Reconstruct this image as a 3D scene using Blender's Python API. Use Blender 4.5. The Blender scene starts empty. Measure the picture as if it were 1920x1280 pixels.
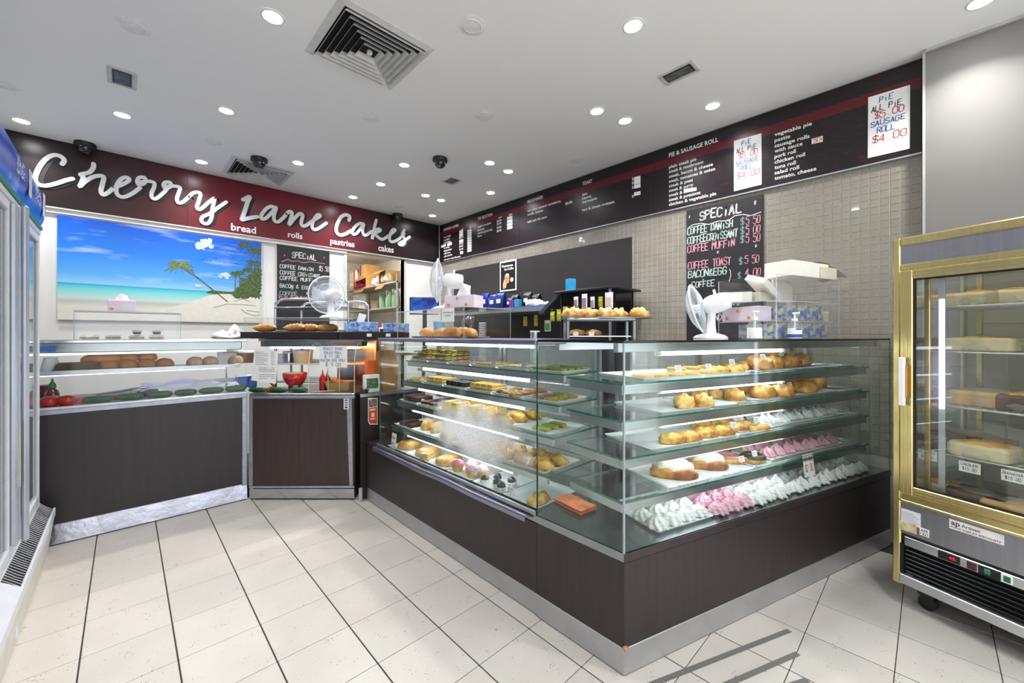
import bpy, math, random
from math import sin, cos, pi, radians, sqrt
from mathutils import Matrix, Vector
random.seed(7)
# ------------------------------------------------------------------ camera, world, exposure
TH=radians(43.874); FPX=754.54; HY=628.0; EYE=1.37      # yaw, focal length in px, horizon row, eye height
CT,ST=cos(TH),sin(TH)
scn=bpy.context.scene; col=scn.collection
cd=bpy.data.cameras.new('camera'); cam=bpy.data.objects.new('camera',cd); col.objects.link(cam)
cd.sensor_width=36; cd.lens=FPX/1920*36; cd.shift_y=-(640-HY)/1920; cd.clip_start=.02
cam.location=(0,0,EYE); cam.rotation_euler=(pi/2,0,-TH); scn.camera=cam
w=bpy.data.worlds.new('world'); scn.world=w; w.use_nodes=True
w.node_tree.nodes['Background'].inputs[0].default_value=(.93,.97,1,1)
w.node_tree.nodes['Background'].inputs[1].default_value=1.6
vs=scn.view_settings; vs.view_transform='Standard'; vs.look='None'; vs.gamma=1; vs.use_curve_mapping=False
vs.exposure=0.5
scn.cycles.transparent_max_bounces=40; scn.cycles.max_bounces=10; scn.cycles.caustics_reflective=False; scn.cycles.caustics_refractive=False
LAMP=45.0; TUBE=6.5; LAMPW=6.2; SPREAD=2.1
# ------------------------------------------------------------------ pixel -> place
XW=3.65; YW=5.48; CEIL=3.12
def ray(px,py):
    r=(px-960)/FPX
    return (r*CT+ST, -r*ST+CT, (HY-py)/FPX)
def onZ(px,py,z):
    d=ray(px,py); k=(z-EYE)/d[2]; return (d[0]*k,d[1]*k,z)
def onX(px,py,X):
    d=ray(px,py); k=X/d[0]; return (X,d[1]*k,EYE+d[2]*k)
def onY(px,py,Y):
    d=ray(px,py); k=Y/d[1]; return (d[0]*k,Y,EYE+d[2]*k)
def atD(px,py,D):
    d=ray(px,py); return (d[0]*D,d[1]*D,EYE+d[2]*D)
def camp(r,d,z=0): return (r*CT+d*ST, -r*ST+d*CT, z)
# ------------------------------------------------------------------ materials
MATS={}
def lin(h):
    h=h.lstrip('#'); o=[]
    for i in (0,2,4):
        c=int(h[i:i+2],16)/255; o.append(c/12.92 if c<=.04045 else ((c+.055)/1.055)**2.4)
    return o
def nn(nt,t,**k):
    n=nt.nodes.new(t)
    for a,b in k.items(): setattr(n,a,b)
    return n
def M(name,hexc=None,rough=.5,metal=0,var=.07,vs=14,bump=0,bs=80,emit=0,spec=.5,coat=0,sub=0,col2=None,stretch=None,alpha=1,trans=0):
    if name in MATS: return MATS[name]
    m=bpy.data.materials.new(name); m.use_nodes=True; nt=m.node_tree; b=nt.nodes['Principled BSDF']
    c=lin(hexc); tc=nn(nt,'ShaderNodeTexCoord'); src=tc.outputs['Object']
    if stretch:
        mp=nn(nt,'ShaderNodeMapping'); mp.inputs['Scale'].default_value=stretch
        nt.links.new(src,mp.inputs[0]); src=mp.outputs[0]
    no=nn(nt,'ShaderNodeTexNoise'); no.inputs['Scale'].default_value=vs; no.inputs['Detail'].default_value=3
    nt.links.new(src,no.inputs['Vector'])
    mx=nn(nt,'ShaderNodeMix',data_type='RGBA')
    c2=lin(col2) if col2 else [min(1,x*(1+var)) for x in c]
    c1=c if col2 else [x*(1-var) for x in c]
    mx.inputs[6].default_value=(*c1,1); mx.inputs[7].default_value=(*c2,1)
    rp=nn(nt,'ShaderNodeMapRange'); rp.inputs[1].default_value=.35; rp.inputs[2].default_value=.65
    nt.links.new(no.outputs[0],rp.inputs[0]); nt.links.new(rp.outputs[0],mx.inputs[0])
    nt.links.new(mx.outputs[2],b.inputs['Base Color'])
    b.inputs['Roughness'].default_value=rough; b.inputs['Metallic'].default_value=metal
    b.inputs['Specular IOR Level'].default_value=spec; b.inputs['Coat Weight'].default_value=coat
    if sub: b.inputs['Subsurface Weight'].default_value=sub; b.inputs['Subsurface Radius'].default_value=(.01,.006,.004)
    if bump:
        n2=nn(nt,'ShaderNodeTexNoise'); n2.inputs['Scale'].default_value=bs; n2.inputs['Detail'].default_value=4
        nt.links.new(src,n2.inputs['Vector'])
        bp=nn(nt,'ShaderNodeBump'); bp.inputs['Strength'].default_value=bump; bp.inputs['Distance'].default_value=.01
        nt.links.new(n2.outputs[0],bp.inputs['Height']); nt.links.new(bp.outputs[0],b.inputs['Normal'])
    if emit:
        b.inputs['Emission Color'].default_value=(*c,1); b.inputs['Emission Strength'].default_value=emit
    if alpha<1: b.inputs['Alpha'].default_value=alpha
    if trans: b.inputs['Transmission Weight'].default_value=trans
    MATS[name]=m; return m
def EM(name,hexc,strength):
    if name in MATS: return MATS[name]
    m=bpy.data.materials.new(name); m.use_nodes=True; nt=m.node_tree; nt.nodes.clear()
    o=nn(nt,'ShaderNodeOutputMaterial'); e=nn(nt,'ShaderNodeEmission'); e.inputs[0].default_value=(*lin(hexc),1); e.inputs[1].default_value=strength
    nt.links.new(e.outputs[0],o.inputs[0]); MATS[name]=m; return m
def G(name,tint=(.93,.98,.96),ior=1.38,rough=.0,haze=0,fog=None,tmax=1.0):
    """clear sheet: transparent + fresnel gloss; optional haze and condensation patches"""
    if name in MATS: return MATS[name]
    m=bpy.data.materials.new(name); m.use_nodes=True; nt=m.node_tree; nt.nodes.clear(); L=nt.links.new
    o=nn(nt,'ShaderNodeOutputMaterial'); t=nn(nt,'ShaderNodeBsdfTransparent'); t.inputs[0].default_value=(*tint,1)
    g=nn(nt,'ShaderNodeBsdfGlossy'); g.inputs['Roughness'].default_value=rough; g.inputs[0].default_value=(1,1,1,1)
    lw=nn(nt,'ShaderNodeLayerWeight'); lw.inputs[0].default_value=.5; f0=((ior-1)/(ior+1))**2
    pw=nn(nt,'ShaderNodeMath',operation='POWER'); L(lw.outputs['Facing'],pw.inputs[0]); pw.inputs[1].default_value=5
    fr=nn(nt,'ShaderNodeMath',operation='MULTIPLY_ADD'); L(pw.outputs[0],fr.inputs[0]); fr.inputs[1].default_value=1-f0; fr.inputs[2].default_value=f0
    mx=nn(nt,'ShaderNodeMixShader'); L(fr.outputs[0],mx.inputs[0]); L(t.outputs[0],mx.inputs[1]); L(g.outputs[0],mx.inputs[2])
    out=mx
    if haze or fog:
        df=nn(nt,'ShaderNodeBsdfDiffuse'); df.inputs[0].default_value=(.9,.93,.95,1)
        tl=nn(nt,'ShaderNodeBsdfTranslucent'); tl.inputs[0].default_value=(.95,.97,1,1)
        ad=nn(nt,'ShaderNodeMixShader'); ad.inputs[0].default_value=.6; L(df.outputs[0],ad.inputs[1]); L(tl.outputs[0],ad.inputs[2])
        m2=nn(nt,'ShaderNodeMixShader'); L(out.outputs[0],m2.inputs[1]); L(ad.outputs[0],m2.inputs[2])
        if fog:
            (cx,cy,cz),(rx,ry,rz),amt=fog
            tc=nn(nt,'ShaderNodeTexCoord'); mp=nn(nt,'ShaderNodeMapping')
            mp.inputs['Location'].default_value=(-cx/rx,-cy/ry,-cz/rz); mp.inputs['Scale'].default_value=(1/rx,1/ry,1/rz)
            L(tc.outputs['Object'],mp.inputs[0])
            ln=nn(nt,'ShaderNodeVectorMath',operation='LENGTH'); L(mp.outputs[0],ln.inputs[0])
            n1=nn(nt,'ShaderNodeTexNoise'); n1.inputs['Scale'].default_value=7; L(tc.outputs['Object'],n1.inputs['Vector'])
            n2=nn(nt,'ShaderNodeTexNoise'); n2.inputs['Scale'].default_value=160; L(tc.outputs['Object'],n2.inputs['Vector'])
            a1=nn(nt,'ShaderNodeMath',operation='MULTIPLY_ADD'); L(n1.outputs[0],a1.inputs[0]); a1.inputs[1].default_value=1.2; L(ln.outputs['Value'],a1.inputs[2])
            r1=nn(nt,'ShaderNodeMapRange'); L(a1.outputs[0],r1.inputs[0]); r1.inputs[1].default_value=1.65; r1.inputs[2].default_value=1.0; r1.inputs[3].default_value=0; r1.inputs[4].default_value=amt
            r2=nn(nt,'ShaderNodeMapRange'); L(n2.outputs[0],r2.inputs[0]); r2.inputs[1].default_value=.42; r2.inputs[2].default_value=.5; r2.inputs[3].default_value=.35; r2.inputs[4].default_value=1
            ml=nn(nt,'ShaderNodeMath',operation='MULTIPLY'); L(r1.outputs[0],ml.inputs[0]); L(r2.outputs[0],ml.inputs[1])
            mm=nn(nt,'ShaderNodeMath',operation='MAXIMUM'); L(ml.outputs[0],mm.inputs[0]); mm.inputs[1].default_value=haze
            L(mm.outputs[0],m2.inputs[0])
        else: m2.inputs[0].default_value=haze
        out=m2
    L(out.outputs[0],o.inputs[0]); MATS[name]=m; return m
# ------------------------------------------------------------------ mesh building
def Rz(a): return Matrix.Rotation(a,4,'Z')
def Rx(a): return Matrix.Rotation(a,4,'X')
def Ry(a): return Matrix.Rotation(a,4,'Y')
def Tr(x,y,z): return Matrix.Translation((x,y,z))
class MB:
    def __init__(s): s.v=[];s.f=[];s.mi=[];s.sm=[]
    def add(s,vs,fs,T=None,mi=0,sm=False):
        n=len(s.v)
        s.v+= [tuple(T@Vector(v)) for v in vs] if T is not None else [tuple(v) for v in vs]
        for f in fs: s.f.append(tuple(i+n for i in f)); s.mi.append(mi); s.sm.append(sm)
        return s
    def box(s,x0,x1,y0,y1,z0,z1,bev=0,T=None,mi=0,mis=None):
        if x0>x1:x0,x1=x1,x0
        if y0>y1:y0,y1=y1,y0
        if z0>z1:z0,z1=z1,z0
        bev=min(bev,(x1-x0)*.45,(y1-y0)*.45,(z1-z0)*.45)
        if bev<=0:
            V=[(x,y,z) for z in (z0,z1) for y in (y0,y1) for x in (x0,x1)]
            F=[(0,2,3,1),(4,5,7,6),(0,1,5,4),(2,6,7,3),(0,4,6,2),(1,3,7,5)]   # -z +z -y +y -x +x
            if mis is None: return s.add(V,F,T,mi)
            for f,k in zip(F,mis): s.add(V,[f],T,k)
            return s
        V=[];idx={}
        for ix,x in enumerate((x0,x1)):
            for iy,y in enumerate((y0,y1)):
                for iz,z in enumerate((z0,z1)):
                    sx,sy,sz=(1,-1)[ix],(1,-1)[iy],(1,-1)[iz]
                    for a in range(3):
                        p=[x+sx*bev,y+sy*bev,z+sz*bev]; p[a]=(x,y,z)[a]
                        idx[ix,iy,iz,a]=len(V); V.append(p)
        F=[]
        def q(*k): F.append(tuple(idx[i] for i in k))
        for a in range(3):
            b,c=(a+1)%3,(a+2)%3
            for e in (0,1):
                ks=[]
                for (u,v) in ((0,0),(1,0),(1,1),(0,1)):
                    k=[0,0,0]; k[a]=e;k[b]=u;k[c]=v; ks.append((*k,a))
                q(*(ks if e else ks[::-1]))
                for g in (0,1):                         # edge along axis a at b=e,c=g
                    k0=[0,0,0];k0[b]=e;k0[c]=g; k1=k0[:];k1[a]=1
                    ks=[(*k0,b),(*k1,b),(*k1,c),(*k0,c)]
                    q(*(ks if (e+g)%2==1 else ks[::-1]))
        for ix in (0,1):
            for iy in (0,1):
                for iz in (0,1):
                    ks=[(ix,iy,iz,a) for a in range(3)]
                    q(*(ks if (ix+iy+iz)%2==1 else ks[::-1]))
        return s.add(V,F,T,mi)
    def cyl(s,r,z0,z1,seg=16,r2=None,T=None,mi=0,cap=True):
        r2=r if r2 is None else r2
        return s.lathe([(r,z0),(r2,z1)],seg,T,mi,cap,sm=True)
    def lathe(s,prof,seg=20,T=None,mi=0,cap=True,sm=True,lob=0,amp=0,tw=0,sx=1,sy=1):
        V=[];F=[];n=len(prof);z0=prof[0][1];zr=(prof[-1][1]-z0) or 1
        for r,z in prof:
            for i in range(seg):
                a=2*pi*i/seg; rr=r*(1+amp*cos(lob*(a+tw*(z-z0)/zr))) if lob else r
                V.append((rr*cos(a)*sx,rr*sin(a)*sy,z))
        for k in range(n-1):
            for i in range(seg):
                j=(i+1)%seg; F.append((k*seg+i,k*seg+j,(k+1)*seg+j,(k+1)*seg+i))
        s.add(V,F,T,mi,sm)
        if cap:
            s.add(V[:seg],[tuple(range(seg))[::-1]],T,mi); s.add(V[-seg:],[tuple(range(seg))],T,mi)
        return s
    def tube(s,pts,r,seg=8,closed=False,T=None,mi=0,sm=True,cap=True):
        P=[Vector(p) for p in pts]; n=len(P); V=[];F=[]; up=None
        rs=r if isinstance(r,(list,tuple)) else [r]*n
        for i,p in enumerate(P):
            if closed: t=P[(i+1)%n]-P[i-1]
            else: t=P[min(i+1,n-1)]-P[max(i-1,0)]
            if t.length<1e-9: t=Vector((0,0,1))
            t.normalize()
            if up is None:
                up=Vector((0,0,1)) if abs(t.z)<.9 else Vector((1,0,0))
            b=t.cross(up); b.normalize(); up=b.cross(t); up.normalize()
            for k in range(seg):
                a=2*pi*k/seg; V.append(tuple(p+(b*cos(a)+up*sin(a))*rs[i]))
        for i in range(n if closed else n-1):
            j=(i+1)%n
            for k in range(seg):
                l=(k+1)%seg; F.append((i*seg+k,i*seg+l,j*seg+l,j*seg+k))
        s.add(V,F,T,mi,sm)
        if not closed and cap: s.add(V[:seg],[tuple(range(seg))],T,mi); s.add(V[-seg:],[tuple(range(seg))[::-1]],T,mi)
        return s
    def prism(s,poly,z0,z1,T=None,mi=0,mis=None):
        a=sum(poly[i][0]*poly[(i+1)%len(poly)][1]-poly[(i+1)%len(poly)][0]*poly[i][1] for i in range(len(poly)))
        if a<0: poly=poly[::-1]
        n=len(poly); V=[(x,y,z0) for x,y in poly]+[(x,y,z1) for x,y in poly]
        m=mis or (mi,mi,mi)
        s.add(V,[tuple(range(n))[::-1]],T,m[0]); s.add(V,[tuple(range(n,2*n))],T,m[1])
        return s.add(V,[(i,(i+1)%n,n+(i+1)%n,n+i) for i in range(n)],T,m[2])
    def grid(s,fn,nu,nv,T=None,mi=0,sm=True,cu=False):
        V=[fn(i/(nu if cu else nu-1),j/(nv-1)) for j in range(nv) for i in range(nu)]
        F=[(j*nu+i,j*nu+(i+1)%nu,(j+1)*nu+(i+1)%nu,(j+1)*nu+i) for j in range(nv-1) for i in range(nu if cu else nu-1)]
        return s.add(V,F,T,mi,sm)
    def blob(s,sx,sy,sz,seed=0,lump=.12,nu=18,nv=10,T=None,mi=0,flat=.35,fr=2.3,pw=1.0):
        rnd=random.Random(seed); ph=[rnd.uniform(0,6.28) for _ in range(6)]
        def fn(u,v):
            th=2*pi*u; la=-pi/2+pi*v
            x,y,z=cos(la)*cos(th),cos(la)*sin(th),sin(la)
            k=1+lump*(sin(fr*3*x+ph[0])*sin(fr*2.2*y+ph[1])+.6*sin(fr*4*y+ph[2])*sin(fr*3*z+ph[3])+.4*sin(fr*6*x+ph[4])*sin(fr*5*y+ph[5]))
            z=max(z,-flat)
            return (x*sx*k,y*sy*k,(z+flat)*sz/(1+flat)*(k if z>-flat else 1))
        return s.grid(fn,nu,nv,T,mi,True,True)
    def mesh(s,name,mats):
        me=bpy.data.meshes.new(name); me.from_pydata(s.v,[],s.f)
        mats=mats if isinstance(mats,(list,tuple)) else [mats]
        for m in mats: me.materials.append(m)
        me.polygons.foreach_set('material_index',s.mi); me.polygons.foreach_set('use_smooth',s.sm); me.update(); return me
    def build(s,name,mats,parent=None,W=False,loc=None,rz=0):
        if W and parent is not None:
            inv=parent['_m'].inverted() if False else PM[parent.name].inverted()
            s.v=[tuple(inv@Vector(v)) for v in s.v]
        return link(name,s.mesh(name,mats),parent,loc,rz)
PM={}
def link(name,me,parent=None,loc=None,rz=0):
    o=bpy.data.objects.new(name,me); col.objects.link(o); o.parent=parent
    if loc is not None: o.location=loc
    if rz: o.rotation_euler=(0,0,rz)
    PM[o.name]=(PM[parent.name] if parent else Matrix())@Tr(*(loc or (0,0,0)))@Rz(rz)
    return o
def tag(o,label,cat,group=None):
    o['label']=label; o['category']=cat
    if group: o['group']=group
    return o
def struct(o): o['kind']='structure'; return o
def thing(name,label,cat,loc=(0,0,0),rz=0,group=None):
    o=bpy.data.objects.new(name,None); col.objects.link(o); o.location=loc; o.rotation_euler=(0,0,rz); o.empty_display_size=.05
    PM[o.name]=Tr(*loc)@Rz(rz); return tag(o,label,cat,group)
def dup(o,loc,rz=0,label=None,parent=None,group=None,scale=None,rot=None):
    c=o.copy(); col.objects.link(c); c.location=loc; c.rotation_euler=rot or (0,0,rz)
    if scale: c.scale=(scale,)*3 if isinstance(scale,(int,float)) else scale
    if label: c['label']=label
    if group: c['group']=group
    c.parent=parent
    for ch in list(o.children):
        e=ch.copy(); col.objects.link(e); e.parent=c
        for g in list(ch.children):
            h=g.copy(); col.objects.link(h); h.parent=e
    return c
def cr(pts,n=6,closed=False):
    P=[Vector(p) for p in pts]; o=[]; N=len(P)
    for i in range(N if closed else N-1):
        p0,p1,p2,p3=(P[i-1] if (i>0 or closed) else P[0]),P[i],P[(i+1)%N],(P[(i+2)%N] if (i+2<N or closed) else P[-1])
        for k in range(n):
            t=k/n; o.append(.5*((2*p1)+(p2-p0)*t+(2*p0-5*p1+4*p2-p3)*t*t+(3*p1-p0-3*p2+p3)*t**3))
    if not closed: o.append(P[-1])
    return o
def frame(P,right,up):
    r=Vector(right).normalized(); u=Vector(up).normalized(); n=r.cross(u); u=n.cross(r).normalized(); n=n.normalized()
    m=Matrix((r,u,n)).transposed().to_4x4(); m.translation=Vector(P); return m      # local x=right y=up z=towards viewer
MENU=((0,-1,0),(0,0,1)); SIGN=((1,0,0),(0,0,1))
FONTC={}
def textmesh(s,bold=0,shear=0):
    k=(s,bold,shear)
    if k in FONTC: return FONTC[k]
    c=bpy.data.curves.new('t','FONT'); c.body=s; c.size=1; c.offset=bold; c.shear=shear; c.resolution_u=2; c.fill_mode='FRONT'
    o=bpy.data.objects.new('t',c); me=bpy.data.meshes.new_from_object(o)
    V=[v.co.copy() for v in me.vertices]; F=[tuple(p.vertices) for p in me.polygons]
    bpy.data.objects.remove(o); bpy.data.curves.remove(c); bpy.data.meshes.remove(me)
    FONTC[k]=(V,F); return V,F
def text(mb,s,P,ru,width,height=None,bold=.012,z=.0012,mi=0,shear=0,align='l'):
    """flat print of one line: P = left end of the base line"""
    V,F=textmesh(s,bold,shear)
    if not V: return
    x0=min(v.x for v in V); x1=max(v.x for v in V); sx=width/(x1-x0); sy=height/.72 if height else sx
    m=frame(P,*ru); mb.add([(( v.x-x0)*sx-(width if align=='r' else 0),v.y*sy,z) for v in V],F,m,mi)
STK={'A':'00 26 40|12 32','B':'00 06 36 45 44 33 03|33 42 41 30 00','C':'45 36 16 05 01 10 30 41','D':'00 06 26 44 42 20 00','E':'46 06 00 40|03 33','F':'46 06 00|03 33','G':'45 36 16 05 01 10 30 41 43 23','H':'06 00|46 40|03 43','I':'24 20|26 26','K':'06 00|46 03 40','L':'06 00 40','M':'00 06 23 46 40','N':'00 06 40 46','O':'16 05 01 10 30 41 45 36 16','P':'00 06 36 45 44 33 03','R':'00 06 36 45 44 33 03|23 40','S':'45 36 16 05 04 13 33 42 41 30 10 01','T':'06 46|26 20','U':'06 01 10 30 41 46','V':'06 20 46','W':'06 10 23 30 46','X':'06 40|46 00','Y':'06 23 46|23 20','0':'16 05 01 10 30 41 45 36 16','1':'15 26 20','2':'05 16 36 45 44 00 40','3':'05 16 36 45 34 23|34 42 41 30 10 01','4':'30 36 02 42','5':'46 06 04 34 43 41 30 10 01','6':'35 26 04 01 10 30 41 42 33 13 02','7':'06 46 10','8':'23 14 05 16 36 45 34 23 02 01 10 30 41 42 23','9':'44 33 13 04 05 16 36 45 42 20','&':'40 04 15 26 35 02 01 10 20 42','$':'45 36 16 05 04 13 33 42 41 30 10 01|27 20','.':'20 20','+':'24 21|13 33','*':'25 21|14 32|34 12','-':'13 33','}':'06 25 24 33 22 21 00',',':'21 10','c':'34 14 03 01 10 30'}
def hand(mb,s,P,ru,width,height,w=.004,z=.0015,mi=0,seed=1,slant=.06):
    rnd=random.Random(seed+len(s)); m=frame(P,*ru); n=max(1,len(s)); adv=width/n
    for i,ch in enumerate(s):
        if ch not in STK: continue
        jy=rnd.uniform(-.05,.05)*height; jx=rnd.uniform(-.05,.05)*adv; sc=rnd.uniform(.92,1.06)
        for stp in STK[ch].split('|'):
            pts=[((i+.1)*adv+jx+int(a[0])/4*adv*.76*sc+int(a[1])/6*height*slant, jy+int(a[1])/6*height*sc) for a in stp.split()]
            stroke(mb,pts,w,m,z,mi)
def stroke(mb,pts,w,m,z=.0015,mi=0):
    V=[];F=[]
    for k,(x,y) in enumerate(pts):
        b=len(V); V+=[(x+w/2*cos(pi*j/3),y+w/2*sin(pi*j/3),z) for j in range(6)]; F.append(tuple(range(b,b+6)))
        if k:
            x0,y0=pts[k-1]; dx,dy=x-x0,y-y0; l=sqrt(dx*dx+dy*dy)
            if l>1e-6:
                nx,ny=-dy/l*w/2,dx/l*w/2; b=len(V)
                V+=[(x0-nx,y0-ny,z),(x-nx,y-ny,z),(x+nx,y+ny,z),(x0+nx,y0+ny,z)]; F.append((b,b+1,b+2,b+3))
    mb.add(V,F,m,mi)
def scribble(mb,m,x0,x1,y,h,w,seed,mi=0,z=.0012):
    rnd=random.Random(seed); x=x0; pts=[]
    while x<x1: pts.append((x,y+rnd.uniform(-h,h)/2)); x+=h*rnd.uniform(.4,.7)
    if len(pts)>1: stroke(mb,pts,w,m,z,mi)
def disc_poly(cx,cy,rx,ry,n=16,seed=None,j=0):
    rnd=random.Random(seed); return [(cx+rx*cos(2*pi*i/n)*(1+rnd.uniform(-j,j)),cy+ry*sin(2*pi*i/n)*(1+rnd.uniform(-j,j))) for i in range(n)]
# common materials
steel=M('brushed_steel','#b9bcc0',.28,1,.06,4,stretch=(1,1,60))
steel2=M('polished_steel','#c9ccd0',.14,1,.04,6)
alu=M('aluminium','#c7cacf',.35,.9,.05,8)
lam=M('dark_brown_laminate','#2a2122',.42,0,.16,3,bump=.02,bs=30,stretch=(14,14,1))
white=M('white_plastic','#eef0f2',.35,0,.03)
wpaint=M('white_wall_paint','#e4e3e0',.6,0,.03,3)
paper=M('white_paper','#f4f3f1',.7,0,.03)
black=M('black_plastic','#17171a',.4,0,.1)
ink=M('black_ink','#1c1c24',.8,0,.0); redink=M('red_ink','#d5203c',.8,0,0); blueink=M('blue_ink','#1f5fb0',.8,0,0)
wprint=M('white_print','#f3f2f0',.6,0,0)
trayw=M('white_melamine','#eef1f2',.25,0,.02)
glass=G('clear_glass',(.955,.985,.972)); gedge=M('green_glass_edge','#1d6a57',.12,0,.2,30,spec=.8)
acr=G('clear_acrylic',(.978,.983,.988),1.3); aedge=M('acrylic_edge','#d9dee2',.2,0,.04,alpha=.75)
def pane(mb,x0,x1,y0,y1,z0,z1,T=None):
    """glass slab, big faces clear (0), narrow faces edge (1)"""
    d=sorted([(x1-x0,2),(y1-y0,1),(z1-z0,0)]); ax=d[0][1]
    mb.box(x0,x1,y0,y1,z0,z1,T=T,mis=[0 if k//2==ax else 1 for k in range(6)])
# ================================================================== STRUCTURE
PCX,PCY=1.445,.854; AR=radians(-17.4); eR=(cos(AR),sin(AR)); nR=(-sin(AR),cos(AR))
def PR(t,n,z=0): return (PCX+eR[0]*t+nR[0]*n, PCY+eR[1]*t+nR[1]*n, z)
LX0=-1.15; YB=-2.4
# ---- floor
def floormat():
    m=bpy.data.materials.new('speckled_floor_tile'); m.use_nodes=True; nt=m.node_tree; b=nt.nodes['Principled BSDF']; L=nt.links.new
    tc=nn(nt,'ShaderNodeTexCoord'); oi=nn(nt,'ShaderNodeObjectInfo')
    ad=nn(nt,'ShaderNodeVectorMath',operation='ADD'); L(tc.outputs['Object'],ad.inputs[0])
    sc=nn(nt,'ShaderNodeVectorMath',operation='SCALE'); L(oi.outputs['Location'],sc.inputs[0]); sc.inputs['Scale'].default_value=3.7; L(sc.outputs[0],ad.inputs[1])
    vo=nn(nt,'ShaderNodeTexVoronoi'); vo.inputs['Scale'].default_value=95; L(ad.outputs[0],vo.inputs['Vector'])
    n1=nn(nt,'ShaderNodeTexNoise'); n1.inputs['Scale'].default_value=14; L(ad.outputs[0],n1.inputs['Vector'])
    th=nn(nt,'ShaderNodeMapRange'); L(n1.outputs[0],th.inputs[0]); th.inputs[1].default_value=.45; th.inputs[2].default_value=.7; th.inputs[3].default_value=.02; th.inputs[4].default_value=.26
    lt=nn(nt,'ShaderNodeMath',operation='LESS_THAN'); L(vo.outputs['Distance'],lt.inputs[0]); L(th.outputs[0],lt.inputs[1])
    n2=nn(nt,'ShaderNodeTexNoise'); n2.inputs['Scale'].default_value=5; L(ad.outputs[0],n2.inputs['Vector'])
    m0=nn(nt,'ShaderNodeMix',data_type='RGBA'); L(n2.outputs[0],m0.inputs[0]); m0.inputs[6].default_value=(*lin('#c6c1ba'),1); m0.inputs[7].default_value=(*lin('#d1ccc5'),1)
    hs=nn(nt,'ShaderNodeHueSaturation'); L(m0.outputs[2],hs.inputs['Color'])
    rv=nn(nt,'ShaderNodeMapRange'); L(oi.outputs['Random'],rv.inputs[0]); rv.inputs[3].default_value=.96; rv.inputs[4].default_value=1.03; L(rv.outputs[0],hs.inputs['Value'])
    m1=nn(nt,'ShaderNodeMix',data_type='RGBA'); L(lt.outputs[0],m1.inputs[0]); L(hs.outputs[0],m1.inputs[6]); m1.inputs[7].default_value=(*lin('#77726e'),1)
    L(m1.outputs[2],b.inputs['Base Color']); b.inputs['Roughness'].default_value=.32; b.inputs['Specular IOR Level'].default_value=.4
    return m
fm=floormat(); grout=M('dark_floor_grout','#3a3734',.9,0,.2,40)
fl=MB().box(LX0-.1,3.9,YB-.1,5.6,-.06,-.003).build('floor',grout); struct(fl)
GX,GY,TP=1.0607,3.0985,.2997
tm=MB().box(-TP/2+.0028,TP/2-.0028,-TP/2+.0016,TP/2-.0016,-.012,0,bev=.0012).mesh('floor_tile',fm)
k=0
for i in range(-8,9):
    for j in range(-16,5):
        x=GX+(i+.5)*TP; y=GY+(j+.5)*TP
        if x<LX0 or x>3.5 or y<YB+.2 or y>4.1: continue
        if x>1.75 and (x-PCX)*nR[0]+(y-PCY)*nR[1]>.3: continue
        o=link('floor_tile',tm,fl,(x,y,0)); k+=1
# ---- ceiling
ceilm=M('ceiling_paint','#fcfcfb',.8,0,.01,2)
ce=MB().box(LX0-.1,3.9,YB,5.6,CEIL,CEIL+.1).build('ceiling',ceilm); struct(ce)
# ---- walls
tilebase=M('mosaic_grout','#cfccc2',.8,0,.06,30)
wr=MB().box(XW,XW+.15,YB,YW+.12,0,CEIL).build('wall_right',tilebase); struct(wr)
wl=MB().box(LX0-.12,LX0,YB,YW+.1,0,CEIL).build('wall_left',wpaint); struct(wl)
OX0,OX1=2.163,3.02
wb=MB()
wb.box(LX0,OX0,YW,YW+.1,0,CEIL); wb.box(OX1,XW,YW,YW+.1,0,CEIL); wb.box(OX0,OX1,YW,YW+.1,2.5,CEIL)
wb=struct(wb.build('wall_back',wpaint))
tm_=MB()
for x in (-.62,1.21,1.3): tm_.box(x,x+.004,YW-.003,YW,0,2.5)
tm_.box(-1.1,2.16,YW-.022,YW,2.47,2.52)
struct(tm_.build('trim_1',M('white_trim','#e9e7e2',.5)))
# pillar right of the menu boards
p0=onX(1735,92,3.55)
struct(MB().box(3.54,XW,YB,p0[1],0,CEIL).build('wall_pillar',M('pillar_paint','#84817e',.55,0,.04,2)))
tr=MB(); tr.box(3.525,3.54,YB,p0[1],CEIL-.02,CEIL); tr.box(3.535,XW,p0[1],p0[1]+.012,1.0,CEIL)
struct(tr.build('trim_2',M('grey_trim','#bfbdb9',.5)))
# storeroom beyond the opening
sw=MB(); sw.box(1.55,1.65,YW+.1,7.7,0,2.75); sw.box(3.55,3.65,YW+.1,7.7,0,2.75); sw.box(1.55,3.65,7.7,7.8,0,2.75)
struct(sw.build('wall_storeroom',M('storeroom_paint','#eeebe4',.7)))
struct(MB().box(1.55,3.65,YW+.1,7.8,2.75,2.8).build('ceiling_storeroom',M('storeroom_ceiling','#f1eee8',.7)))
struct(MB().box(1.55,3.65,YW,7.8,-.05,0).build('floor_storeroom',M('storeroom_floor','#9a958d',.6)))
jb=MB(); jb.box(OX0-.04,OX0,YW-.012,YW+.11,0,2.5); jb.box(OX1,OX1+.03,YW-.012,YW+.11,0,2.5)
struct(jb.build('trim_3',M('door_jamb','#c9c9c7',.4)))
sl=thing('batten_light','bright white batten light on the storeroom ceiling','light',(2.55,6.2,2.75))
MB().box(-.06,.06,-.6,.6,-.03,0,bev=.008).build('housing',white,sl); MB().box(-.045,.045,-.58,.58,-.05,-.03,bev=.01).build('diffuser',EM('storeroom_lamp','#fff6e8',45),sl)
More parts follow.
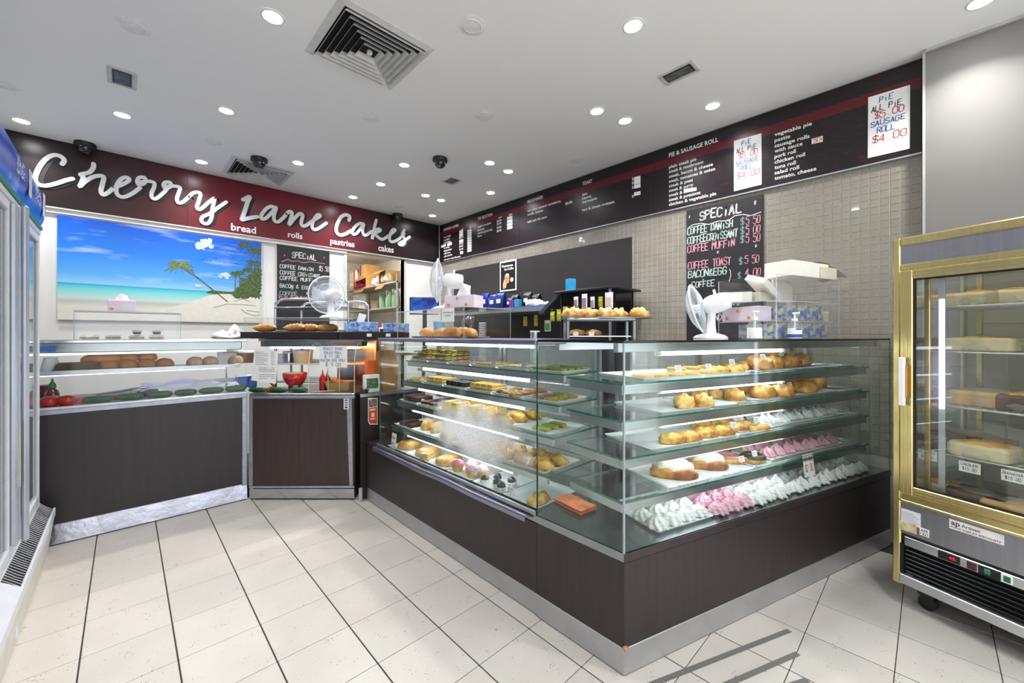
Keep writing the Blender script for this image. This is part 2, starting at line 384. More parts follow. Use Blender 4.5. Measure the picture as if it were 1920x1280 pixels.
# ---- mosaic tiles on the menu wall
mos=M('taupe_mosaic_tile','#958f86',.06,0,.07,6,spec=.6,coat=.5)
mt=MB().box(0,.003,-.0236,.0236,-.0236,.0236,bev=.0014).mesh('mosaic_tile',mos)
cand=[]
P=.0505; nz=int((2.53-.55)/P)
for i in range(int(5.42/P)):
    y=.035+P*(i+.5)
    for j in range(nz):
        z=2.535-P*(j+.5)
        if 2.08<y<5.05 and z<2.32: continue          # behind the black splashback
        if y>1.9 and z<1.2: continue
        d=XW*ST+y*CT
        vis=1.0
        if .92<y<1.36 and z<2.3: vis=.1               # behind the chalkboard
        if z<1.35: vis=.45
        cand.append((-vis/(d*d),y,z))
cand.sort()
rest=MB(); base=MB().box(-.003,0,-.0236,.0236,-.0236,.0236,bev=.0014)
for q,(s_,y,z) in enumerate(cand):
    a,b_=random.gauss(0,.004),random.gauss(0,.004)
    if q<300:
        o=link('mosaic_tile',mt,wr,(XW-.003,y,z)); o.rotation_euler=(0,a,b_)
    else: rest.add(base.v,base.f,Tr(XW,y,z)@Rz(b_)@Ry(a))
o=rest.build('mosaic_tile_field',mos,wr); o['kind']='stuff'
# ================================================================== SIGNS
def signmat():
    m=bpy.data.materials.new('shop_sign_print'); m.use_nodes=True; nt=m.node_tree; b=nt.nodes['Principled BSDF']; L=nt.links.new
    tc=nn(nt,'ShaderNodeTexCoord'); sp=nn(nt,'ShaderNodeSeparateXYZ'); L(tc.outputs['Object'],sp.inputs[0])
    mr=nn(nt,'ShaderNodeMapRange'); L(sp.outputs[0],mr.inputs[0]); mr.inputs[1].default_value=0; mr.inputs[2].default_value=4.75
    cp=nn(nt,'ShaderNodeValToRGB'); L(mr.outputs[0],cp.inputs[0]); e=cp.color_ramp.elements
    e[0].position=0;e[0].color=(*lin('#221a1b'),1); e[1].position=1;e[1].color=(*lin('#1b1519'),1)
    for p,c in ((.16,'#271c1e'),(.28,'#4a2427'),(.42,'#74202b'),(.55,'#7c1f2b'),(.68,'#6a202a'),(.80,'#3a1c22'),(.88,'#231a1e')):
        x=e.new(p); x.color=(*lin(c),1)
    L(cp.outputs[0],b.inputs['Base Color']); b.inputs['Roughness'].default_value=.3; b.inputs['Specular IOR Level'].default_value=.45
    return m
sg=thing('shop_sign','long maroon shop sign with white script lettering under the ceiling','sign',(LX0+.04,YW,2.52))
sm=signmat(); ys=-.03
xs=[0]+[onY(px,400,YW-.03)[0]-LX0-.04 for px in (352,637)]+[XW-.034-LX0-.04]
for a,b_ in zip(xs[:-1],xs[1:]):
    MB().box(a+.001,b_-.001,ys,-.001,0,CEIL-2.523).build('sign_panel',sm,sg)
MB().box(0,xs[-1],ys-.006,-.001,-.012,0).build('edge_strip',M('sign_edge','#d8d6d0',.4),sg)
MB().box(0,xs[-1],ys-.008,0,CEIL-2.524,CEIL-2.521).build('edge_strip',M('sign_shadow_gap','#2c2626',.5),sg)
c1=lambda x,y:(x*.25,180+y*.25); c4=lambda x,y:(420+x*.2344,220+y*.2344)
LET=[('C',c1,8.2,[(468,512),(482,482),(450,452),(400,446),(345,475),(300,530),(272,590),(266,635),(292,665),(350,674),(430,656),(490,636),(545,622)]),
('h',c1,8.0,[(702,510),(700,540),(668,575),(606,590),(625,606),(616,645),(600,680),(630,650),(690,612),(745,600),(778,612),(768,665),(758,715),(775,742),(812,725),(850,692)]),
('e',c1,7.6,[(850,692),(920,664),(968,632),(952,612),(912,622),(878,668),(872,718),(892,750),(932,758),(990,734),(1050,690)]),
('r',c1,7.0,[(1042,668),(1028,645),(1042,615),(1080,612),(1092,640),(1066,664),(1042,655),(1095,640),(1152,650),(1156,682),(1136,730),(1142,765),(1172,770),(1222,730),(1250,702)]),
('r',c1,7.0,[(1236,694),(1226,670),(1240,648),(1274,650),(1282,676),(1252,692),(1232,684),(1284,676),(1346,686),(1342,722),(1326,770),(1336,802),(1370,796),(1412,760)]),
('y',c1,7.0,[(1412,760),(1442,732),(1482,722),(1502,738),(1490,790),(1476,832),(1492,852),(1522,836),(1562,800),(1604,768)]),
('y',c1,7.0,[(1608,772),(1592,850),(1586,910),(1566,950),(1536,958),(1510,938),(1520,906),(1570,884),(1632,840),(1695,796)]),
('L',c4,8.2,[(152,660),(204,636),(188,676),(168,740),(148,800),(144,818),(190,808),(262,796)]),
('a',c4,7.2,[(410,722),(368,714),(326,742),(296,788),(302,812),(332,808),(376,766),(416,722),(398,780),(402,826),(432,836),(470,806),(494,778)]),
('n',c4,7.2,[(494,778),(520,754),(542,766),(532,810),(520,858),(560,810),(602,772),(627,786),(616,836),(622,866),(652,866),(702,830)]),
('e',c4,7.0,[(702,830),(750,802),(768,786),(746,780),(716,820),(702,870),(716,896),(752,890),(816,846)]),
('C',c4,7.4,[(998,824),(1002,794),(972,780),(932,800),(902,858),(896,910),(920,940),(962,936),(1012,908)]),
('a',c4,6.4,[(1112,852),(1080,850),(1042,880),(1022,920),(1042,936),(1072,914),(1116,854),(1106,900),(1116,940),(1140,940),(1176,912)]),
('k',c4,6.4,[(1216,822),(1200,884),(1184,974),(1194,918),(1232,894),(1248,906),(1206,930),(1232,960),(1266,976),(1310,950)]),
('e',c4,6.2,[(1310,950),(1350,920),(1368,900),(1346,900),(1326,940),(1322,980),(1346,996),(1400,970),(1438,930)]),
('s',c4,6.2,[(1440,902),(1422,938),(1440,968),(1442,1004),(1420,1022),(1396,1010),(1440,986),(1482,956)])]
letw=M('white_sign_letter','#f2f3f3',.4,0,.024); lsh=M('drop_shadow_print','#171214',.5)  # second one: drop shadow printed black as an offset copy of each letter
yl=YW-.03
def letter(ch,mp,w,pts,first):
    q=cr([mp(*p)+(0,) for p in pts],7); Q=[]
    for p in q:
        X=onY(p[0],p[1],yl); d=X[0]*ST+X[1]*CT; Q.append((X[0],X[2],w*d/FPX/2*.84))
    mb=MB()
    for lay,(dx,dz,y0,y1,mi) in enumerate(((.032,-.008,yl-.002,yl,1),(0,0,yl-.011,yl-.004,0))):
        V=[];F=[];n=len(Q)
        for i,(x,z,hw) in enumerate(Q):
            a=Q[max(i-1,0)];b=Q[min(i+1,n-1)]; tx,tz=b[0]-a[0],b[1]-a[1]; l=sqrt(tx*tx+tz*tz) or 1
            nx,nz_=-tz/l*hw,tx/l*hw
            for y in (y0-4e-5*i,y1):
                V+=[(x+nx+dx,y,z+nz_+dz),(x-nx+dx,y,z-nz_+dz)]
        for i in range(n-1):
            a=4*i;b=4*i+4
            F+=[(a,a+1,b+1,b),(a+2,b+2,b+3,a+3),(a,b,b+2,a+2),(a+1,a+3,b+3,b+1)]
        F+=[(0,2,3,1),(4*n-4,4*n-3,4*n-1,4*n-2)]
        mb.add(V,F,None,mi)
        for (x,z,hw) in (Q[0],Q[-1]):
            mb.prism(disc_poly(0,0,hw,hw,10),0,y1-y0,T=frame((x+dx,y1-.0004,z+dz),*SIGN),mi=mi)
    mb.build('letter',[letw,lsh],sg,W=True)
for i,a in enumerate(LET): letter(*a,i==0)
for s,(ax,ay),(bx,by) in (('bread',(433,431),(480,434)),('rolls',(539.5,444),(567,447)),('pastries',(619,456.5),(664.5,463)),('cakes',(709,469.5),(738,474))):
    mb=MB(); A=onY(ax,ay,yl); B=onY(bx,by,yl); wd=B[0]-A[0]
    text(mb,s,A,SIGN,wd,wd*{'bread':.33,'rolls':.42,'pastries':.25,'cakes':.38}[s],bold=.025,z=.003); mb.build('word',wprint,sg,W=True)
# ---- menu boards
def menumat():
    m=bpy.data.materials.new('menu_board_print'); m.use_nodes=True; nt=m.node_tree; b=nt.nodes['Principled BSDF']; L=nt.links.new
    tc=nn(nt,'ShaderNodeTexCoord'); sp=nn(nt,'ShaderNodeSeparateXYZ'); L(tc.outputs['Object'],sp.inputs[0])
    mp=nn(nt,'ShaderNodeMapping'); mp.inputs['Scale'].default_value=(1,14,75); L(tc.outputs['Object'],mp.inputs[0])
    no=nn(nt,'ShaderNodeTexNoise'); no.inputs['Scale'].default_value=1; no.inputs['Detail'].default_value=3; L(mp.outputs[0],no.inputs['Vector'])
    gt=nn(nt,'ShaderNodeMapRange'); L(no.outputs[0],gt.inputs[0]); gt.inputs[1].default_value=.59; gt.inputs[2].default_value=.64; gt.inputs[4].default_value=.8
    m0=nn(nt,'ShaderNodeMix',data_type='RGBA'); L(gt.outputs[0],m0.inputs[0]); m0.inputs[6].default_value=(*lin('#1d171c'),1); m0.inputs[7].default_value=(*lin('#4a1522'),1)
    z1=nn(nt,'ShaderNodeMath',operation='COMPARE'); L(sp.outputs[2],z1.inputs[0]); z1.inputs[1].default_value=.443; z1.inputs[2].default_value=.036
    m1=nn(nt,'ShaderNodeMix',data_type='RGBA'); L(z1.outputs[0],m1.inputs[0]); L(m0.outputs[2],m1.inputs[6]); m1.inputs[7].default_value=(*lin('#5c1220'),1)
    L(m1.outputs[2],b.inputs['Base Color']); b.inputs['Roughness'].default_value=.3; b.inputs['Specular IOR Level'].default_value=.45
    return m
mmb=menumat(); XM=XW-.025
mg=thing('menu_board','long dark menu board with red band above the tiled wall','menu board',(XW,0,2.525))
ye=[p0[1]+.015]+[onX(px,400,XM)[1] for px in (1227,974)]+[YW-.042]
for a,b_ in zip(ye[:-1],ye[1:]):
    MB().box(-.025,-.001,a+.0012,b_-.0012,0,CEIL-2.528).build('menu_panel',mmb,mg)
MB().box(-.03,0,ye[0],ye[-1],-.01,0).build('edge_strip',alu,mg)
MB().box(-.03,0,ye[0],ye[-1],CEIL-2.53,CEIL-2.527).build('edge_strip',alu,mg)
m2=lambda x,y:(1220+x*.28125,80+y*.28125); m3=lambda x,y:(810+x*.2344,280+y*.2344); m4=lambda x,y:(820+x*.0938,380+y*.0938)
def mline(mb,s,mp,a,xr,h,bold=.018,nudge=0):
    mb=MB(); A=onX(*mp(*a),XM); B=onX(mp(xr,a[1])[0],400,XM); text(mb,s,A,MENU,A[1]-B[1],h,bold=bold); mb.build('menu_line',wprint,mg,W=True)
mb=MB(); h1=.030
mline(mb,'PIE & SAUSAGE ROLL',m2,(122,765),450,.039)
for s,y,xr in (('plain steak pie',840,305),('steak & mushroom',871,352),('steak, bacon & cheese',903,415),('steak, tomatoes & onion',935,430),('steak & peas',966,282),('steak & curry',997,285),('steak &',1028,213),('steak & potatoes',1058,332),('chicken & vegetable pie',1089,437)): mline(mb,s,m2,(122,y),xr,.029)
for s,y,xr in (('vegetable pie',625,1075),('pastie',664,930),('sausage rolls',700,1060),('with sauce',735,1013),('pork roll',772,968),('chicken roll',808,1030),('tuna roll',845,968),('salad roll',880,990),('tomato, cheese',916,1105)): mline(mb,s,m2,(826,y),xr,.029)
mb=MB()
mline(mb,'MILKSHAKES',m3,(763,432),887,.039); mline(mb,'chocolate, caramel, strawberry,',m3,(763,502),1033,.029); mline(mb,'vanilla, banana',m3,(763,532),890,.029); mline(mb,'$6.00',m3,(1067,445),1122,.029); mline(mb,'with malt 40c extra',m3,(763,590),920,.029)
mline(mb,'TOAST',m3,(1203,290),1282,.039); mline(mb,'jam',m3,(1203,372),1241,.029); mline(mb,'peanut',m3,(1203,402),1275,.029); mline(mb,'marmalade',m3,(1203,433),1322,.029); mline(mb,'ham & cheese croissant',m3,(1203,496),1460,.029)
for y in (248,280,315,386): mline(mb,'$',m3,(1600,y),1613,.026)
mb=MB()
mline(mb,'ESPRESSO COFFEE',m4,(128,570),425,.039)
for s,y,xr in (('short black',712,275),('long black',766,250),('macchiato',822,268),('flat white',926,245),('cappuccino',980,288),('caffe latte',1036,262),('caffe mocha',1092,298),('with soy or skim 50c extra',1160,465)): mline(mb,s,m4,(128,y),xr,.027)
mline(mb,'TEA SELECTION',m4,(808,350),1098,.039)
for s,y,xr in (('english breakfast',500,1080),('earl grey',568,945),('jasmine (green tea)',630,1098),('lipton',690,895)): mline(mb,s,m4,(808,y),xr,.027)
mline(mb,'std',m4,(480,545),518,.024); mline(mb,'std',m4,(1225,318),1282,.024); mline(mb,'lge',m4,(640,512),682,.024); mline(mb,'lge',m4,(1435,255),1500,.024)
for y in (722,838,893,952): mline(mb,'$3.50',m4,(438,y),518,.027)
for y in (392,448,522,588): mline(mb,'$3.00',m4,(1190,y),1282,.027)
# white price stickers on the boards
def sticker(c,mp,red=False,nm='price_sticker'):
    mb=MB(); V=[onX(*mp(*p),XM-.0012) for p in c]; mb.add(V,[(0,1,2,3)])
    mb.build(nm,paper,mg,W=True)
for yy in (240,270,303,362): sticker([(1616,yy-18),(1616,yy+12),(1668,yy),(1668,yy-30)],m3)
for c in ([(220,975),(220,1003),(306,985),(306,963)],): sticker(c,m2)
sticker([(75,850),(75,905),(170,870),(170,820)],m4); sticker([(198,815),(198,870),(290,838),(290,782)],m4)
sticker([(440,560),(440,685),(515,660),(515,535)],m4); sticker([(440,745),(440,798),(518,780),(518,725)],m4); sticker([(455,975),(455,1030),(515,1015),(515,960)],m4)
for i in range(9): sticker([(600,545+i*50),(600,590+i*50),(685,568+i*50),(685,523+i*50)],m4)
for i in range(4): sticker([(1395,285+i*66),(1395,340+i*66),(1500,312+i*66),(1500,257+i*66)],m4)
t5=[(1073,640),(1073,676),(1148,660),(1148,620)]
pc=thing('price_tag','small white tag handwritten 50c beside the sausage roll list','tag',onX(*m2(1073,676),XM-.001))
MB().add([onX(*m2(*p),XM-.0012) for p in t5],[(0,1,2,3)]).build('card',paper,pc,W=True)
mb=MB(); hand(mb,'50c',onX(*m2(1082,666),XM-.0012),MENU,.07,.028,.004); mb.build('writing',redink,pc,W=True)
def poster(c,lines,label):
    P=[onX(*m2(*p),XM-.003) for p in c]; t=thing('price_poster',label,'poster',P[3])
    V=P+[(p[0]+.0015,p[1],p[2]) for p in P]; MB().add(V,[(0,1,2,3),(4,7,6,5),(0,3,7,4),(1,5,6,2)]).build('sheet',paper,t,W=True)
    wd=P[3][1]-P[2][1]; ht=P[0][2]-P[3][2]
    for (s,fx,fy,fw,fh,cc) in lines:
        A=(P[3][0],P[3][1]-wd*fx,P[3][2]+ht*fy); bk=MB(); hand(bk,s,A,MENU,wd*fw,ht*fh,.0042); bk.build('writing',(blueink,ink,redink)[cc],t,W=True)
L1=[('PIE',.28,.86,.34,.085,0),('ALL PIE',.08,.73,.74,.09,1),('$5.00',.16,.61,.72,.1,2),('SAUSAGE',.06,.49,.84,.085,0),('ROLL',.22,.37,.44,.085,0),('$4.00',.1,.22,.84,.11,2)]
poster([(1450,365),(1730,280),(1728,705),(1447,770)],L1,'large white handwritten pie price sheet at the right end of the menu')
poster([(555,655),(738,603),(740,945),(555,990)],L1,'white handwritten pie price sheet between the two pie lists')
# ================================================================== CEILING FIXTURES
lampm=EM('downlight_led','#fbfcff',LAMP)
rim=M('downlight_trim','#e8e8e8',.5)
me_r=MB().lathe([(.046,-.001),(.047,-.006),(.056,-.006),(.060,-.001)],28,cap=False).mesh('trim_ring',rim)
me_l=MB().lathe([(.0001,-.0025),(.046,-.003)],24,cap=False,sm=False).mesh('lens',lampm)
DL=[((511,31),'bright downlight left of the large square ceiling vent'),((1187,48),'bright downlight near the top right of centre, between vent and letterbox light'),((40,226),'downlight furthest left, above the drinks fridge header'),((229,215),'downlight directly below the recessed square lamp on the left'),((424,207),'downlight between the left square lamp and the big vent'),((378,303),'downlight left of the small ceiling vent by the sign'),((559,305),'downlight right of the small ceiling vent by the sign'),((758,309),'downlight left of the free hanging dome camera'),((714,345),'downlight above the word Cakes on the sign, upper of two'),((662,369),'downlight just above the word Lane on the sign'),((798,366),'downlight left one of the tight pair near the back corner'),((827,375),'downlight right one of the tight pair near the back corner'),((811,404),'downlight deepest in the back corner of the ceiling'),((918,305),'downlight left one of the pair above the milkshakes menu'),((953,321),'downlight right one of the pair above the milkshakes menu'),((920,361),'downlight closest to the espresso menu panel'),((1119,208),'downlight left one of the pair in mid ceiling on the right'),((1172,226),'downlight right one of the pair in mid ceiling on the right'),((1336,198),'downlight closest to the pie menu panel'),((1840,2),'downlight at the far right above the gold fridge')]
DLX=[((x,y),'added unseen downlight over the shop entrance, %s'%n) for x,y,n in ((.2,.7,'nearest the cases'),(1.9,-.3,'before the gold fridge'),(.8,-1.3,'in the middle row'),(2.4,-1.4,'at the right'))]  # out of view, added to put more light on floor and ceiling
ld=bpy.data.lights.new('downlight_beam','AREA'); ld.shape='DISK'; ld.size=.085; ld.energy=LAMPW; ld.spread=SPREAD; ld.color=(1,.985,.96)
def downlight(x,y,lb):
    t=thing('downlight',lb,'light',(x,y,CEIL),0,'ceiling downlights'); link('trim_ring',me_r,t); link('lens',me_l,t)
    o=bpy.data.objects.new('downlight_beam',ld); col.objects.link(o); o.parent=t; o.location=(0,0,-.008)
for (px,py),lb in DL:
    x,y,_=onZ(px,py,CEIL)
    downlight(x,y,lb)
for (x,y),lb in DLX: downlight(x,y,lb)
me_b=MB().lathe([(.0001,-.004),(.05,-.005),(.075,-.002),(.08,0)],28,cap=False).mesh('speaker',M('ceiling_cover','#f2f2f1',.8))
me_b2=MB().lathe([(.046,-.0052),(.048,-.008),(.052,-.008),(.054,-.004)],28,cap=False).mesh('ring',rim)
for (px,py),lb in (((250,49),'round white ceiling cover at the upper left'),((885,48),'round white ceiling cover right of the big vent'),((695,219),'round white ceiling cover in mid ceiling left of centre'),((400,265),'round white ceiling cover above the sign word Cherry'),((908,216),'round white ceiling cover in mid ceiling right of centre'),((1080,299),'round white ceiling cover near the toast menu'),((6,158),'round white ceiling cover cut by the left picture edge'),((748,387),'round white ceiling cover above the corner camera')):
    x,y,_=onZ(px,py,CEIL); t=thing('ceiling_cover',lb,'ceiling cover',(x,y,CEIL),0,'blank round ceiling covers'); link('plate',me_b,t); link('rim',me_b2,t)
# dome cameras
domeg=M('smoked_dome','#15161a',.06,0,.05,spec=.8)
for (px,py),lb in (((160,270),'black dome camera above the sign letter C at the left'),((486,297),'black dome camera beside the small square ceiling vent'),((825,297),'black dome camera hanging alone in mid ceiling'),((742,403),'black dome camera above the sign word Cakes')):
    x,y,_=onZ(px,py,CEIL); y=min(y,YW-.13); t=thing('dome_camera',lb,'camera',(x,y,CEIL),0,'black dome security cameras')
    MB().lathe([(.072,0),(.074,-.03),(.060,-.038),(.055,-.038)],24).build('collar',black,t)
    MB().lathe([(.055,-.038),(.054,-.055),(.046,-.075),(.03,-.09),(.001,-.096)],24,cap=False).build('dome',domeg,t)
    MB().cyl(.018,-.07,-.04,12).build('lens',M('camera_lens','#5a5a60',.3,.5),t)
# square recessed lamps
def letterbox(c,lb):
    P=[onZ(*p,CEIL) for p in c]; cx=sum(p[0] for p in P)/4; cy=sum(p[1] for p in P)/4
    hx=(max(p[0] for p in P)-min(p[0] for p in P))/2; hy=(max(p[1] for p in P)-min(p[1] for p in P))/2
    t=thing('recessed_lamp',lb,'light',(cx,cy,CEIL),0,'square recessed lamps')
    f=MB()
    for (a,b_,c_,d_) in ((-hx,hx,-hy,-hy+.022),(-hx,hx,hy-.022,hy),(-hx,-hx+.022,-hy+.022,hy-.022),(hx-.022,hx,-hy+.022,hy-.022)): f.box(a,b_,c_,d_,-.008,0,bev=.002)
    f.build('frame',M('lamp_frame','#cfcecb',.5),t)
    MB().box(-hx+.026,hx-.026,-hy+.026,hy-.026,-.006,-.001,bev=.001).build('black_gap',black,t)
    MB().box(-hx+.034,hx-.034,-hy+.034,hy-.034,-.009,-.006).build('lens',M('dark_lamp_glass','#5f6162',.45,.1,.4,25,bump=.2,bs=20),t)
letterbox([(200,122),(256,138),(256,167),(202,152)],'recessed square lamp with dark glass at the upper left')
letterbox([(1232,143),(1297,111),(1313,131),(1251,159)],'recessed letterbox lamp with clear reflector at the upper right')
letterbox([(829,338),(847,331),(866,338),(847,346)],'small recessed lamp right of the hanging dome camera')
# ceiling vents
ventw=M('vent_white','#d7d6d4',.5); ventd=M('vent_dark','#141312',.9)
def vent(c,h,lb):
    t=thing('ceiling_vent',lb,'vent',(c[0],c[1],CEIL),0,'square four way ceiling vents')
    f=MB()
    def ring(mb,a,za,b_,zb,th=.0025):
        V=[]
        for hh,z in ((a,za),(b_,zb),(b_,zb+th),(a,za+th)): V+=[(-hh,-hh,z),(hh,-hh,z),(hh,hh,z),(-hh,hh,z)]
        F=[]
        for l in range(4):
            for i in range(4): F.append((l*4+i,((l+1)%4)*4+i,((l+1)%4)*4+(i+1)%4,l*4+(i+1)%4))
        mb.add(V,F)
    ring(f,h*.86,-.012,h,-.003,.003); f.build('frame',ventw,t)
    MB().box(-h*.86,h*.86,-h*.86,h*.86,-.0015,-.0005).build('throat',ventd,t)
    for i in range(6):
        a=h*(.80-.125*i); mb=MB(); ring(mb,a-.001*h,-.004,a+h*.055,-.032); mb.build('louvre',ventw,t)
    MB().box(-h*.05,h*.05,-h*.05,h*.05,-.03,-.004,bev=.004).build('centre_plate',ventw,t)
A=onZ(565,92,CEIL);B=onZ(820,95,CEIL); vent(((A[0]+B[0])/2,(A[1]+B[1])/2),.285,'large square ceiling vent at the top centre')
A=onZ(485,322,CEIL); vent((A[0],min(A[1],YW-.4)),.285,'square ceiling vent close to the maroon sign')
# ================================================================== DISPLAY CASES
tubem=EM('case_tube_led','#f4f9ff',TUBE); deckm=M('case_steel_deck','#8f979a',.22,.9,.08,5)
backg=G('case_back_glass',(.80,.85,.86),1.5,.05,haze=.22); lidst=M('lavender_grey_steel','#8d8fa3',.32,.85,.06,6)
railst=M('dull_steel_rail','#9a9ea6',.35,.85,.08,10)
SH=[1.163,1.004,.842,.655]; OFF=[.225,.185,.135,.09]; CZ=.49; CTOP=1.348; CD=.57; LEND=3.01
cl=thing('display_case','long glass cake display case with dark laminate base and five lit tiers','display case',(PCX,1.329,0))
yl0,yl1=0,LEND-1.329; yb1=3.245-1.329
MB().box(.022,CD,0,yb1,.1,.455).build('carcass',lam,cl)
MB().box(0,.022,0,yb1,.112,.452,bev=.001).build('front_panel',lam,cl)
MB().box(.004,.03,.0,yb1,.004,.110,bev=.002).build('kick_plate',M('kick_plate_aluminium','#b7b8bb',.38,.75,.05,8),cl)
MB().box(.05,CD,0,yb1,0,.1).build('plinth',black,cl)
MB().box(0,CD,0,yl1,.455,CZ,bev=.002).build('deck',deckm,cl)
MB().box(0,CD,yl1,yb1,.455,.488,bev=.002).build('ledge',lam,cl)
r=MB(); r.box(-.012,.0,.0,yl1+.03,.492,.516,bev=.003); r.build('upper_rail',railst,cl)
r=MB()
def wav(u,v):
    y=.04+u*(yl1+.02); x=-.03+.006*sin(9*y)*sin(3*y+1)
    return (x+.028*v if v<1 else -.001,y,.482-.004*sin(7*y)-(.03 if v==0 else 0))
r.grid(lambda u,v:(-.032+.005*sin(9*u*yl1)*sin(3*u*yl1+1)+.031*max(0,v-.5)*2,.05+u*(yl1),.486-.004*sin(7*u*yl1)-.032*max(0,.5-v)*2),24,5); r.build('lower_rail',lidst,cl)
fogm=G('fogged_case_glass',(.955,.985,.972),fog=((0,.50,.80),(.3,.46,.20),.8))
g=MB(); pane(g,0,.006,.002,yl1-.004,CZ+.002,1.322); g.build('front_glass',[fogm,gedge],cl)
g=MB(); pane(g,.008,CD-.02,yl1-.008,yl1-.002,CZ,1.322); g.build('end_glass',[glass,gedge],cl)
l=MB(); l.box(-.012,CD,-.002,yl1+.01,1.323,CTOP,bev=.004); l.build('lid',lidst,cl)
for k in (0,1):
    y0=k*yl1/2; d=MB()
    for a in ((y0+.004,y0+.03),(y0+yl1/2-.03,y0+yl1/2-.004)): d.box(CD-.022-.01*k,CD-.01*k-.004,a[0],a[1],CZ,1.322)
    fr=d.build('back_door',alu,cl); g=MB(); pane(g,CD-.016-.01*k,CD-.011-.01*k,y0+.03,y0+yl1/2-.03,CZ,1.322); g.build('door_glass',[backg,gedge],fr)
for z,o in zip(SH,OFF):
    g=MB(); pane(g,o,CD-.04,.012,yl1-.012,z-.009,z); g.build('glass_shelf',[glass,gedge],cl)
    MB().box(o+.008,o+.03,.02,yl1-.02,z-.045,z-.0095,bev=.002).build('shelf_rail',steel,cl)
    t=MB().tube([(o+.055,.30,z-.062),(o+.055,1.48,z-.062)],.0105,10).build('lamp_tube',tubem,cl)
    c=MB()
    for y in (.28,1.48): c.cyl(.014,0,.025,10,T=Tr(o+.055,y+.024 if y<1 else y,z-.062)@Rx(pi/2 if y<1 else -pi/2))
    c.build('tube_cap',white,cl)
MB().tube([(.30,.30,1.30),(.30,1.48,1.30)],.009,10).build('lamp_tube',tubem,cl)
up=MB()
for y in (.02,yl1-.04): up.box(CD-.055,CD-.035,y,y+.02,CZ,1.32)
up.build('shelf_upright',alu,cl)
# ---- corner case running to the tiled wall
cR=thing('corner_display_case','glass corner display case with dark base meeting the tiled wall','display case',(PCX,PCY,0),AR)
def loc(p): return ((p[0]-PCX)*eR[0]+(p[1]-PCY)*eR[1],(p[0]-PCX)*nR[0]+(p[1]-PCY)*nR[1])
TE=2.25; A_=loc((PCX,1.327)); B_=loc((PCX+CD,1.327)); 
def poly(i): # inset footprint
    a=loc((PCX+i,1.327)); 
    return [loc((PCX+i,PCY+i*.83)),a,B_,(TE,CD),(TE,i)]
MB().prism(poly(.022),.1,.455).build('carcass',lam,cR)
MB().prism(poly(.05),0,.1).build('plinth',black,cR)
MB().prism(poly(0),.455,CZ,mis=(0,0,0)).build('deck',[deckm],cR)
p=MB(); p.box(.001,TE,0,.02,.112,.452,bev=.001); p.build('front_panel',lam,cR)
p=MB(); p.box(0,.02,PCY+.001,1.327,.112,.452,bev=.001,T=Tr(PCX,0,0)); p.build('side_panel',lam,cR,W=True)
kp=MATS['kick_plate_aluminium']
MB().box(.0,TE,-.003,.02,.004,.110,bev=.002).build('kick_plate',kp,cR)
MB().box(-.003,.02,PCY-.003,1.327,.004,.110,bev=.002,T=Tr(PCX,0,0)).build('kick_plate',kp,cR,W=True)
MB().blob(.012,.012,.012,3,T=Tr(.006,-.003,.108)).build('chipped_corner',M('raw_chipboard','#b98556',.9,0,.3,90),cR)
MB().box(.0,TE,-.004,0,.455,CZ,bev=.001).build('deck_edge',M('dark_deck_edge','#43393c',.3,.5,.1),cR)
for a,b_ in ((.003,TE),):
    g=MB(); pane(g,a,b_,0,.006,CZ,1.336); g.build('front_glass',[glass,gedge],cR)
g=MB(); pane(g,PCX,PCX+.006,PCY+.006,1.325,CZ,1.336); g.build('side_glass',[glass,gedge],cR,W=True)
MB().box(-.003,.006,-.003,.006,CZ,1.336,bev=.002).build('corner_trim',M('silicone_corner','#9fb0b6',.25,.4),cR)
MB().box(.001,.012,1.3265,1.3275,CZ,1.336,T=Tr(PCX-.004,0,0)).build('glass_joint',M('dark_glass_joint','#14302a',.2),cR,W=True)
g=MB(); g.prism(poly(0),1.337,CTOP,mis=(0,0,1)); g.build('glass_top',[glass,M('black_edge','#15191c',.2)],cR)
g=MB(); g.box(.03,TE,.07,.10,1.296,1.336,bev=.002); g.box(.03,TE,CD-.05,CD-.01,1.29,1.336,bev=.002); g.build('top_rail',steel,cR)
for z in SH:
    g=MB(); g.prism([(.061,.08),(.017,.43),(2.17,.43),(2.17,.08)],z-.009,z,mis=(0,0,1)); g.build('glass_shelf',[glass,gedge],cR)
    s=MB(); s.box(.075,2.16,.09,.11,z-.05,z-.0095,bev=.002); s.prism([(.071,.09),(.03,.42),(.045,.42),(.086,.09)],z-.05,z-.0095); s.build('shelf_rail',steel,cR)
for z in [1.337]+SH:
    zz=z-.056 if z<1.3 else 1.284
    MB().tube([(.33,.128,zz),(1.28,.128,zz)],.0105,10).build('lamp_tube',tubem,cR)
    c=MB(); c.cyl(.013,0,.022,10,T=Tr(.308,.128,zz)@Ry(pi/2)); c.cyl(.013,0,.022,10,T=Tr(1.28,.128,zz)@Ry(pi/2)); c.build('tube_cap',white,cR)
u=MB(); u.box(-.012,.03,-.015,.03,CZ,1.336,T=Tr(*loc((1.985,1.27)),0)); u.build('inner_post',M('dark_post','#3c4043',.35,.7),cR)
for k in range(3):
    t0=.55+k*.57; d=MB()
    for a in ((t0,t0+.025),(t0+.54,t0+.565)): d.box(a[0],a[1],CD-.03,CD-.012,CZ,1.3)
    fr=d.build('back_door',alu,cR); g=MB(); pane(g,t0+.025,t0+.54,CD-.024,CD-.018,CZ,1.3); g.build('door_glass',[backg,gedge],fr)
u=MB()
for t in (1.18,2.14): u.box(t,t+.02,.44,.46,CZ,1.3)
u.build('shelf_upright',alu,cR)
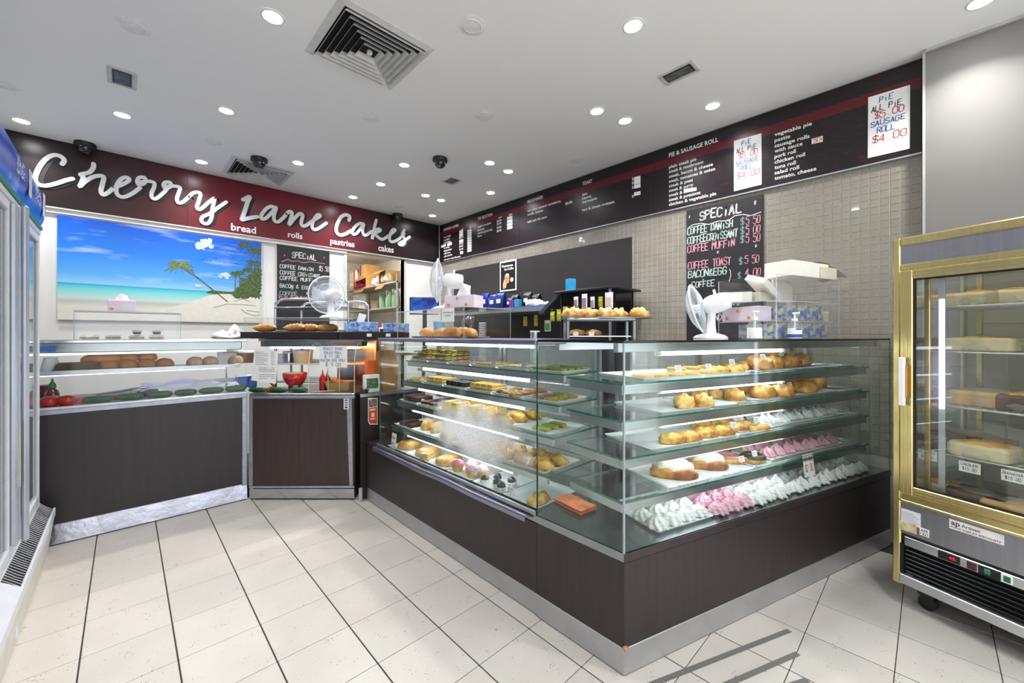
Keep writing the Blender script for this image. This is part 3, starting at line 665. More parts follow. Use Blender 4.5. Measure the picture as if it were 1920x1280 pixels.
# wire mesh racks lying on the right half of the shelves
wire=M('chrome_wire','#a9adb0',.25,.95,.05)
def wirerack(nm,label,loc_,rz,L,D,n,dz=.012,grp=None):
    t=thing(nm,label,'wire rack',loc_,rz,grp)
    f=MB(); f.tube([(0,0,dz),(L,0,dz),(L,D,dz),(0,D,dz)],.0028,6,closed=True); f.tube([(0,0,.003),(L,0,.003),(L,D,.003),(0,D,.003)],.0028,6,closed=True); f.build('frame',wire,t)
    w=MB()
    for i in range(n):
        x=L*(i+.5)/n; w.tube([(x,0,.003),(x,0,dz),(x,D,dz),(x,D,.003)],.0012,4,cap=False)
    for j in range(4): w.tube([(0,D*(j+1)/5,dz-.002),(L,D*(j+1)/5,dz-.002)],.0016,4)
    w=w.build('wires',wire,t); w['kind']='stuff'
    return t
for z,nmz,a,b_ in ((SH[0],'top',.98,2.0),(SH[1],'second',.86,2.1),(SH[2],'third',.92,2.1),(SH[3],'fourth',1.0,2.1)):
    wirerack('wire_rack','chrome wire rack at the wall end of the %s shelf of the corner case'%nmz,PR(a,.09,z),AR,b_-a,.32,60,grp='wire racks in the corner case')
# ================================================================== ANGLED FOOD UNIT
ORG=camp(-2.185,3.345); au=thing('food_display_unit','angled hot food unit with curved glass and dark laminate front','food display',ORG,-TH)
WU=.875; tape=M('silver_tape','#a6a9b3',.35,.6,.1,25)
MB().box(.01,WU-.01,.03,.62,.1,.855).build('carcass',lam,au)
MB().box(.0,WU,.0,.028,.118,.842,bev=.002).build('front_panel',M('brown_laminate','#3b302d',.45,0,.14,3,stretch=(14,14,1)),au)
t_=MB(); t_.box(0,WU,-.004,.03,.842,.862,bev=.001); t_.box(0,.03,-.003,0,.12,.842); t_.build('edge_tape',tape,au)
t_=MB(); t_.prism([(WU-.065,.842),(WU-.02,.842),(WU-.012,.12),(WU-.04,.12)],0,.003,T=frame((0,0,0),(1,0,0),(0,0,1))); t_.build('edge_tape',tape,au)
MB().box(.0,WU,.0,.02,.012,.092,bev=.002).build('kick_plate',steel2,au); MB().box(0,WU,-.003,.01,.098,.116,bev=.002).build('kick_edge',tape,au)
MB().box(.02,WU-.02,.04,.6,0,.1).build('plinth',black,au)
MB().box(0,WU,0,.64,.862,.884,bev=.002).build('deck',steel,au)
prof=[(.012,.884),(.010,1.0),(.010,1.10),(.022,1.19),(.05,1.255),(.10,1.30),(.16,1.322)]
for a,b_ in ((.003,.488),(.494,WU-.004)):
    g=MB(); pr=cr([(0,)+p for p in prof],3); n=len(pr); V=[];F=[]
    for p in pr: V+=[(a,p[1],p[2]),(b_,p[1],p[2])]
    F=[(2*i,2*i+1,2*i+3,2*i+2) for i in range(n-1)]; g.add(V,F,sm=True); g.build('curved_glass',G('curved_clear_glass',(.97,.985,.98),1.25),au)
amberlit_edge=M('glass_edge_amberlit','#d9c9a6',.2,0,.1)  # amber glow of the heat lamp put into the edge colour
for x in (.490,WU-.004):
    pr=cr([(0,)+p for p in prof],3); pl=[(p[1],p[2]) for p in pr]+[(.6,1.322),(.6,.884)]
    g=MB(); g.add([(x,y,z) for y,z in pl],[tuple(range(len(pl)))]); s_=g.build('side_glass',G('side_clear_glass',(.97,.985,.98),1.25),au)
    MB().tube([(x,p[1],p[2]) for p in pr],.0035,6).build('glass_edge',amberlit_edge,s_)
MB().box(0,WU+.03,.12,.66,1.318,1.338,bev=.003).build('lid',steel,au)
MB().box(0,WU,.15,.3,1.27,1.317,bev=.003).build('lamp_housing',steel2,au)
MB().box(.02,WU-.02,.32,.6,1.10,1.113,bev=.002).build('shelf',white,au)
u=MB()
for x in (.02,.48,WU-.03): u.box(x,x+.012,.58,.6,.884,1.318)
u.build('upright',alu,au)
MB().tube([(.54,.22,1.262),(.83,.22,1.262)],.012,10).build('heat_lamp',EM('amber_heat_lamp','#ffa64d',26),au)
MB().tube([(.06,.2,1.262),(.42,.2,1.262)],.009,10).build('lamp_tube',EM('cool_unit_tube','#e8ecff',6),au)
u=MB(); u.box(.5,WU-.02,.595,.6,.884,1.31); u.build('back_plate',steel2,au)
# infill cabinet beside the long case
ic=thing('infill_cabinet','narrow dark cabinet with steel top between food unit and long case','cabinet',(1.40,3.262,0))
ipl=[(0,0),(.58,0),(.38,.398),(.025,.073)]
MB().prism(ipl,.02,.855).build('body',lam,ic); MB().prism(ipl,.856,.882).build('top',steel,ic)
MB().box(-.012,.012,-.014,.006,.004,.11,bev=.003).build('end_block',M('grey_end_block','#c8c8ca',.4),ic)
# raised dark counter slabs
slabm=M('dark_slab_laminate','#2a201f',.4,0,.12,3)
for a,b_,lb in ((-2.298,-1.478,'dark raised counter slab holding pastries above the food unit'),(-1.466,-.985,'dark raised counter slab with tissue box, right of the pastry slab')):
    t=thing('counter_slab',lb,'counter',camp(a,3.40,1.339),-TH)
    MB().box(0,b_-a,0,.46,.003,.059,bev=.002).build('slab',slabm,t); MB().box(.02,b_-a-.02,.1,.4,0,.003).build('underside',black,t)
    for q,x in enumerate((.26,.42) if b_>-1.2 else ()):
        MB().box(x-.02,x+.02,-.0012,.0,.018,.044).build('price_label',paper,t)
# ================================================================== SANDWICH COUNTER AT THE LEFT
SX0,SX1,SY=-1.12,.735,3.947
sc=thing('sandwich_counter','long sandwich counter with glass front, steel top and dark panel at the left','food display',(SX0,SY,0)); WS=SX1-SX0
MB().box(0,WS-.02,.035,.68,.1,.86).build('carcass',lam,sc)
MB().box(0,WS-.035,.008,.035,.135,.852,bev=.002).build('front_panel',M('plum_laminate','#2b2428',.4,0,.14,3,stretch=(14,14,1)),sc)
MB().box(WS-.036,WS,.004,.035,.12,.866,bev=.003).build('end_tape',tape,sc)
MB().box(0,WS,.0,.03,.852,.884,bev=.003).build('edge_band',tape,sc)
k=MB(); k.grid(lambda u,v:(u*WS,.002+.018*v+.002*sin(40*u)*v,.008+.125*v),40,4); k.build('kick_plate',M('crinkled_silver_tape','#b4b6c4',.18,.9,.05,9,bump=.25,bs=16),sc)
k=MB(); k.box(0,WS,.016,.034,.128,.15,bev=.004); k.build('kick_edge',tape,sc)
MB().box(0,WS,.05,.66,0,.1).build('plinth',black,sc)
MB().box(0,WS,.0,.68,.884,.9,bev=.002).build('deck',M('pale_deck','#c9ccd6',.3,.4),sc)
g=MB(); pane(g,.0,WS-.004,.012,.017,.9,1.315); g.build('front_glass',[G('counter_glass',(.97,.985,.985),1.22),M('dark_seam','#30393b',.3)],sc)
MB().box(0,WS,.0,.70,1.316,1.338,bev=.004).build('lid',steel2,sc)
MB().box(0,WS,.22,.42,1.245,1.316,bev=.006).build('lamp_housing',M('soft_steel','#b3b5b6',.24,.85,.06,3),sc)
MB().box(0,WS,.31,.62,1.098,1.113,bev=.003).build('shelf',M('milky_shelf','#dfe0ea',.3),sc)
MB().box(0,WS,.300,.31,1.088,1.118,bev=.002).build('shelf_edge',alu,sc)
MB().tube([(.1,.36,1.085),(WS-.1,.36,1.085)],.008,8).build('lamp_tube',EM('violet_white_tube','#dcd6ff',2.2),sc)
MB().tube([(.1,.30,1.235),(WS-.1,.30,1.235)],.008,8).build('lamp_tube',EM('white_tube_soft','#f0f2ff',1.6),sc)
u=MB()
for x in (.05,WS-.06): u.box(x,x+.012,.6,.62,.9,1.316)
u.build('upright',alu,sc)
MB().box(WS-1.135,WS-1.06,.0105,.0118,1.262,1.30).build('blue_sticker',M('blue_sticker','#2c63b0',.4,0,.3,60),sc)
# ================================================================== CAKES AND TRAYS
def RT(px,n):
    q=(px-960)/FPX; x0,y0=PCX+nR[0]*n,PCY+nR[1]*n
    r0,d0=x0*CT-y0*ST,x0*ST+y0*CT; r1,d1=eR[0]*CT-eR[1]*ST,eR[0]*ST+eR[1]*CT
    return (q*d0-r0)/(r1-q*d1)
def rp(px,n,z): return PR(RT(px,n),n,z)
def lp(px,x,z): return onX(px,600,PCX+x)[:2]+(z,)
def put(me,name,label,cat,pos,rz=0,group=None,scale=None,rot=None):
    o=bpy.data.objects.new(name,me); col.objects.link(o); o.location=pos; o.rotation_euler=rot or (0,0,rz)
    if scale: o.scale=(scale,)*3 if isinstance(scale,(int,float)) else scale
    return tag(o,label,cat,group)
def rrect(hx,hy,r,n=4):
    o=[]
    for cx,cy,a0 in ((hx-r,hy-r,0),(-hx+r,hy-r,pi/2),(-hx+r,-hy+r,pi),(hx-r,-hy+r,3*pi/2)):
        for i in range(n+1): a=a0+pi/2*i/n; o.append((cx+r*cos(a),cy+r*sin(a)))
    return o
def loft(mb,rings,mi=0,sm=False,capb=True,capt=True):
    n=len(rings[0]); V=[p for r in rings for p in r]; F=[]
    for k in range(len(rings)-1):
        for i in range(n): j=(i+1)%n; F.append((k*n+i,k*n+j,(k+1)*n+j,(k+1)*n+i))
    mb.add(V,F,None,mi,sm)
    if capb: mb.add(rings[0],[tuple(range(n))[::-1]],None,mi)
    if capt: mb.add(rings[-1],[tuple(range(n))],None,mi)
TRC={}
def traymesh(L,W,h=.014,mat=None):
    k=(round(L,3),round(W,3),h,mat)
    if k in TRC: return TRC[k]
    mb=MB(); R=[]
    for ins,z in ((.012,0),(.002,h*.8),(0,h),(.004,h),(.006,h*.85),(.016,.003)):
        R.append([(x,y,z) for x,y in rrect(L/2-ins,W/2-ins,.012)])
    loft(mb,R); TRC[k]=mb.mesh('serving_tray',mat or trayw); return TRC[k]
def tray(label,pos,rz,L,W,group='white serving trays',h=.014,mat=None): return put(traymesh(L,W,h,mat),'serving_tray',label,'tray',pos,rz,group)
gold=M('golden_pastry','#dda44e',.4,0,.1,17,bump=.5,bs=45,col2='#8a451a',coat=.3)
palegold=M('pale_pastry','#e8c676',.45,0,.1,22,bump=.5,bs=50,col2='#b9742a',coat=.15)
cheese=M('cheese_roll','#e8c25c',.45,0,.1,24,bump=.6,bs=60,col2='#a35a22',coat=.15)
brown=M('chocolate','#4a2a1e',.4,0,.2,20,bump=.2,bs=60); darkb=M('dark_chocolate','#2b1a18',.35,0,.2,30,bump=.3,bs=90,coat=.3)
yel=M('yellow_sponge','#e3b64e',.7,0,.1,40,bump=.4,bs=120); cream=M('whipped_cream','#f6f1e2',.5,0,.02,20,bump=.2,bs=40)
grn=M('olive_biscuit','#d3c45c',.6,0,.1,40,bump=.3,bs=90,col2='#a8973c'); lime=M('green_icing','#a9c23f',.35,0,.05,20)
pinki=M('pink_icing','#e8879c',.3,0,.06,20,coat=.3); merw=M('white_meringue','#ecebea',.55,0,.02,20,sub=.0); merp=M('pink_meringue','#e9b3c4',.55,0,.05,20)
caramel=M('caramel','#c98a3a',.4,0,.1,20); wrapm=G('cling_wrap',(.9,.92,.93),1.5,.08,haze=.30)
def mer(seed):
    rnd=random.Random(seed); tw=rnd.uniform(.7,1.3); tip=rnd.uniform(.058,.068); lb=rnd.choice((6,7,8))
    mb=MB(); mb.lathe([(.034,0),(.043,.005),(.0445,.012),(.041,.018),(.0375,.021),(.039,.026),(.036,.032),(.028,.035),(.029,.040),(.022,.045),(.012,.049),(.006,tip-.007),(.0012,tip)],32,lob=lb,amp=.24,tw=tw,cap=True); return mb
MW=[mer(i).mesh('meringue',merw) for i in range(4)]; MP=[mer(i+9).mesh('meringue',merp) for i in range(4)]
def bun(seed,mat,sx,sy,sz,lump=.1): return MB().blob(sx,sy,sz,seed,lump,22,12).mesh('pastry',mat)
DAN=[bun(i,gold,.062,.042,.05,.13) for i in range(3)]; SCO=[bun(i+5,palegold,.047,.04,.055,.14) for i in range(3)]; ROL=[bun(i+11,cheese,.062,.036,.045,.10) for i in range(4)]
PIE=[bun(i+20,palegold,.085,.085,.045,.05) for i in range(2)]
COOK=MB().lathe([(.034,0),(.038,.004),(.038,.009),(.034,.012),(.001,.013)],22).mesh('biscuit',M('shortbread','#cfa45c',.6,0,.1,40,bump=.2))
KISS=MB(); KISS.lathe([(.024,0),(.030,.005),(.029,.011),(.026,.013)],16,mi=0); KISS.lathe([(.026,.013),(.027,.016),(.026,.018)],16,mi=1,cap=False); KISS.lathe([(.026,.018),(.030,.021),(.027,.028),(.012,.032),(.001,.0325)],16,mi=0); KISS=KISS.mesh('biscuit',[grn,brown])
def slice_(l,w,layers):
    mb=MB(); z=0; ms=[]
    for m,h in layers:
        mb.box(-l/2,l/2,-w/2,w/2,z,z+h,bev=.003,mi=len(ms)); z+=h-.001; ms.append(m)
    return mb.mesh('cake_slice',ms)
S_sponge=slice_(.13,.045,[(yel,.02),(cream,.008),(yel,.018)]); S_lam=slice_(.07,.055,[(darkb,.04)]); S_choc=slice_(.12,.07,[(yel,.012),(brown,.02)])
S_cust=slice_(.10,.07,[(caramel,.008),(M('custard','#eed27c',.4),.035),(palegold,.008)]); S_green=slice_(.10,.045,[(palegold,.01),(lime,.010)])
S_pink=slice_(.10,.035,[(palegold,.01),(pinki,.007)]); S_yel=slice_(.09,.04,[(palegold,.012),(M('yellow_icing','#e8cf5e',.4),.007)]); S_wht=slice_(.10,.04,[(palegold,.010),(cream,.008)])
S_block=slice_(.15,.09,[(brown,.045)])
TART=MB(); TART.lathe([(.028,0),(.038,.016),(.040,.018),(.036,.017)],20,mi=0,lob=12,amp=.02); TART.lathe([(.036,.017),(.025,.021),(.001,.024)],20,mi=1,cap=False); 
TARTY=TART.mesh('tart',[palegold,M('egg_custard','#e2a035',.35,0,.15,30,coat=.3)]); TARTG=TART.mesh('tart',[palegold,lime]); TARTP=TART.mesh('tart',[palegold,pinki])
PAP=MB().lathe([(.022,0),(.031,.024),(.0315,.026)],24,lob=12,amp=.05,cap=True); 
# ---- long case, top shelf
def Ltray(shelf,ya,yb,xw=.30,what=''):
    z=([CZ]+SH[::-1])[shelf]; o=([.035]+OFF[::-1])[shelf]
    L=yb-ya-.008; return tray('white tray of %s'%what,(PCX+o+.005+xw/2,(ya+yb)/2,z),pi/2,L,xw),z
def rowL(shelf,yas,depth=.02):
    z=([CZ]+SH[::-1])[shelf]; o=([.035]+OFF[::-1])[shelf]; return z,PCX+o
rnd=random.Random(3)
ys=[1.36+.268*i for i in range(7)]
names=[('green iced slices, nearest the glass joint on the top tier','n'),('white iced fingers on the top tier',''),('yellow iced fingers on the top tier',''),('pink iced fingers on the top tier',''),('stacked olive biscuits on the top tier, near half',''),('stacked olive biscuits on the top tier, far half','')]
z,x0=rowL(4,0)
for i,(nm,_) in enumerate(names): Ltray(4,ys[i],ys[i+1],.28,nm)
for i,(me,nm,lb) in enumerate(((S_green,'iced_slice','flat green iced slice on the top tier of the long case'),(S_wht,'iced_slice','white iced finger biscuit on the top tier of the long case'),(S_yel,'iced_slice','yellow iced finger biscuit on the top tier of the long case'),(S_pink,'iced_slice','pink iced finger biscuit on the top tier of the long case'))):
    for k in range(8):
        put(me,nm,lb,'slice',(x0+.05+.062*(k//2)+.01,ys[i]+.07+.125*(k%2),z+.004+(.022 if False else 0)),pi/2+rnd.uniform(-.15,.15),'iced fingers on the top tier')
for i in (4,5):
    for lay in range(3):
        for k in range(14-4*lay):
            put(KISS,'biscuit','round olive sandwich biscuit, %s layer of the %s heap'%(('bottom','middle','top')[lay],('near','far')[i-4]),'biscuit',(x0+.045+.055*(k%4)+.02*lay,ys[i]+.04+.062*(k//4)+.02*lay,z+.005+.030*lay),rnd.uniform(0,6),'olive sandwich biscuits',rot=(rnd.uniform(-.25,.25),rnd.uniform(-.25,.25),rnd.uniform(0,6)))
# second shelf
z,x0=rowL(3,0)
nm2=['pink and green tarts on the second tier','sugared pastries on the second tier','cream sponge fingers on the second tier','chocolate lamingtons on the second tier','plain sponge fingers on the second tier','flat golden pastries on the second tier']
for i,nm in enumerate(nm2): Ltray(3,ys[i],ys[i+1],.29,nm)
for k in range(6): put((TARTG,TARTP)[k%2] if k<4 else TARTG,'tart',('tart with green icing on the second tier by the glass joint','tart with pink icing on the second tier by the glass joint')[k%2 if k<4 else 0],'tart',(x0+.06+.09*(k//2),ys[0]+.08+.10*(k%2),z+.004),0,'iced tarts')
for k in range(5): put(DAN[k%3],'pastry','flat sugared pastry between tarts and cream sponge fingers','pastry',(x0+.06+.08*(k//2),ys[1]+.07+.12*(k%2),z+.004),.5+k,'sugared pastries on the second tier',(1,1,.6))
for k in range(4): put(S_sponge,'cake_slice','yellow sponge finger with cream, near of two sponge trays','cake slice',(x0+.10,ys[2]+.04+.062*k,z+.004),rnd.uniform(-.1,.1),'cream sponge fingers')
for k in range(6): put(S_lam,'lamington','dark chocolate lamington square on the second tier','cake',(x0+.055+.085*(k//3),ys[3]+.055+.075*(k%3),z+.004),rnd.uniform(-.1,.1),'chocolate lamingtons')
for k in range(4): put(S_sponge,'cake_slice','yellow sponge finger behind the lamingtons, far sponge tray','cake slice',(x0+.10,ys[4]+.05+.06*k,z+.004),rnd.uniform(-.1,.1),'far sponge fingers')
for k in range(5): put(ROL[k%4],'pastry','flat golden pastry at the far end of the second tier','pastry',(x0+.06+.08*(k//2),ys[5]+.07+.11*(k%2),z+.004),k,'golden pastries at the far end',(1.1,1.1,.5))
# third shelf
z,x0=rowL(2,0)
nm3=['green slices on the middle tier','wrapped buns on the middle tier','orange custard slices on the middle tier','yellow custard slices on the middle tier','chocolate slices on the middle tier','chocolate blocks on the middle tier']
for i,nm in enumerate(nm3): Ltray(2,ys[i],ys[i+1],.31,nm)
for k in range(3): put(S_green,'iced_slice','green slice on the middle tier by the glass joint','slice',(x0+.08+.07*k,ys[0]+.13,z+.004),pi/2,'green slices on the middle tier')
for k in range(3): put(ROL[k],'pastry','wrapped pale bun on the middle tier','pastry',(x0+.06+.09*k,ys[1]+.13,z+.004),pi/2,'wrapped buns on the middle tier',1.35)
for i in (2,3):
    for k in range(4): put(S_cust,'cake_slice',('orange','yellow')[i-2]+' custard slice behind the fogged glass','cake slice',(x0+.075+.115*(k//2),ys[i]+.075+.115*(k%2),z+.004),rnd.uniform(-.1,.1),'custard slices behind the fog',(1,1,1.25))
for k in range(4): put(S_choc,'cake_slice','chocolate topped slice on the middle tier','cake slice',(x0+.08+.13*(k//2),ys[4]+.08+.11*(k%2),z+.004),rnd.uniform(-.2,.2),'chocolate topped slices')
for k in range(2): put(S_block,'cake_slice','solid chocolate block at the far end of the middle tier','cake slice',(x0+.1,ys[5]+.07+.11*k,z+.004),0,'chocolate blocks')
# fourth shelf
z,x0=rowL(1,0)
nm4=['wrapped rolls on the fourth tier','iced bun slices on the fourth tier','egg tarts on the fourth tier','a pastry twist on the fourth tier','wrapped loaves on the fourth tier','dark slices on the fourth tier']
for i,nm in enumerate(nm4): Ltray(1,ys[i],ys[i+1],.31,nm)
for k in range(4): put(ROL[k%4],'pastry','wrapped brown roll on the fourth tier by the glass joint','pastry',(x0+.07+.11*(k//2),ys[0]+.08+.12*(k%2),z+.004),pi/2,'wrapped rolls by the joint',1.3)
for k in range(4): put(SCO[k%3],'pastry','iced bun on the fourth tier beside the egg tarts','pastry',(x0+.06+.1*(k//2),ys[1]+.07+.12*(k%2),z+.004),k,'iced buns on the fourth tier')
for k in range(8): put(TARTY,'tart','yellow egg tart on the fourth tier','tart',(x0+.05+.075*(k//3),ys[2]+.05+.08*(k%3),z+.004),0,'egg tarts')
put(ROL[1],'pastry','single golden pastry twist on the fourth tier','pastry',(x0+.07,ys[3]+.13,z+.004),pi/2,None,1.3)
for k in range(2):
    put(PIE[k],'wrapped_loaf','wrapped pale loaf on the fourth tier behind fogged glass','loaf',(x0+.14,ys[4]+.08+.13*k,z+.004),0,'wrapped loaves',(.9,.7,1.6))
for k in range(2): put(S_block,'cake_slice','dark wrapped slice at the far end of the fourth tier','cake slice',(x0+.1,ys[5]+.07+.11*k,z+.004),0,'dark wrapped slices',(.9,.9,.7))
# floor of the long case
z,x0=rowL(0,0)
nm5=['wrapped buns on the case floor','chocolate balls on the case floor','pink cupcakes on the case floor','a striped pie on the case floor','a custard pie on the case floor','a plain round pie on the case floor']
for i,nm in enumerate(nm5): Ltray(0,ys[i],ys[i+1],.34,nm)
put(ROL[3],'pastry','wrapped grey bun on the case floor by the glass joint','pastry',(x0+.08,ys[0]+.06,z+.004),0,None,1.2)
ball=MB(); ball.v,ball.f,ball.mi,ball.sm=list(PAP.v),list(PAP.f),list(PAP.mi),list(PAP.sm); ball.blob(.027,.027,.046,4,.05,16,10,T=Tr(0,0,.008),mi=1); BALL=ball.mesh('chocolate_ball',[paper,darkb])
for k,(a,b_) in enumerate(((.055,.20),(.065,.10),(.12,.16),(.14,.06),(.045,.045))): put(BALL,'chocolate_ball','chocolate ball in a white paper cup','cake',(x0+a,ys[1]+b_,z+.004),k,'chocolate balls')
cup=MB(); cup.lathe([(.024,0),(.034,.036)],24,lob=14,amp=.03,mi=0)
cupc=cup.mesh('cake',yel)
ice=MB().lathe([(.035,.034),(.037,.040),(.032,.051),(.018,.059),(.001,.062)],22,cap=False)
ICE=[ice.mesh('icing',pinki),ice.mesh('icing',M('pink_speckled_icing','#eaa9b4',.35,0,.2,160,col2='#f6efe6'))]
cpos=[(.06,.22),(.10,.13),(.06,.07),(.16,.19),(.15,.06),(.10,.025),(.20,.12)]
for k,(a,b_) in enumerate(cpos):
    t=thing('cupcake',('cupcake with smooth pink icing on the case floor','cupcake with sprinkled pink icing on the case floor')[k%2],'cupcake',(x0+a*1.15,ys[2]+b_,z+.004),k,'pink cupcakes'); t.scale=(1.2,1.2,1.2)
    link('cake',cupc,t); link('icing',ICE[k%2],t)
put(PIE[0],'pie','striped golden round pie beside the cupcakes','pie',(x0+.13,ys[3]+.13,z+.004),0,None,1.15); put(PIE[1],'pie','pale custard pie in the middle of the pies','pie',(x0+.13,ys[4]+.13,z+.004),1,None,1.15); put(PIE[0],'pie','plain yellow pie at the far end of the case floor','pie',(x0+.13,ys[5]+.13,z+.004),2,None,1.15)
put(S_cust,'cake_slice','pale cut pie wedge in front of the custard pie','cake slice',(x0+.06,ys[4]+.03,z+.004),.4)
# ---- price cards
def card(label,pos,rz,wd=.05,ht=.032,lines=2,tilt=.25,mt=ink,texts=None,grp=None,stand=.012):
    t=thing('price_card',label,'price card',pos,rz,grp); m=Tr(0,0,stand)@Rx(-tilt)
    MB().box(-wd/2,wd/2,-.0006,.0006,0,ht,T=m).build('card',paper,t)
    fr=m@frame((-wd/2,-.0007,0),(1,0,0),(0,0,1))
    if texts:
        for (s,fx,fy,fw,fh,w_) in texts:
            mb=MB(); q=fr@Vector((wd*fx,ht*fy,0)); hand(mb,s,q,((1,0,0),m.to_3x3()@Vector((0,0,1))),wd*fw,ht*fh,w_,z=.0006); mb.build('writing',mt,t)
    else:
        for l in range(lines):
            mb=MB(); scribble(mb,fr,wd*.12,wd*(.85-.2*l),ht*(.7-.38*l),ht*.16,ht*.05,l+int(pos[0]*991)); mb.build('scribble',mt,t)
    MB().box(-.002,.002,0,.003,0,stand+.004).build('pin',M('clear_pin','#d8d8d0',.3),t)
    return t
FL=radians(-90)   # faces the shop floor, -X
for lb,px,x,sh in (('the olive biscuits',803,OFF[0]+.16,SH[0]),('the pink fingers',885,OFF[0]+.03,SH[0]),('the yellow fingers',925,OFF[0]+.03,SH[0]),('the white fingers',982,OFF[0]+.03,SH[0]),('the green slices',1043,OFF[0]+.12,SH[0]),
 ('the flat golden pastries',800,OFF[1]+.12,SH[1]),('the plain sponge fingers',841,OFF[1]+.10,SH[1]),('the lamingtons',877,OFF[1]+.10,SH[1]),('the cream sponge fingers',921,OFF[1]+.06,SH[1]),
 ('the chocolate blocks',759,OFF[2]+.05,SH[2]),('the chocolate slices',792,OFF[2]+.05,SH[2]),('the middle tier slices',823,OFF[2]+.05,SH[2]),('the egg tarts',942,OFF[3]+.03,SH[3]),('the iced buns',986,OFF[3]+.03,SH[3]),('the cupcakes',889,.06,CZ),('the chocolate balls',956,.06,CZ)):
    big=lb in('the cupcakes','the iced buns','the chocolate balls')
    card('small white price card standing among %s'%lb,lp(px,x,sh+.004+(.03 if lb=='the cupcakes' else 0)),FL,.055 if big else .042,.04 if big else .028,grp='price cards')
card('tall white price card at the far bottom corner of the long case',lp(737,.03,CZ+.004),FL,.07,.115,4,.1,stand=.01)
# ---- corner case
def Rtray(a,b_,n0,n1,z,what): return tray('white tray of %s'%what,PR((a+b_)/2,(n0+n1)/2,z),AR,b_-a,n1-n0)
zf=CZ
tA=(RT(1262,.05)-.02,RT(1366,.05)); t0=RT(1245,.06)
seq=[(.24,.61,'white meringues nearest the glass corner'),(.615,.93,'pink meringues on the corner case floor'),(.935,1.25,'crowded white meringues on the corner case floor'),(1.255,1.62,'white meringues behind the price sign'),(1.625,2.1,'white meringues at the wall end of the floor')]
for a,b_,w_ in seq: Rtray(a,b_,.05,.40,zf,w_)
def mers(meshes,label,grp,a,b_,n0,n1,nt_,nn_,z,skip=()):
    for i in range(nt_):
        for j in range(nn_):
            if (i,j) in skip: continue
            t=a+(b_-a)*(i+.5)/nt_+rnd.uniform(-.008,.008); n=n0+(n1-n0)*(j+.5)/nn_+rnd.uniform(-.008,.008)
            put(meshes[rnd.randrange(4)],'meringue',label+', '+('front row' if j==0 else 'back row' if j==nn_-1 else 'second row' if j==1 else 'third row'),'meringue',PR(t,n,z+.004),rnd.uniform(0,6),grp,rnd.uniform(.92,1.04))
mers(MW,'white piped meringue on the tray nearest the glass corner','white meringues nearest the corner',.25,.60,.055,.33,4,3,zf,((0,2),(3,2)))
mers(MP,'pink piped meringue on the floor tray','pink meringues on the floor tray',.625,.92,.06,.38,3,4,zf)
mers(MW,'white piped meringue right of the pink floor tray','crowded white meringues',.94,1.25,.055,.38,4,4,zf)
mers(MW,'white piped meringue on the tray with the price sign','white meringues by the sign',1.26,1.61,.055,.30,4,3,zf,((1,2),(2,2)))
mers(MW,'white piped meringue at the wall end of the floor','white meringues at the wall end',1.63,2.09,.055,.30,5,3,zf,((2,2),(0,2)))
t=card('larger white card handwritten MERINGUE $2.00 on the corner case floor',rp(1519,.075,zf+.06),AR,.105,.125,0,.12,redink,[('MERINGUE',.06,.70,.88,.17,.004),('$2.00',.12,.22,.76,.32,.003)],stand=.0)
MB().tube([(-.03,0,-.055),(-.03,.004,.02)],.002,6).build('stick',M('wooden_stick','#d9c08a',.7),t)
# fourth: eclairs, fingers, donut, pink meringues
z=SH[3]
ECL=MB(); ECL.blob(.085,.035,.045,31,.08,22,12); ECL.blob(.07,.026,.055,8,.15,20,10,T=Tr(0,0,.018),mi=1)
ECL=ECL.mesh('eclair',[gold,M('dusted_cream','#f4ead8',.6,0,.05,30,bump=.3)])
for a,b_,w_ in ((.36,.66,'a cream eclair, left one on the fourth tier'),(.665,.90,'a cream eclair, right one on the fourth tier'),(.905,1.16,'iced fingers and donuts on the fourth tier')): Rtray(a,b_,.10,.42,z,w_)
put(ECL,'eclair','cream filled eclair on the left tray of the fourth tier','eclair',PR(.50,.20,z+.004),AR-.75,None,1.35); put(ECL,'eclair','cream filled eclair on the right tray of the fourth tier','eclair',PR(.77,.22,z+.004),AR-.75,None,1.25)
def finger(mat):
    mb=MB(); mb.blob(.075,.024,.036,2,.03,20,10,mi=0,flat=.5); mb.blob(.068,.021,.012,3,.03,20,8,T=Tr(0,0,.028),mi=1,flat=.3); return mb.mesh('iced_finger',[palegold,mat])
FP=finger(pinki); put(FP,'iced_finger','pink iced finger bun on the fourth tier, front one','bun',PR(.98,.20,z+.004),AR-.6); put(FP,'iced_finger','pink iced finger bun on the fourth tier, rear one','bun',PR(1.0,.30,z+.004),AR-.6)
dn=MB()
def torus(mb,R,r,zs,mi,a0=0,a1=2*pi,nu=26,nv=12,z0=0):
    mb.grid(lambda u,v:((R+r*cos(a0+(a1-a0)*v))*cos(2*pi*u),(R+r*cos(a0+(a1-a0)*v))*sin(2*pi*u),z0+zs*r*sin(a0+(a1-a0)*v)),nu,nv,None,mi,True,True)
torus(dn,.036,.021,.95,0,z0=.02); torus(dn,.036,.0222,1.0,1,a0=.15,a1=pi-.15,z0=.021); DON=dn.mesh('donut',[palegold,darkb])
put(DON,'donut','chocolate iced ring donut on the fourth tier, front one','donut',PR(1.09,.17,z+.004),0,None,1.15); put(DON,'donut','chocolate iced ring donut on the fourth tier, rear one','donut',PR(1.06,.35,z+.004),0,None,1.1)
tray('long white tray of pink meringues on the fourth tier',PR(1.55,.25,z+.0135),AR,.76,.28)
mers(MP,'pink piped meringue on the fourth tier','pink meringues on the fourth tier',1.19,1.92,.115,.37,8,2,z+.0135)
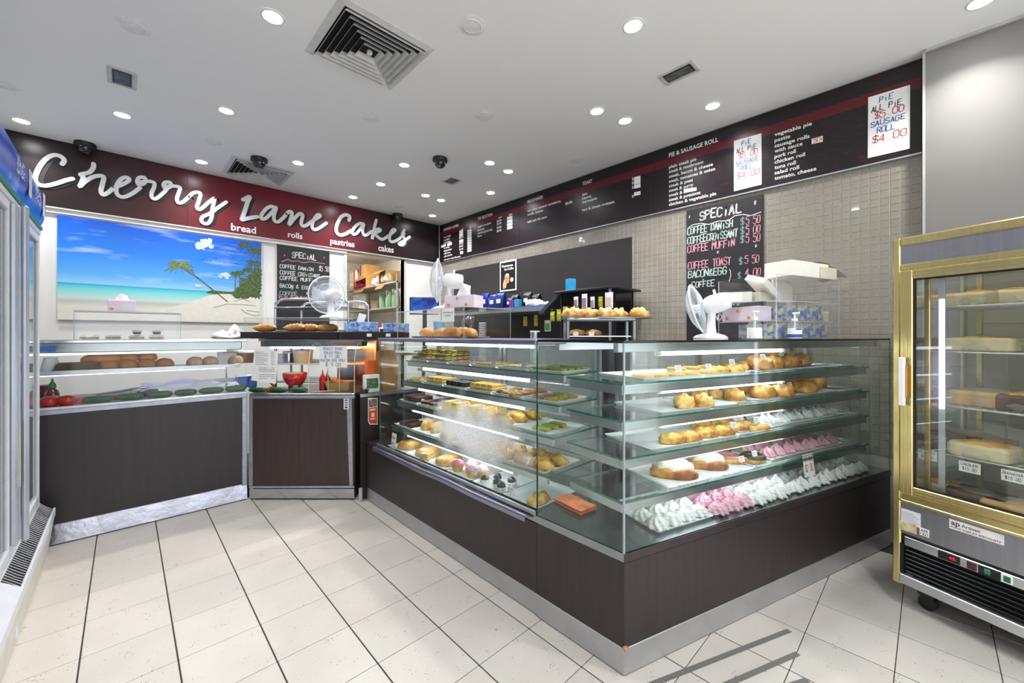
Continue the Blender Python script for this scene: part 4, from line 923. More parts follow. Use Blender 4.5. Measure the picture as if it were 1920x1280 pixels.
# third: cheese rolls and white meringues
z=SH[2]
for a,b_,w_ in ((.24,.58,'cheese rolls at the left of the third tier'),(.585,.86,'cheese rolls in the middle of the third tier'),(.865,1.06,'pale cheese rolls on the third tier')): Rtray(a,b_,.09,.42,z,w_)
for k,(px,n) in enumerate(((1262,.16),(1290,.15),(1322,.17),(1318,.30),(1352,.16),(1352,.32),(1378,.18),(1385,.33))):
    put(ROL[k%4],'cheese_roll','golden cheese topped roll on the third tier','roll',rp(px,n,z+.004),AR-.5+rnd.uniform(-.3,.3),'cheese rolls on the third tier',1.12)
for k,(px,n) in enumerate(((1408,.20),(1420,.14),(1418,.32))): put(ROL[k],'cheese_roll','pale flat cheese roll beside the white meringues','roll',rp(px,n,z+.004),AR-.2,'pale cheese rolls',(1.1,1,.8))
tray('long white tray of white meringues on the third tier',PR(1.52,.25,z+.0135),AR,.86,.29)
mers(MW,'white piped meringue on the third tier','white meringues on the third tier',1.12,1.92,.115,.38,9,2,z+.0135)
# second: buns and danishes
z=SH[1]
Rtray(.30,.66,.09,.42,z,'seeded buns on the second tier'); tray('white empty tray beside the seeded buns on the second tier',PR(.76,.255,z),AR,.19,.33)
for k,(px,n,me,sc_) in enumerate(((1283,.17,SCO[0],1.2),(1318,.15,SCO[1],1.15),(1320,.32,SCO[2],1.2),(1365,.22,SCO[0],1.25),(1340,.28,SCO[1],1.1))):
    put(me,'bun','round seeded bun on the second tier of the corner case','bun',rp(px,n,z+.004),k*1.3,'seeded buns',sc_)
tray('white paper tray of danish pastries on the second tier',PR(1.42,.25,z+.0135),AR,.86,.3,h=.006)
for k,(px,n) in enumerate(((1405,.30),(1432,.16),(1462,.14),(1480,.28),(1505,.18),(1528,.25),(1448,.32))): put(DAN[k%3],'danish','plaited danish pastry with chocolate on the second tier','pastry',rp(px,n,z+.018),AR+rnd.uniform(-.4,.4),'plaited danishes',1.45)
# top: biscuits and rolled pastries
z=SH[0]
Rtray(.20,.60,.10,.42,z,'round biscuits on the top tier of the corner case'); Rtray(.605,.97,.10,.42,z,'rolled pastries on the top tier of the corner case')
for k,(px,n) in enumerate(((1205,.18),(1233,.18),(1264,.17),(1292,.18),(1320,.20),(1268,.30),(1296,.31),(1325,.32),(1345,.24))):
    put(COOK,'biscuit','large round flat biscuit on the top tier of the corner case','biscuit',rp(px,n,z+.004+(.013 if k>4 else 0)),0,'large round biscuits',1.35)
for k,(px,n) in enumerate(((1350,.18),(1375,.17),(1398,.20),(1368,.32),(1400,.34))): put(ROL[k%4],'pastry','pale rolled pastry on the top tier of the corner case','pastry',rp(px,n,z+.004),AR+.3*k,'pale rolled pastries',(1.3,1.2,.9))
for k,(px,n) in enumerate(((1418,.18),(1444,.2),(1470,.22),(1490,.28),(1430,.34),(1462,.34))): put(DAN[k%3],'pastry','brown sugared pastry on the wire rack of the top tier','pastry',rp(px,n,z+.014),AR+rnd.uniform(-.3,.3),'brown sugared pastries',1.5)
for lb,px,n,zz in (('the round biscuits',1273,.13,SH[0]+.02),('the rolled pastries',1330,.13,SH[0]+.02),('the pale pastries',1374,.12,SH[0]+.04),('the brown pastries',1432,.12,SH[0]+.06),('the last sugared pastry',1466,.2,SH[0]+.07),('the plaited danishes',1466,.11,SH[1]+.05),('the last danish',1482,.13,SH[1]+.05),('the middle cheese rolls',1377,.12,SH[2]+.03),('the meringues of the third tier',1420,.12,SH[2]+.04),('the right eclair',1392,.12,SH[3]+.03),('the donuts',1416,.13,SH[3]+.04)):
    card('small white price card stuck by %s in the corner case'%lb,rp(px,n,zz),AR,.042,.03,grp='price cards')
# folded orange cloth
A=onZ(1078,948,CZ); t=thing('folded_cloth','folded orange cleaning cloth lying on the corner case deck','cloth',(A[0],A[1],CZ),radians(-8))
c=MB(); 
def cl_(u,v):
    s=u*4; k=int(min(3,s)); f=s-k; z=.004+.006*k; x=(-.06+.12*f) if k%2==0 else (.06-.12*f)
    if f>.9 and k<3: z+=.006*(f-.9)*10
    return (x,(v-.5)*.20,z+.0015*sin(9*v+3*u))
c.grid(cl_,60,12); c.build('cloth',M('orange_cloth','#fb8f60',.85,0,.08,60,bump=.3,bs=300),t)
# ================================================================== WALL PANELS, POSTER, CHALKBOARDS
# black splashback on the menu wall
sb=thing('splashback','plain black splashback panel on the tiled wall below the menu','panel',(XW-.006,2.06,1.0))
MB().box(-.022,0,0,2.99,0,1.345,bev=.002).build('panel',M('black_splashback','#282527',.5,0,.1,3),sb)
# coffee poster on the splashback
XP=XW-.031; P=[onX(px,py,XP) for px,py in ((938,546),(969,541),(969,486),(940,491))]
y1,y0_=P[0][1],P[1][1]; z0_,z1_=P[0][2]-.01,P[3][2]
t=thing('coffee_poster','framed black poster reading Vietnamese Ice Coffee on the splashback','poster',(XP,y0_,z0_)); wd=y1-y0_; ht=z1_-z0_
MB().box(-.008,0,0,wd,0,ht,bev=.001).build('frame',white,t); MB().box(-.0095,-.008,.02,wd-.02,.02,ht-.02).build('print',M('black_print','#141316',.35),t)
fr=frame((-.0096,wd,0),*MENU)
mb=MB(); text(mb,'Vietnamese',fr@Vector((.04,ht*.80,0)),MENU,wd*.68,ht*.075,bold=.03); mb.build('title',wprint,t)
mb=MB(); text(mb,'Ice Coffee',fr@Vector((wd*.30,ht*.69,0)),MENU,wd*.55,ht*.075,bold=.03); mb.build('title',wprint,t)
mb=MB(); mb.prism([(wd*.34,ht*.22),(wd*.58,ht*.28),(wd*.60,ht*.50),(wd*.30,ht*.50)],0,.001,T=fr); mb.build('printed_glass',M('print_coffee','#b98b4a',.5,0,.2,30),t)
mb=MB(); mb.prism([(wd*.22,ht*.08),(wd*.40,ht*.12),(wd*.42,ht*.26),(wd*.28,ht*.40),(wd*.20,ht*.24)],0,.0012,T=fr); mb.build('printed_hand',M('print_skin','#d8a98c',.5),t)
mb=MB(); mb.prism(disc_poly(wd*.46,ht*.53,wd*.12,ht*.05,14),0,.0012,T=fr); mb.build('printed_cream',M('print_blue_white','#b9c8dd',.5),t)
mb=MB(); mb.prism(disc_poly(wd*.74,ht*.36,wd*.09,wd*.09,16),0,.001,T=fr); mb.build('printed_badge',wprint,t)
# beach poster on the back wall
yp=YW-.02
A=onY(107,602,yp); B=onY(490,606,yp); C_=onY(490,455,yp); zt=2.455; zb_=1.508; px0,px1=A[0],B[0]
bp=thing('beach_poster','wide beach poster with turquoise sea and leaning palm on the back wall','poster',(px0,yp,zb_)); PWd=px1-px0; PH=zt-zb_
def beachmat():
    m=bpy.data.materials.new('beach_print'); m.use_nodes=True; nt=m.node_tree; b=nt.nodes['Principled BSDF']; L=nt.links.new
    tc=nn(nt,'ShaderNodeTexCoord'); sp=nn(nt,'ShaderNodeSeparateXYZ'); L(tc.outputs['Object'],sp.inputs[0])
    n0=nn(nt,'ShaderNodeTexNoise'); n0.inputs['Scale'].default_value=6; mp=nn(nt,'ShaderNodeMapping'); mp.inputs['Scale'].default_value=(.35,1,2.2); L(tc.outputs['Object'],mp.inputs[0]); L(mp.outputs[0],n0.inputs['Vector']); n0.inputs['Detail'].default_value=5
    # shoreline rises to the right
    ad=nn(nt,'ShaderNodeMath',operation='MULTIPLY_ADD'); L(sp.outputs[0],ad.inputs[0]); ad.inputs[1].default_value=-.035; L(sp.outputs[2],ad.inputs[2])
    mr=nn(nt,'ShaderNodeMapRange'); L(sp.outputs[2],mr.inputs[0]); mr.inputs[1].default_value=0; mr.inputs[2].default_value=PH
    cp=nn(nt,'ShaderNodeValToRGB'); L(mr.outputs[0],cp.inputs[0]); e=cp.color_ramp.elements
    e[0].position=0; e[0].color=(*lin('#d9d6cb'),1); e[1].position=1; e[1].color=(*lin('#0d56d0'),1)
    for p,c in ((.14,'#dad7cc'),(.19,'#b9bdb6'),(.225,'#c8dcda'),(.25,'#a8dad8'),(.30,'#7fd6d8'),(.345,'#3cc0d6'),(.358,'#2f93c4'),(.364,'#8fc9ee'),(.46,'#55a8ee'),(.70,'#1f7fe6')):
        x=e.new(p); x.color=(*lin(c),1)
    st=nn(nt,'ShaderNodeMapRange'); L(n0.outputs[0],st.inputs[0]); st.inputs[1].default_value=.56; st.inputs[2].default_value=.74; st.inputs[4].default_value=.55
    gz=nn(nt,'ShaderNodeMath',operation='GREATER_THAN'); L(mr.outputs[0],gz.inputs[0]); gz.inputs[1].default_value=.37
    ml=nn(nt,'ShaderNodeMath',operation='MULTIPLY'); L(st.outputs[0],ml.inputs[0]); L(gz.outputs[0],ml.inputs[1])
    mx=nn(nt,'ShaderNodeMix',data_type='RGBA'); L(ml.outputs[0],mx.inputs[0]); L(cp.outputs[0],mx.inputs[6]); mx.inputs[7].default_value=(*lin('#cfe4f7'),1)
    L(mx.outputs[2],b.inputs['Base Color']); b.inputs['Roughness'].default_value=.35; return m
MB().box(0,PWd,0,.015,0,PH,bev=.001).build('print',beachmat(),bp)
FB=frame((0,-.0008,0),*SIGN)
def pp(px,py): q=onY(px,py,yp); return (q[0]-px0,q[2]-zb_)
def flat(name,pts,mat,z=.0,par=bp): 
    pts=[(min(max(x,.002),PWd-.002),min(max(y,.002),PH-.002)) for x,y in pts]
    return MB().prism(pts,z,z+.0006,T=FB).build(name,mat,par)
sand=M('print_sand','#dedad0',.5,0,.04,20); palmg=M('print_palm_green','#4e6b2c',.6,0,.4,40,col2='#8f9a3f'); palmd=M('print_palm_dark','#2f4425',.6,0,.4,50,col2='#5d7136'); trk=M('print_trunk','#6b5a45',.6); cldm=M('print_cloud','#dbe8f6',.6,0,.08,30,col2='#b4d2f2')
flat('printed_sand',[pp(260,590),pp(330,574),pp(395,553),pp(430,549),pp(488,556),pp(488,604),pp(108,600),pp(108,586)],sand,.0002)
flat('printed_headland',[pp(386,548),pp(396,544),pp(420,546),pp(446,548),pp(446,551),pp(400,551)],palmd,.0006)
for k,(cx,cy,rx,ry,sd) in enumerate(((384,458,20,14,2),(420,517,13,7,5),(371,535,7,4,8))):
    mb=MB()
    for q in range(34): 
        rr=random.Random(sd*100+q); aa=rr.uniform(0,6.28); k_=rr.random()**.6; sz=rr.uniform(.12,.30); c=pp(cx+cos(aa)*k_*rx*.8,cy+sin(aa)*k_*ry*.75); mb.prism(disc_poly(c[0],c[1],rx*.0045*sz,ry*.0055*sz,9,q,.15),.0003+q*5e-5,.0006+q*5e-5,T=FB)
    mb.build('printed_cloud',cldm,bp)
def palm(cx,cy,R,trunk,mat,n=13,seed=1,w=1.0):
    rr=random.Random(seed); c=pp(cx,cy); s=.0045
    tb=MB(); T_=[pp(*p) for p in trunk]
    for a,b_ in zip(T_[:-1],T_[1:]): stroke(tb,[a,b_],.012*w,FB,.0010)
    tb.build('printed_trunk',trk,bp)
    fb=MB()
    for i in range(n):
        a=2*pi*i/n+rr.uniform(-.2,.2); L_=R*s*rr.uniform(.8,1.15); dr=L_*.45
        pts=[]; 
        for k in range(6): u=k/5; pts.append((c[0]+L_*u*cos(a),c[1]+L_*u*sin(a)*.8-dr*u*u))
        for k in range(5):
            (xa,ya),(xb,yb)=pts[k],pts[k+1]; wd_=.012*w*(1-k/5.5)
            pts2=[(max(.002,min(PWd-.002,x)),max(.002,min(PH-.002,y))) for x,y in ((xa,ya+wd_),(xb,yb+wd_*.7),(xb,yb-wd_*1.6),(xa,ya-wd_*1.6))]
            fb.add([(x,y,.0014+i*4e-5) for x,y in pts2],[(0,3,2,1)],FB)
    fb.build('printed_fronds',mat,bp)
palm(338,495,26,[(340,500),(370,520),(395,540),(426,565)],palmg,15,3,1.0)
for cx,cy,R,tr_,sd in ((440,512,13,[(441,514),(441,552)],4),(449,510,12,[(450,512),(449,552)],5),(476,492,22,[(478,494),(479,560)],6),(466,505,18,[(467,507),(463,556)],7),(482,470,26,[(483,472),(486,560)],8),(458,524,14,[(459,526),(457,555)],9),(472,520,18,[(473,522),(473,558)],10),(486,515,18,[(486,517),(485,560)],11),(460,458,18,[(482,456),(487,470)],12)): palm(cx,cy,R,tr_,palmd,12,sd,.8)
mb=MB()
for i in range(90):
    rr=random.Random(i); xx=434+53*rr.random()**.6; c=pp(xx,rr.uniform(556-(xx-430)*.9,556)); mb.prism(disc_poly(min(c[0],PWd-.035),c[1],.033,.03,7,i,.35),.0004+i*2e-5,.0007+i*2e-5,T=FB)
mb.build('printed_bushes',palmd,bp)
mb=MB()
for i,(x,y) in enumerate(((380,486),(395,489),(404,484),(406,491),(412,491),(421,493),(436,483),(443,494))):
    c=pp(x,y); stroke(mb,[(c[0]-.012,c[1]+.004),(c[0],c[1]),(c[0]+.012,c[1]+.006)],.003,FB,.001)
mb.build('printed_birds',M('print_bird','#20344c',.6),bp)
mb=MB()
for i,pts in enumerate(([(400,577),(425,570),(455,571),(480,573)],[(452,580),(462,587),(478,592),(487,590)],[(440,565),(455,560),(470,566)],[(462,582),(486,585)])): stroke(mb,[pp(*p) for p in pts],.008,FB,.001+i*1e-4)
mb.build('printed_driftwood',M('print_shade','#8f8c86',.6),bp)
# chalkboards
chb=M('chalkboard_black','#1b1a20',.55,0,.15,8); chw=M('chalk_white','#e9ece9',.9,0,.05); chp=M('chalk_pink','#eca2b4',.9,0,.1); chc=M('chalk_mint','#cfe6e0',.9,0,.05); cht=M('chalk_teal','#9cc7c6',.9,0,.05)
q5=lambda x,y:(440+x*.1719,440+y*.1719)
A=onY(520,456,YW-.02); B=onY(618,470,YW-.02)
cb=thing('chalkboard','chalkboard of coffee specials on the back wall behind the tray trolley','chalkboard',(A[0],YW-.004,1.38)); MB().box(0,B[0]-A[0],-.016,0,0,1.12,bev=.002).build('board',chb,cb)
def chl(s,a,xr,h,mat,w=.006,par=cb):
    p=onY(*q5(*a),YW-.0205); r_=onY(q5(xr,a[1])[0],500,YW-.0205); mb=MB(); hand(mb,s,p,SIGN,r_[0]-p[0],h,w,z=.0008,slant=.05); mb.build('chalk_writing',mat,par,W=True)
chl('SPECIAL',(620,246),890,.07,chw,.011); chl('COFFEE DANISH',(490,360),860,.044,chw,.007); chl('$5.50',(918,392),1030,.06,chw,.006); chl('COFFEE CROISSANT',(490,428),930,.044,chw,.007); chl('COFFEE MUFFIN',(490,486),900,.044,chw,.007)
chl('BACON & EGG',(490,572),815,.044,chc,.007); chl('+',(600,610),650,.05,cht,.006); chl('COFFEE',(490,652),680,.044,cht,.007); chl('WITH',(478,692),575,.045,chp,.005); chl('SKIM MILK',(600,695),800,.04,chp,.004); chl('*',(770,660),800,.05,chw,.004); chl('*',(525,240),560,.04,chp,.004); chl('*',(960,265),990,.04,chp,.004)
mb=MB(); stroke(mb,[(p[0]-A[0],p[2]-1.38) for p in (onY(*q5(*a),YW-.0205) for a in ((510,295),(580,268),(620,290),(690,285),(740,305),(820,295),(880,300),(985,318)))],.006,frame((0,-.0168,0),*SIGN)); mb.build('chalk_line',chp,cb)
w5=lambda x,y:(1240+x*.2265,360+y*.2265); XC=XW-.024
A=onX(1287,395,XC); B=onX(1430,368,XC)
cb2=thing('chalkboard','large chalkboard of coffee specials on the tiled wall behind the fan','chalkboard',(XW-.006,B[1],1.30)); Hc=A[2]-1.30
MB().box(-.016,0,0,A[1]-B[1],0,Hc,bev=.002).build('board',chb,cb2)
def chr_(s,a,xr,h,mat,w=.006):
    p=onX(*w5(*a),XC); r_=onX(w5(xr,a[1])[0],500,XC); mb=MB(); hand(mb,s,p,MENU,p[1]-r_[1],h,w,z=.0008,slant=.05); mb.build('chalk_writing',mat,cb2,W=True)
chr_('SPECIAL',(312,235),665,.075,chw,.012); chr_('*',(218,228),245,.04,chw,.004); chr_('*',(750,125),800,.06,chw,.004)
for s,y,xr,m_,pr in (('COFFEE DANISH',355,592,chc,'5.50'),('COFFEECROISSANT',432,632,chc,'5.00'),('COFFEE MUFFIN',503,608,chp,'5.50')):
    chr_(s,(214,y),xr,.062,m_,.008); chr_('$',(650,y-78),690,.06,cht,.005); chr_(pr,(697,y-82),820,.062,chp,.006)
chr_('*',(445,520),490,.04,chw,.004); chr_('*',(760,470),805,.04,chw,.004); chr_('COFFEE TOAST',(218,640),578,.062,chp,.008); chr_('$',(637,605),675,.06,cht,.005); chr_('5.50',(688,595),810,.062,chp,.006)
chr_('BACON&EGG',(220,712),540,.06,chc,.008); chr_('$',(628,718),660,.05,cht,.005); chr_('4.00',(690,700),825,.06,chp,.006); chr_('}',(556,745),580,.11,chw,.005)
chr_('+',(330,745),360,.04,chc,.005); chr_('COFFEE',(250,790),440,.05,chc,.007); chr_('SKIM MILK',(330,1005),560,.05,chw,.005); chr_('ALMOND MILK',(330,1065),655,.05,chw,.005); chr_('*',(590,1005),630,.035,chw,.004)
mb=MB(); stroke(mb,[(B[1]-p[1],p[2]-1.30) for p in (onX(*w5(*a),XC) for a in ((218,300),(260,270),(330,258),(390,268),(470,240),(550,238),(610,195),(680,185),(740,195),(825,165)))],.006,frame((-.0172,0,0),*MENU)); mb.v=[(x,y,z) for x,y,z in mb.v]; mb.build('chalk_line',chw,cb2)
# ================================================================== STOREROOM SHELVES
shf=M('grey_shelf','#a9a7a2',.5); card_=M('brown_cardboard','#c79a5c',.8,0,.08,12); card2=M('dark_cardboard','#a3763f',.8,0,.1,12)
sr=thing('storage_shelf','grey storage shelving through the doorway at the back','shelf',(2.98,5.62,0))
for z in (1.36,1.81,2.2): MB().box(0,.45,0,1.95,z-.025,z,bev=.002).build('shelf_board',shf,sr)
u=MB()
for y in (0,1.92):
    for x in (0,.43): u.box(x,x+.02,y,y+.03,0,2.3)
u.build('upright',shf,sr)
def carton(label,loc_,rz,L,W,H,mat=card_,open_=False,extra=None):
    t=thing('carton',label,'carton',loc_,rz,None); b=MB(); th=.004
    if not open_: b.box(-L/2,L/2,-W/2,W/2,0,H,bev=.003)
    else:
        b.box(-L/2,L/2,-W/2,W/2,0,th); b.box(-L/2,-L/2+th,-W/2,W/2,th,H); b.box(L/2-th,L/2,-W/2,W/2,th,H); b.box(-L/2+th,L/2-th,W/2-th,W/2,th,H); b.box(-L/2+th,L/2-th,-W/2,W/2,H-th,H)
    b.build('body',mat,t)
    if open_:
        MB().box(-L/2,L/2,-.15,0,-.002,.002,T=Tr(0,-W/2,H)@Rx(.5)).build('flap',card2,t); MB().box(-L/2,L/2,-.12,0,-.002,.002,T=Tr(0,-W/2,.003)@Rx(.9)).build('flap',card2,t)
    if extra: extra(t,L,W,H)
    return t
SXs=3.12
def spos(px,z,x=SXs): q=onX(px,600,x); return (x,min(max(q[1],5.72),7.3),z)
def pr_(t,L,W,H):
    MB().box(-.02,.03,-W/2-.0012,-W/2,.05,H).build('blue_print',M('blue_box_print','#3a3f9e',.6),t); MB().prism(disc_poly(-L*.22,H*.62,.04,.045,8),0,.0012,T=frame((0,-W/2,0),*SIGN)).build('blue_logo',MATS['blue_box_print'],t)
carton('closed brown carton with blue print on the top storeroom shelf',spos(690,2.38,3.16)[:2]+(2.37,),-pi/2,.40,.28,.24,card_,False,pr_)
carton('open brown carton with pink bags on the top storeroom shelf',spos(690,2.2,3.12),-pi/2,.40,.26,.165,card_,True)
carton('open carton of wrapped straws at the near end of the top shelf',spos(733,2.2,3.16)[:2]+(2.2,),-pi/2,.24,.3,.22,card_,True)
put(MB().blob(.08,.07,.09,4,.3,14,9).mesh('pink_bag',M('pink_plastic','#c9306e',.35)),'bag','pink plastic bag inside the open brown carton','bag',(3.0,spos(690,2.2)[1],2.215))
put(MB().blob(.10,.09,.15,9,.25,14,9).mesh('straw_bag',M('clear_straws','#cfc4b4',.4,0,.3,60)),'bag','bag of straws in the near open carton','bag',(3.06,spos(733,2.2)[1],2.215))
put(MB().blob(.08,.10,.13,6,.3,14,9).mesh('white_bag',M('white_bag','#e9e7e4',.5)),'bag','crumpled white plastic bag on the top storeroom shelf','bag',spos(708,2.2,3.05))
t=thing('flour_sack','white sack with orange stripe at the far end of the top shelf','sack',spos(657,2.2,3.1)); MB().box(-.12,.12,-.16,.16,0,.36,bev=.05).build('sack',M('white_sack','#ecebe8',.6),t); MB().box(-.121,-.119,-.12,-.06,.0,.34).build('stripe',M('orange_stripe','#e0662d',.6),t)
jm=M('sage_plastic','#8fb296',.35,0,.05)
for k,px in enumerate((718,730,742)):
    t=thing('jug','pale green plastic jug on the storeroom shelf, %s'%('far one','middle one','near one')[k],'jug',spos(px,1.81,3.08),.3,'pale green jugs')
    MB().lathe([(.062,0),(.066,.06),(.064,.15),(.05,.20),(.045,.215)],18,lob=4,amp=.05).build('body',jm,t); MB().tube(cr([(.05,0,.20),(.055,0,.26),(0,0,.285),(-.055,0,.26),(-.05,0,.20)],5),.013,8).build('handle',jm,t)
t=thing('tub','beige square plastic tub left of the green jugs','tub',spos(704,1.81,3.06)); MB().lathe([(.075,0),(.095,.13),(.1,.135),(.09,.13)],4).build('body',M('beige_tub','#b9ae93',.4),t)
t=thing('cup_stack','tall stacks of white foam cups on the storeroom shelf','cups',spos(680,1.81,3.14)); c=MB()
for i in range(4):
    for j in range(7): c.lathe([(.04,0),(.05,.03),(.052,.05)],12,T=Tr(-.06+.0*i,-.2+.12*i,.04*j))
c=c.build('cups',M('foam_cups','#e3e3e8',.6),t); c['kind']='stuff'
for k,(px,c_,lb) in enumerate(((690,'#3f5a3a','dark green tub'),(722,'#a8a9a6','clear jar'),(736,'#8d8f96','clear round jar'))):
    t=thing('jar',lb+' on the low storeroom shelf','jar',spos(px,1.36,3.05)); MB().lathe([(.06,0),(.066,.02),(.064,.14),(.05,.17)],16).build('body',M('jar_'+str(k),c_,.25),t); MB().cyl(.052,.17,.195,16).build('lid',white,t)
# ================================================================== FANS
fanw=M('fan_white','#eef1f5',.3,0,.02); fant=M('fan_blade','#dfe8f4',.2,0,.02,alpha=.55); wiref=M('fan_wire','#e3e8ef',.35)
def fan(label,pos,rz,R,h,tilt=0,roll=0,bw=.1):
    t=thing('desk_fan',label,'fan',pos,rz)
    MB().lathe([(bw,0),(bw*1.02,.008),(bw*.8,.022),(bw*.35,.034),(.028,.045)],28,sx=1,sy=.8).build('base',fanw,t)
    MB().tube([(0,0,.03),(-.002,0,h*.35),(-.006,0,h*.66),(-.008,0,h*.78)],[.034,.027,.022,.026],14).build('stem',fanw,t)
    MB().cyl(.016,0,.012,12,T=Tr(-.008,-.026,h*.72)@Rx(pi/2)).build('tilt_knob',fanw,t)
    Hm=Tr(-.01,0,h)@Ry(-tilt)        # head: blows towards +x
    MB().lathe([(.03,-.10),(.048,-.095),(.056,-.06),(.058,.0),(.050,.03),(.036,.045)],20,T=Hm@Ry(pi/2)).build('motor',fanw,t)
    MB().cyl(.008,.055,.085,8,T=Hm@Tr(-.03,0,0)).build('oscillation_knob',fanw,t)
    x0=.085; r=MB()
    def cage(mb,dx,n):
        for i in range(n):
            a=2*pi*i/n; mb.tube([(x0+dx*(1-(q/4)**2.2),(.035+(R-.035)*q/4)*cos(a),(.035+(R-.035)*q/4)*sin(a)) for q in range(5)],.0011,4,T=Hm,cap=False)
        for rr in (.035,R*.6): mb.tube([(x0+dx*(1-((rr-.035)/(R-.035))**2.2),rr*cos(2*pi*k/28),rr*sin(2*pi*k/28)) for k in range(28)],.0016,4,closed=True,T=Hm)
    cage(r,-.035,64); r.build('rear_grille',wiref,t); r=MB(); cage(r,.05,64); r.build('front_grille',wiref,t)
    MB().tube([(x0,R*cos(2*pi*k/40),R*sin(2*pi*k/40)) for k in range(40)],.006,8,closed=True,T=Hm).build('rim',fanw,t)
    MB().cyl(.036,.046,.056,20,T=Hm@Tr(x0,0,0)@Ry(pi/2)@Tr(0,0,0)).build('badge',fanw,t)
    MB().cyl(.026,-.02,.03,16,T=Hm@Tr(x0-.005,0,0)@Ry(pi/2)).build('hub',fanw,t)
    for k in range(3):
        b=MB(); b.grid(lambda u,v:(x0-.012+.03*(v-.5)*(1-.3*u),(.022+(R*.86-.022)*u)*cos((v-.5)*(1.25-.2*u)),(.022+(R*.86-.022)*u)*sin((v-.5)*(1.25-.2*u))),8,8,T=Hm@Matrix.Rotation(2*pi*k/3,4,'X')); b.build('blade',fant,t)
    return t
ydir=lambda a:-TH+radians(a)      # heading in camera frame: 0 = to the right, 90 = away from the viewer
# ================================================================== ACRYLIC COVERS
def acryl(label,loc_,rz,L,W,H,z_shelves=(),top=True,base=0,rimz=None):
    t=thing('acrylic_cover',label,'acrylic case',loc_,rz); e=.004
    for a in ((0,L,0,e,0,H),(0,L,W-e,W,0,H),(0,e,e,W-e,0,H),(L-e,L,e,W-e,0,H)):
        g=MB(); pane(g,*a); g.build('side_pane',[acr,aedge],t)
    for z in list(z_shelves)+([H] if top else []):
        g=MB(); pane(g,0 if z==H else e+.001,L if z==H else L-e-.001,0 if z==H else e+.001,W if z==H else W-e-.001,z,z+e); g.build('top_pane' if z==H else 'inner_shelf',[acr,aedge],t)
    return t
acryl('clear acrylic bread cover on top of the long case',(1.55,2.05,CTOP+.001),0,.41,.87,.20)
acryl('clear acrylic two tier stand on top of the corner case',PR(1.193,.10,CTOP+.001),AR,.654,.36,.362,(.099,.215),top=False)
acryl('clear acrylic pastry guard on the dark slab',camp(-2.29,3.44,1.399),-TH,.80,.34,.118)
acryl('clear acrylic cover on the sandwich counter',(-.262,4.18,1.3395),0,.585,.32,.205)
fan('white desk fan on the bread cover, seen from its side',(1.70,2.44,CTOP+.206),ydir(186),.155,.21,.03,bw=.12)
fan('white desk fan on the pastry guard, seen from behind',camp(-1.62,3.60,1.522),ydir(140),.165,.205,.08,bw=.11)
fan('white desk fan standing on the corner case by the chalkboard',PR(RT(1332,.40),.40,CTOP+.001),ydir(143),.15,.205,-.25,bw=.095)
# ---- tissue boxes
flor=M('blue_floral_print','#2c63cc',.4,0,.1,40,col2='#b4d4ec'); flor2=M('lilac_floral_print','#5b69bd',.4,0,.1,45,col2='#cbd49a'); pinkb=M('pink_box_print','#ecd3ea',.45,0,.1,10,col2='#f3e6f2'); flowr=M('orange_flower','#e89a3c',.5)
def tissue(label,pos,rz,mat,L=.23,W=.115,H=.082,tis=None,flowers=0,grp=None):
    t=thing('tissue_box',label,'tissue box',pos,rz,grp); MB().box(-L/2,L/2,-W/2,W/2,0,H,bev=.002).build('box',mat,t)
    MB().prism(disc_poly(0,0,L*.27,W*.2,14),H,H+.0006).build('slot',white,t)
    for k in range(flowers): MB().prism(disc_poly(-L*.36+L*.3*k,H*(.22+.5*(k%2)),.011,.011,7,k,.25),0,.0008,T=frame((0,-W/2,0),*SIGN)).build('flower',flowr,t)
    if tis:
        def f(u,v): return ((u-.5)*L*.5*(1-.35*v)+tis*.05*v,.02*sin(5*u+3*v)*v,H+tis*.9*v*(1-.35*abs(u-.3)))
        m_=MB(); m_.grid(f,12,9); m_.build('tissue',paper,t)
    return t
tissue('pink tissue box with a raised tissue on the bread cover',(1.66,2.20,CTOP+.206),-pi/2+.35,pinkb,.235,.12,.082,.10,3)
tissue('blue floral tissue box on the right dark slab',camp(-1.30,3.48,1.399),-TH,flor,.25,.12,.082,.0)
tissue('blue floral tissue box half hidden behind the bread cover',camp(-1.04,3.62,1.399),-TH,flor,.2,.12,.075)
tissue('pink tissue box with a white tissue on the acrylic cover at the left',onY(229,585,4.3)[:1]+(4.3,1.549),0,pinkb,.155,.11,.085,.06,1)
q=lambda t_,n_,z_:PR(1.193+t_,.10+n_,CTOP+z_)
tissue('pink orchid tissue box on the upper tier of the acrylic stand',q(.072,.225,.105),AR-pi/2,pinkb,.235,.12,.088,None,3)
for k in range(3): tissue('lilac floral tissue box on the upper tier, %s'%('left one','middle one','right one')[k],q(.20+.124*k,.135,.105),AR-pi/2,flor2,.235,.118,.088,grp='lilac tissue boxes')
for k in range(4): tissue('lilac floral tissue box on the lower tier, number %s from the left'%('one','two','three','four')[k],q(.10+.13*k,.135,.002),AR-pi/2,flor2,.235,.12,.085,grp='lilac tissue boxes')
carton('small cream carton at the right end of the acrylic stand',q(.602,.12,.105),AR,.08,.14,.065,M('cream_card','#d9d0ba',.7))
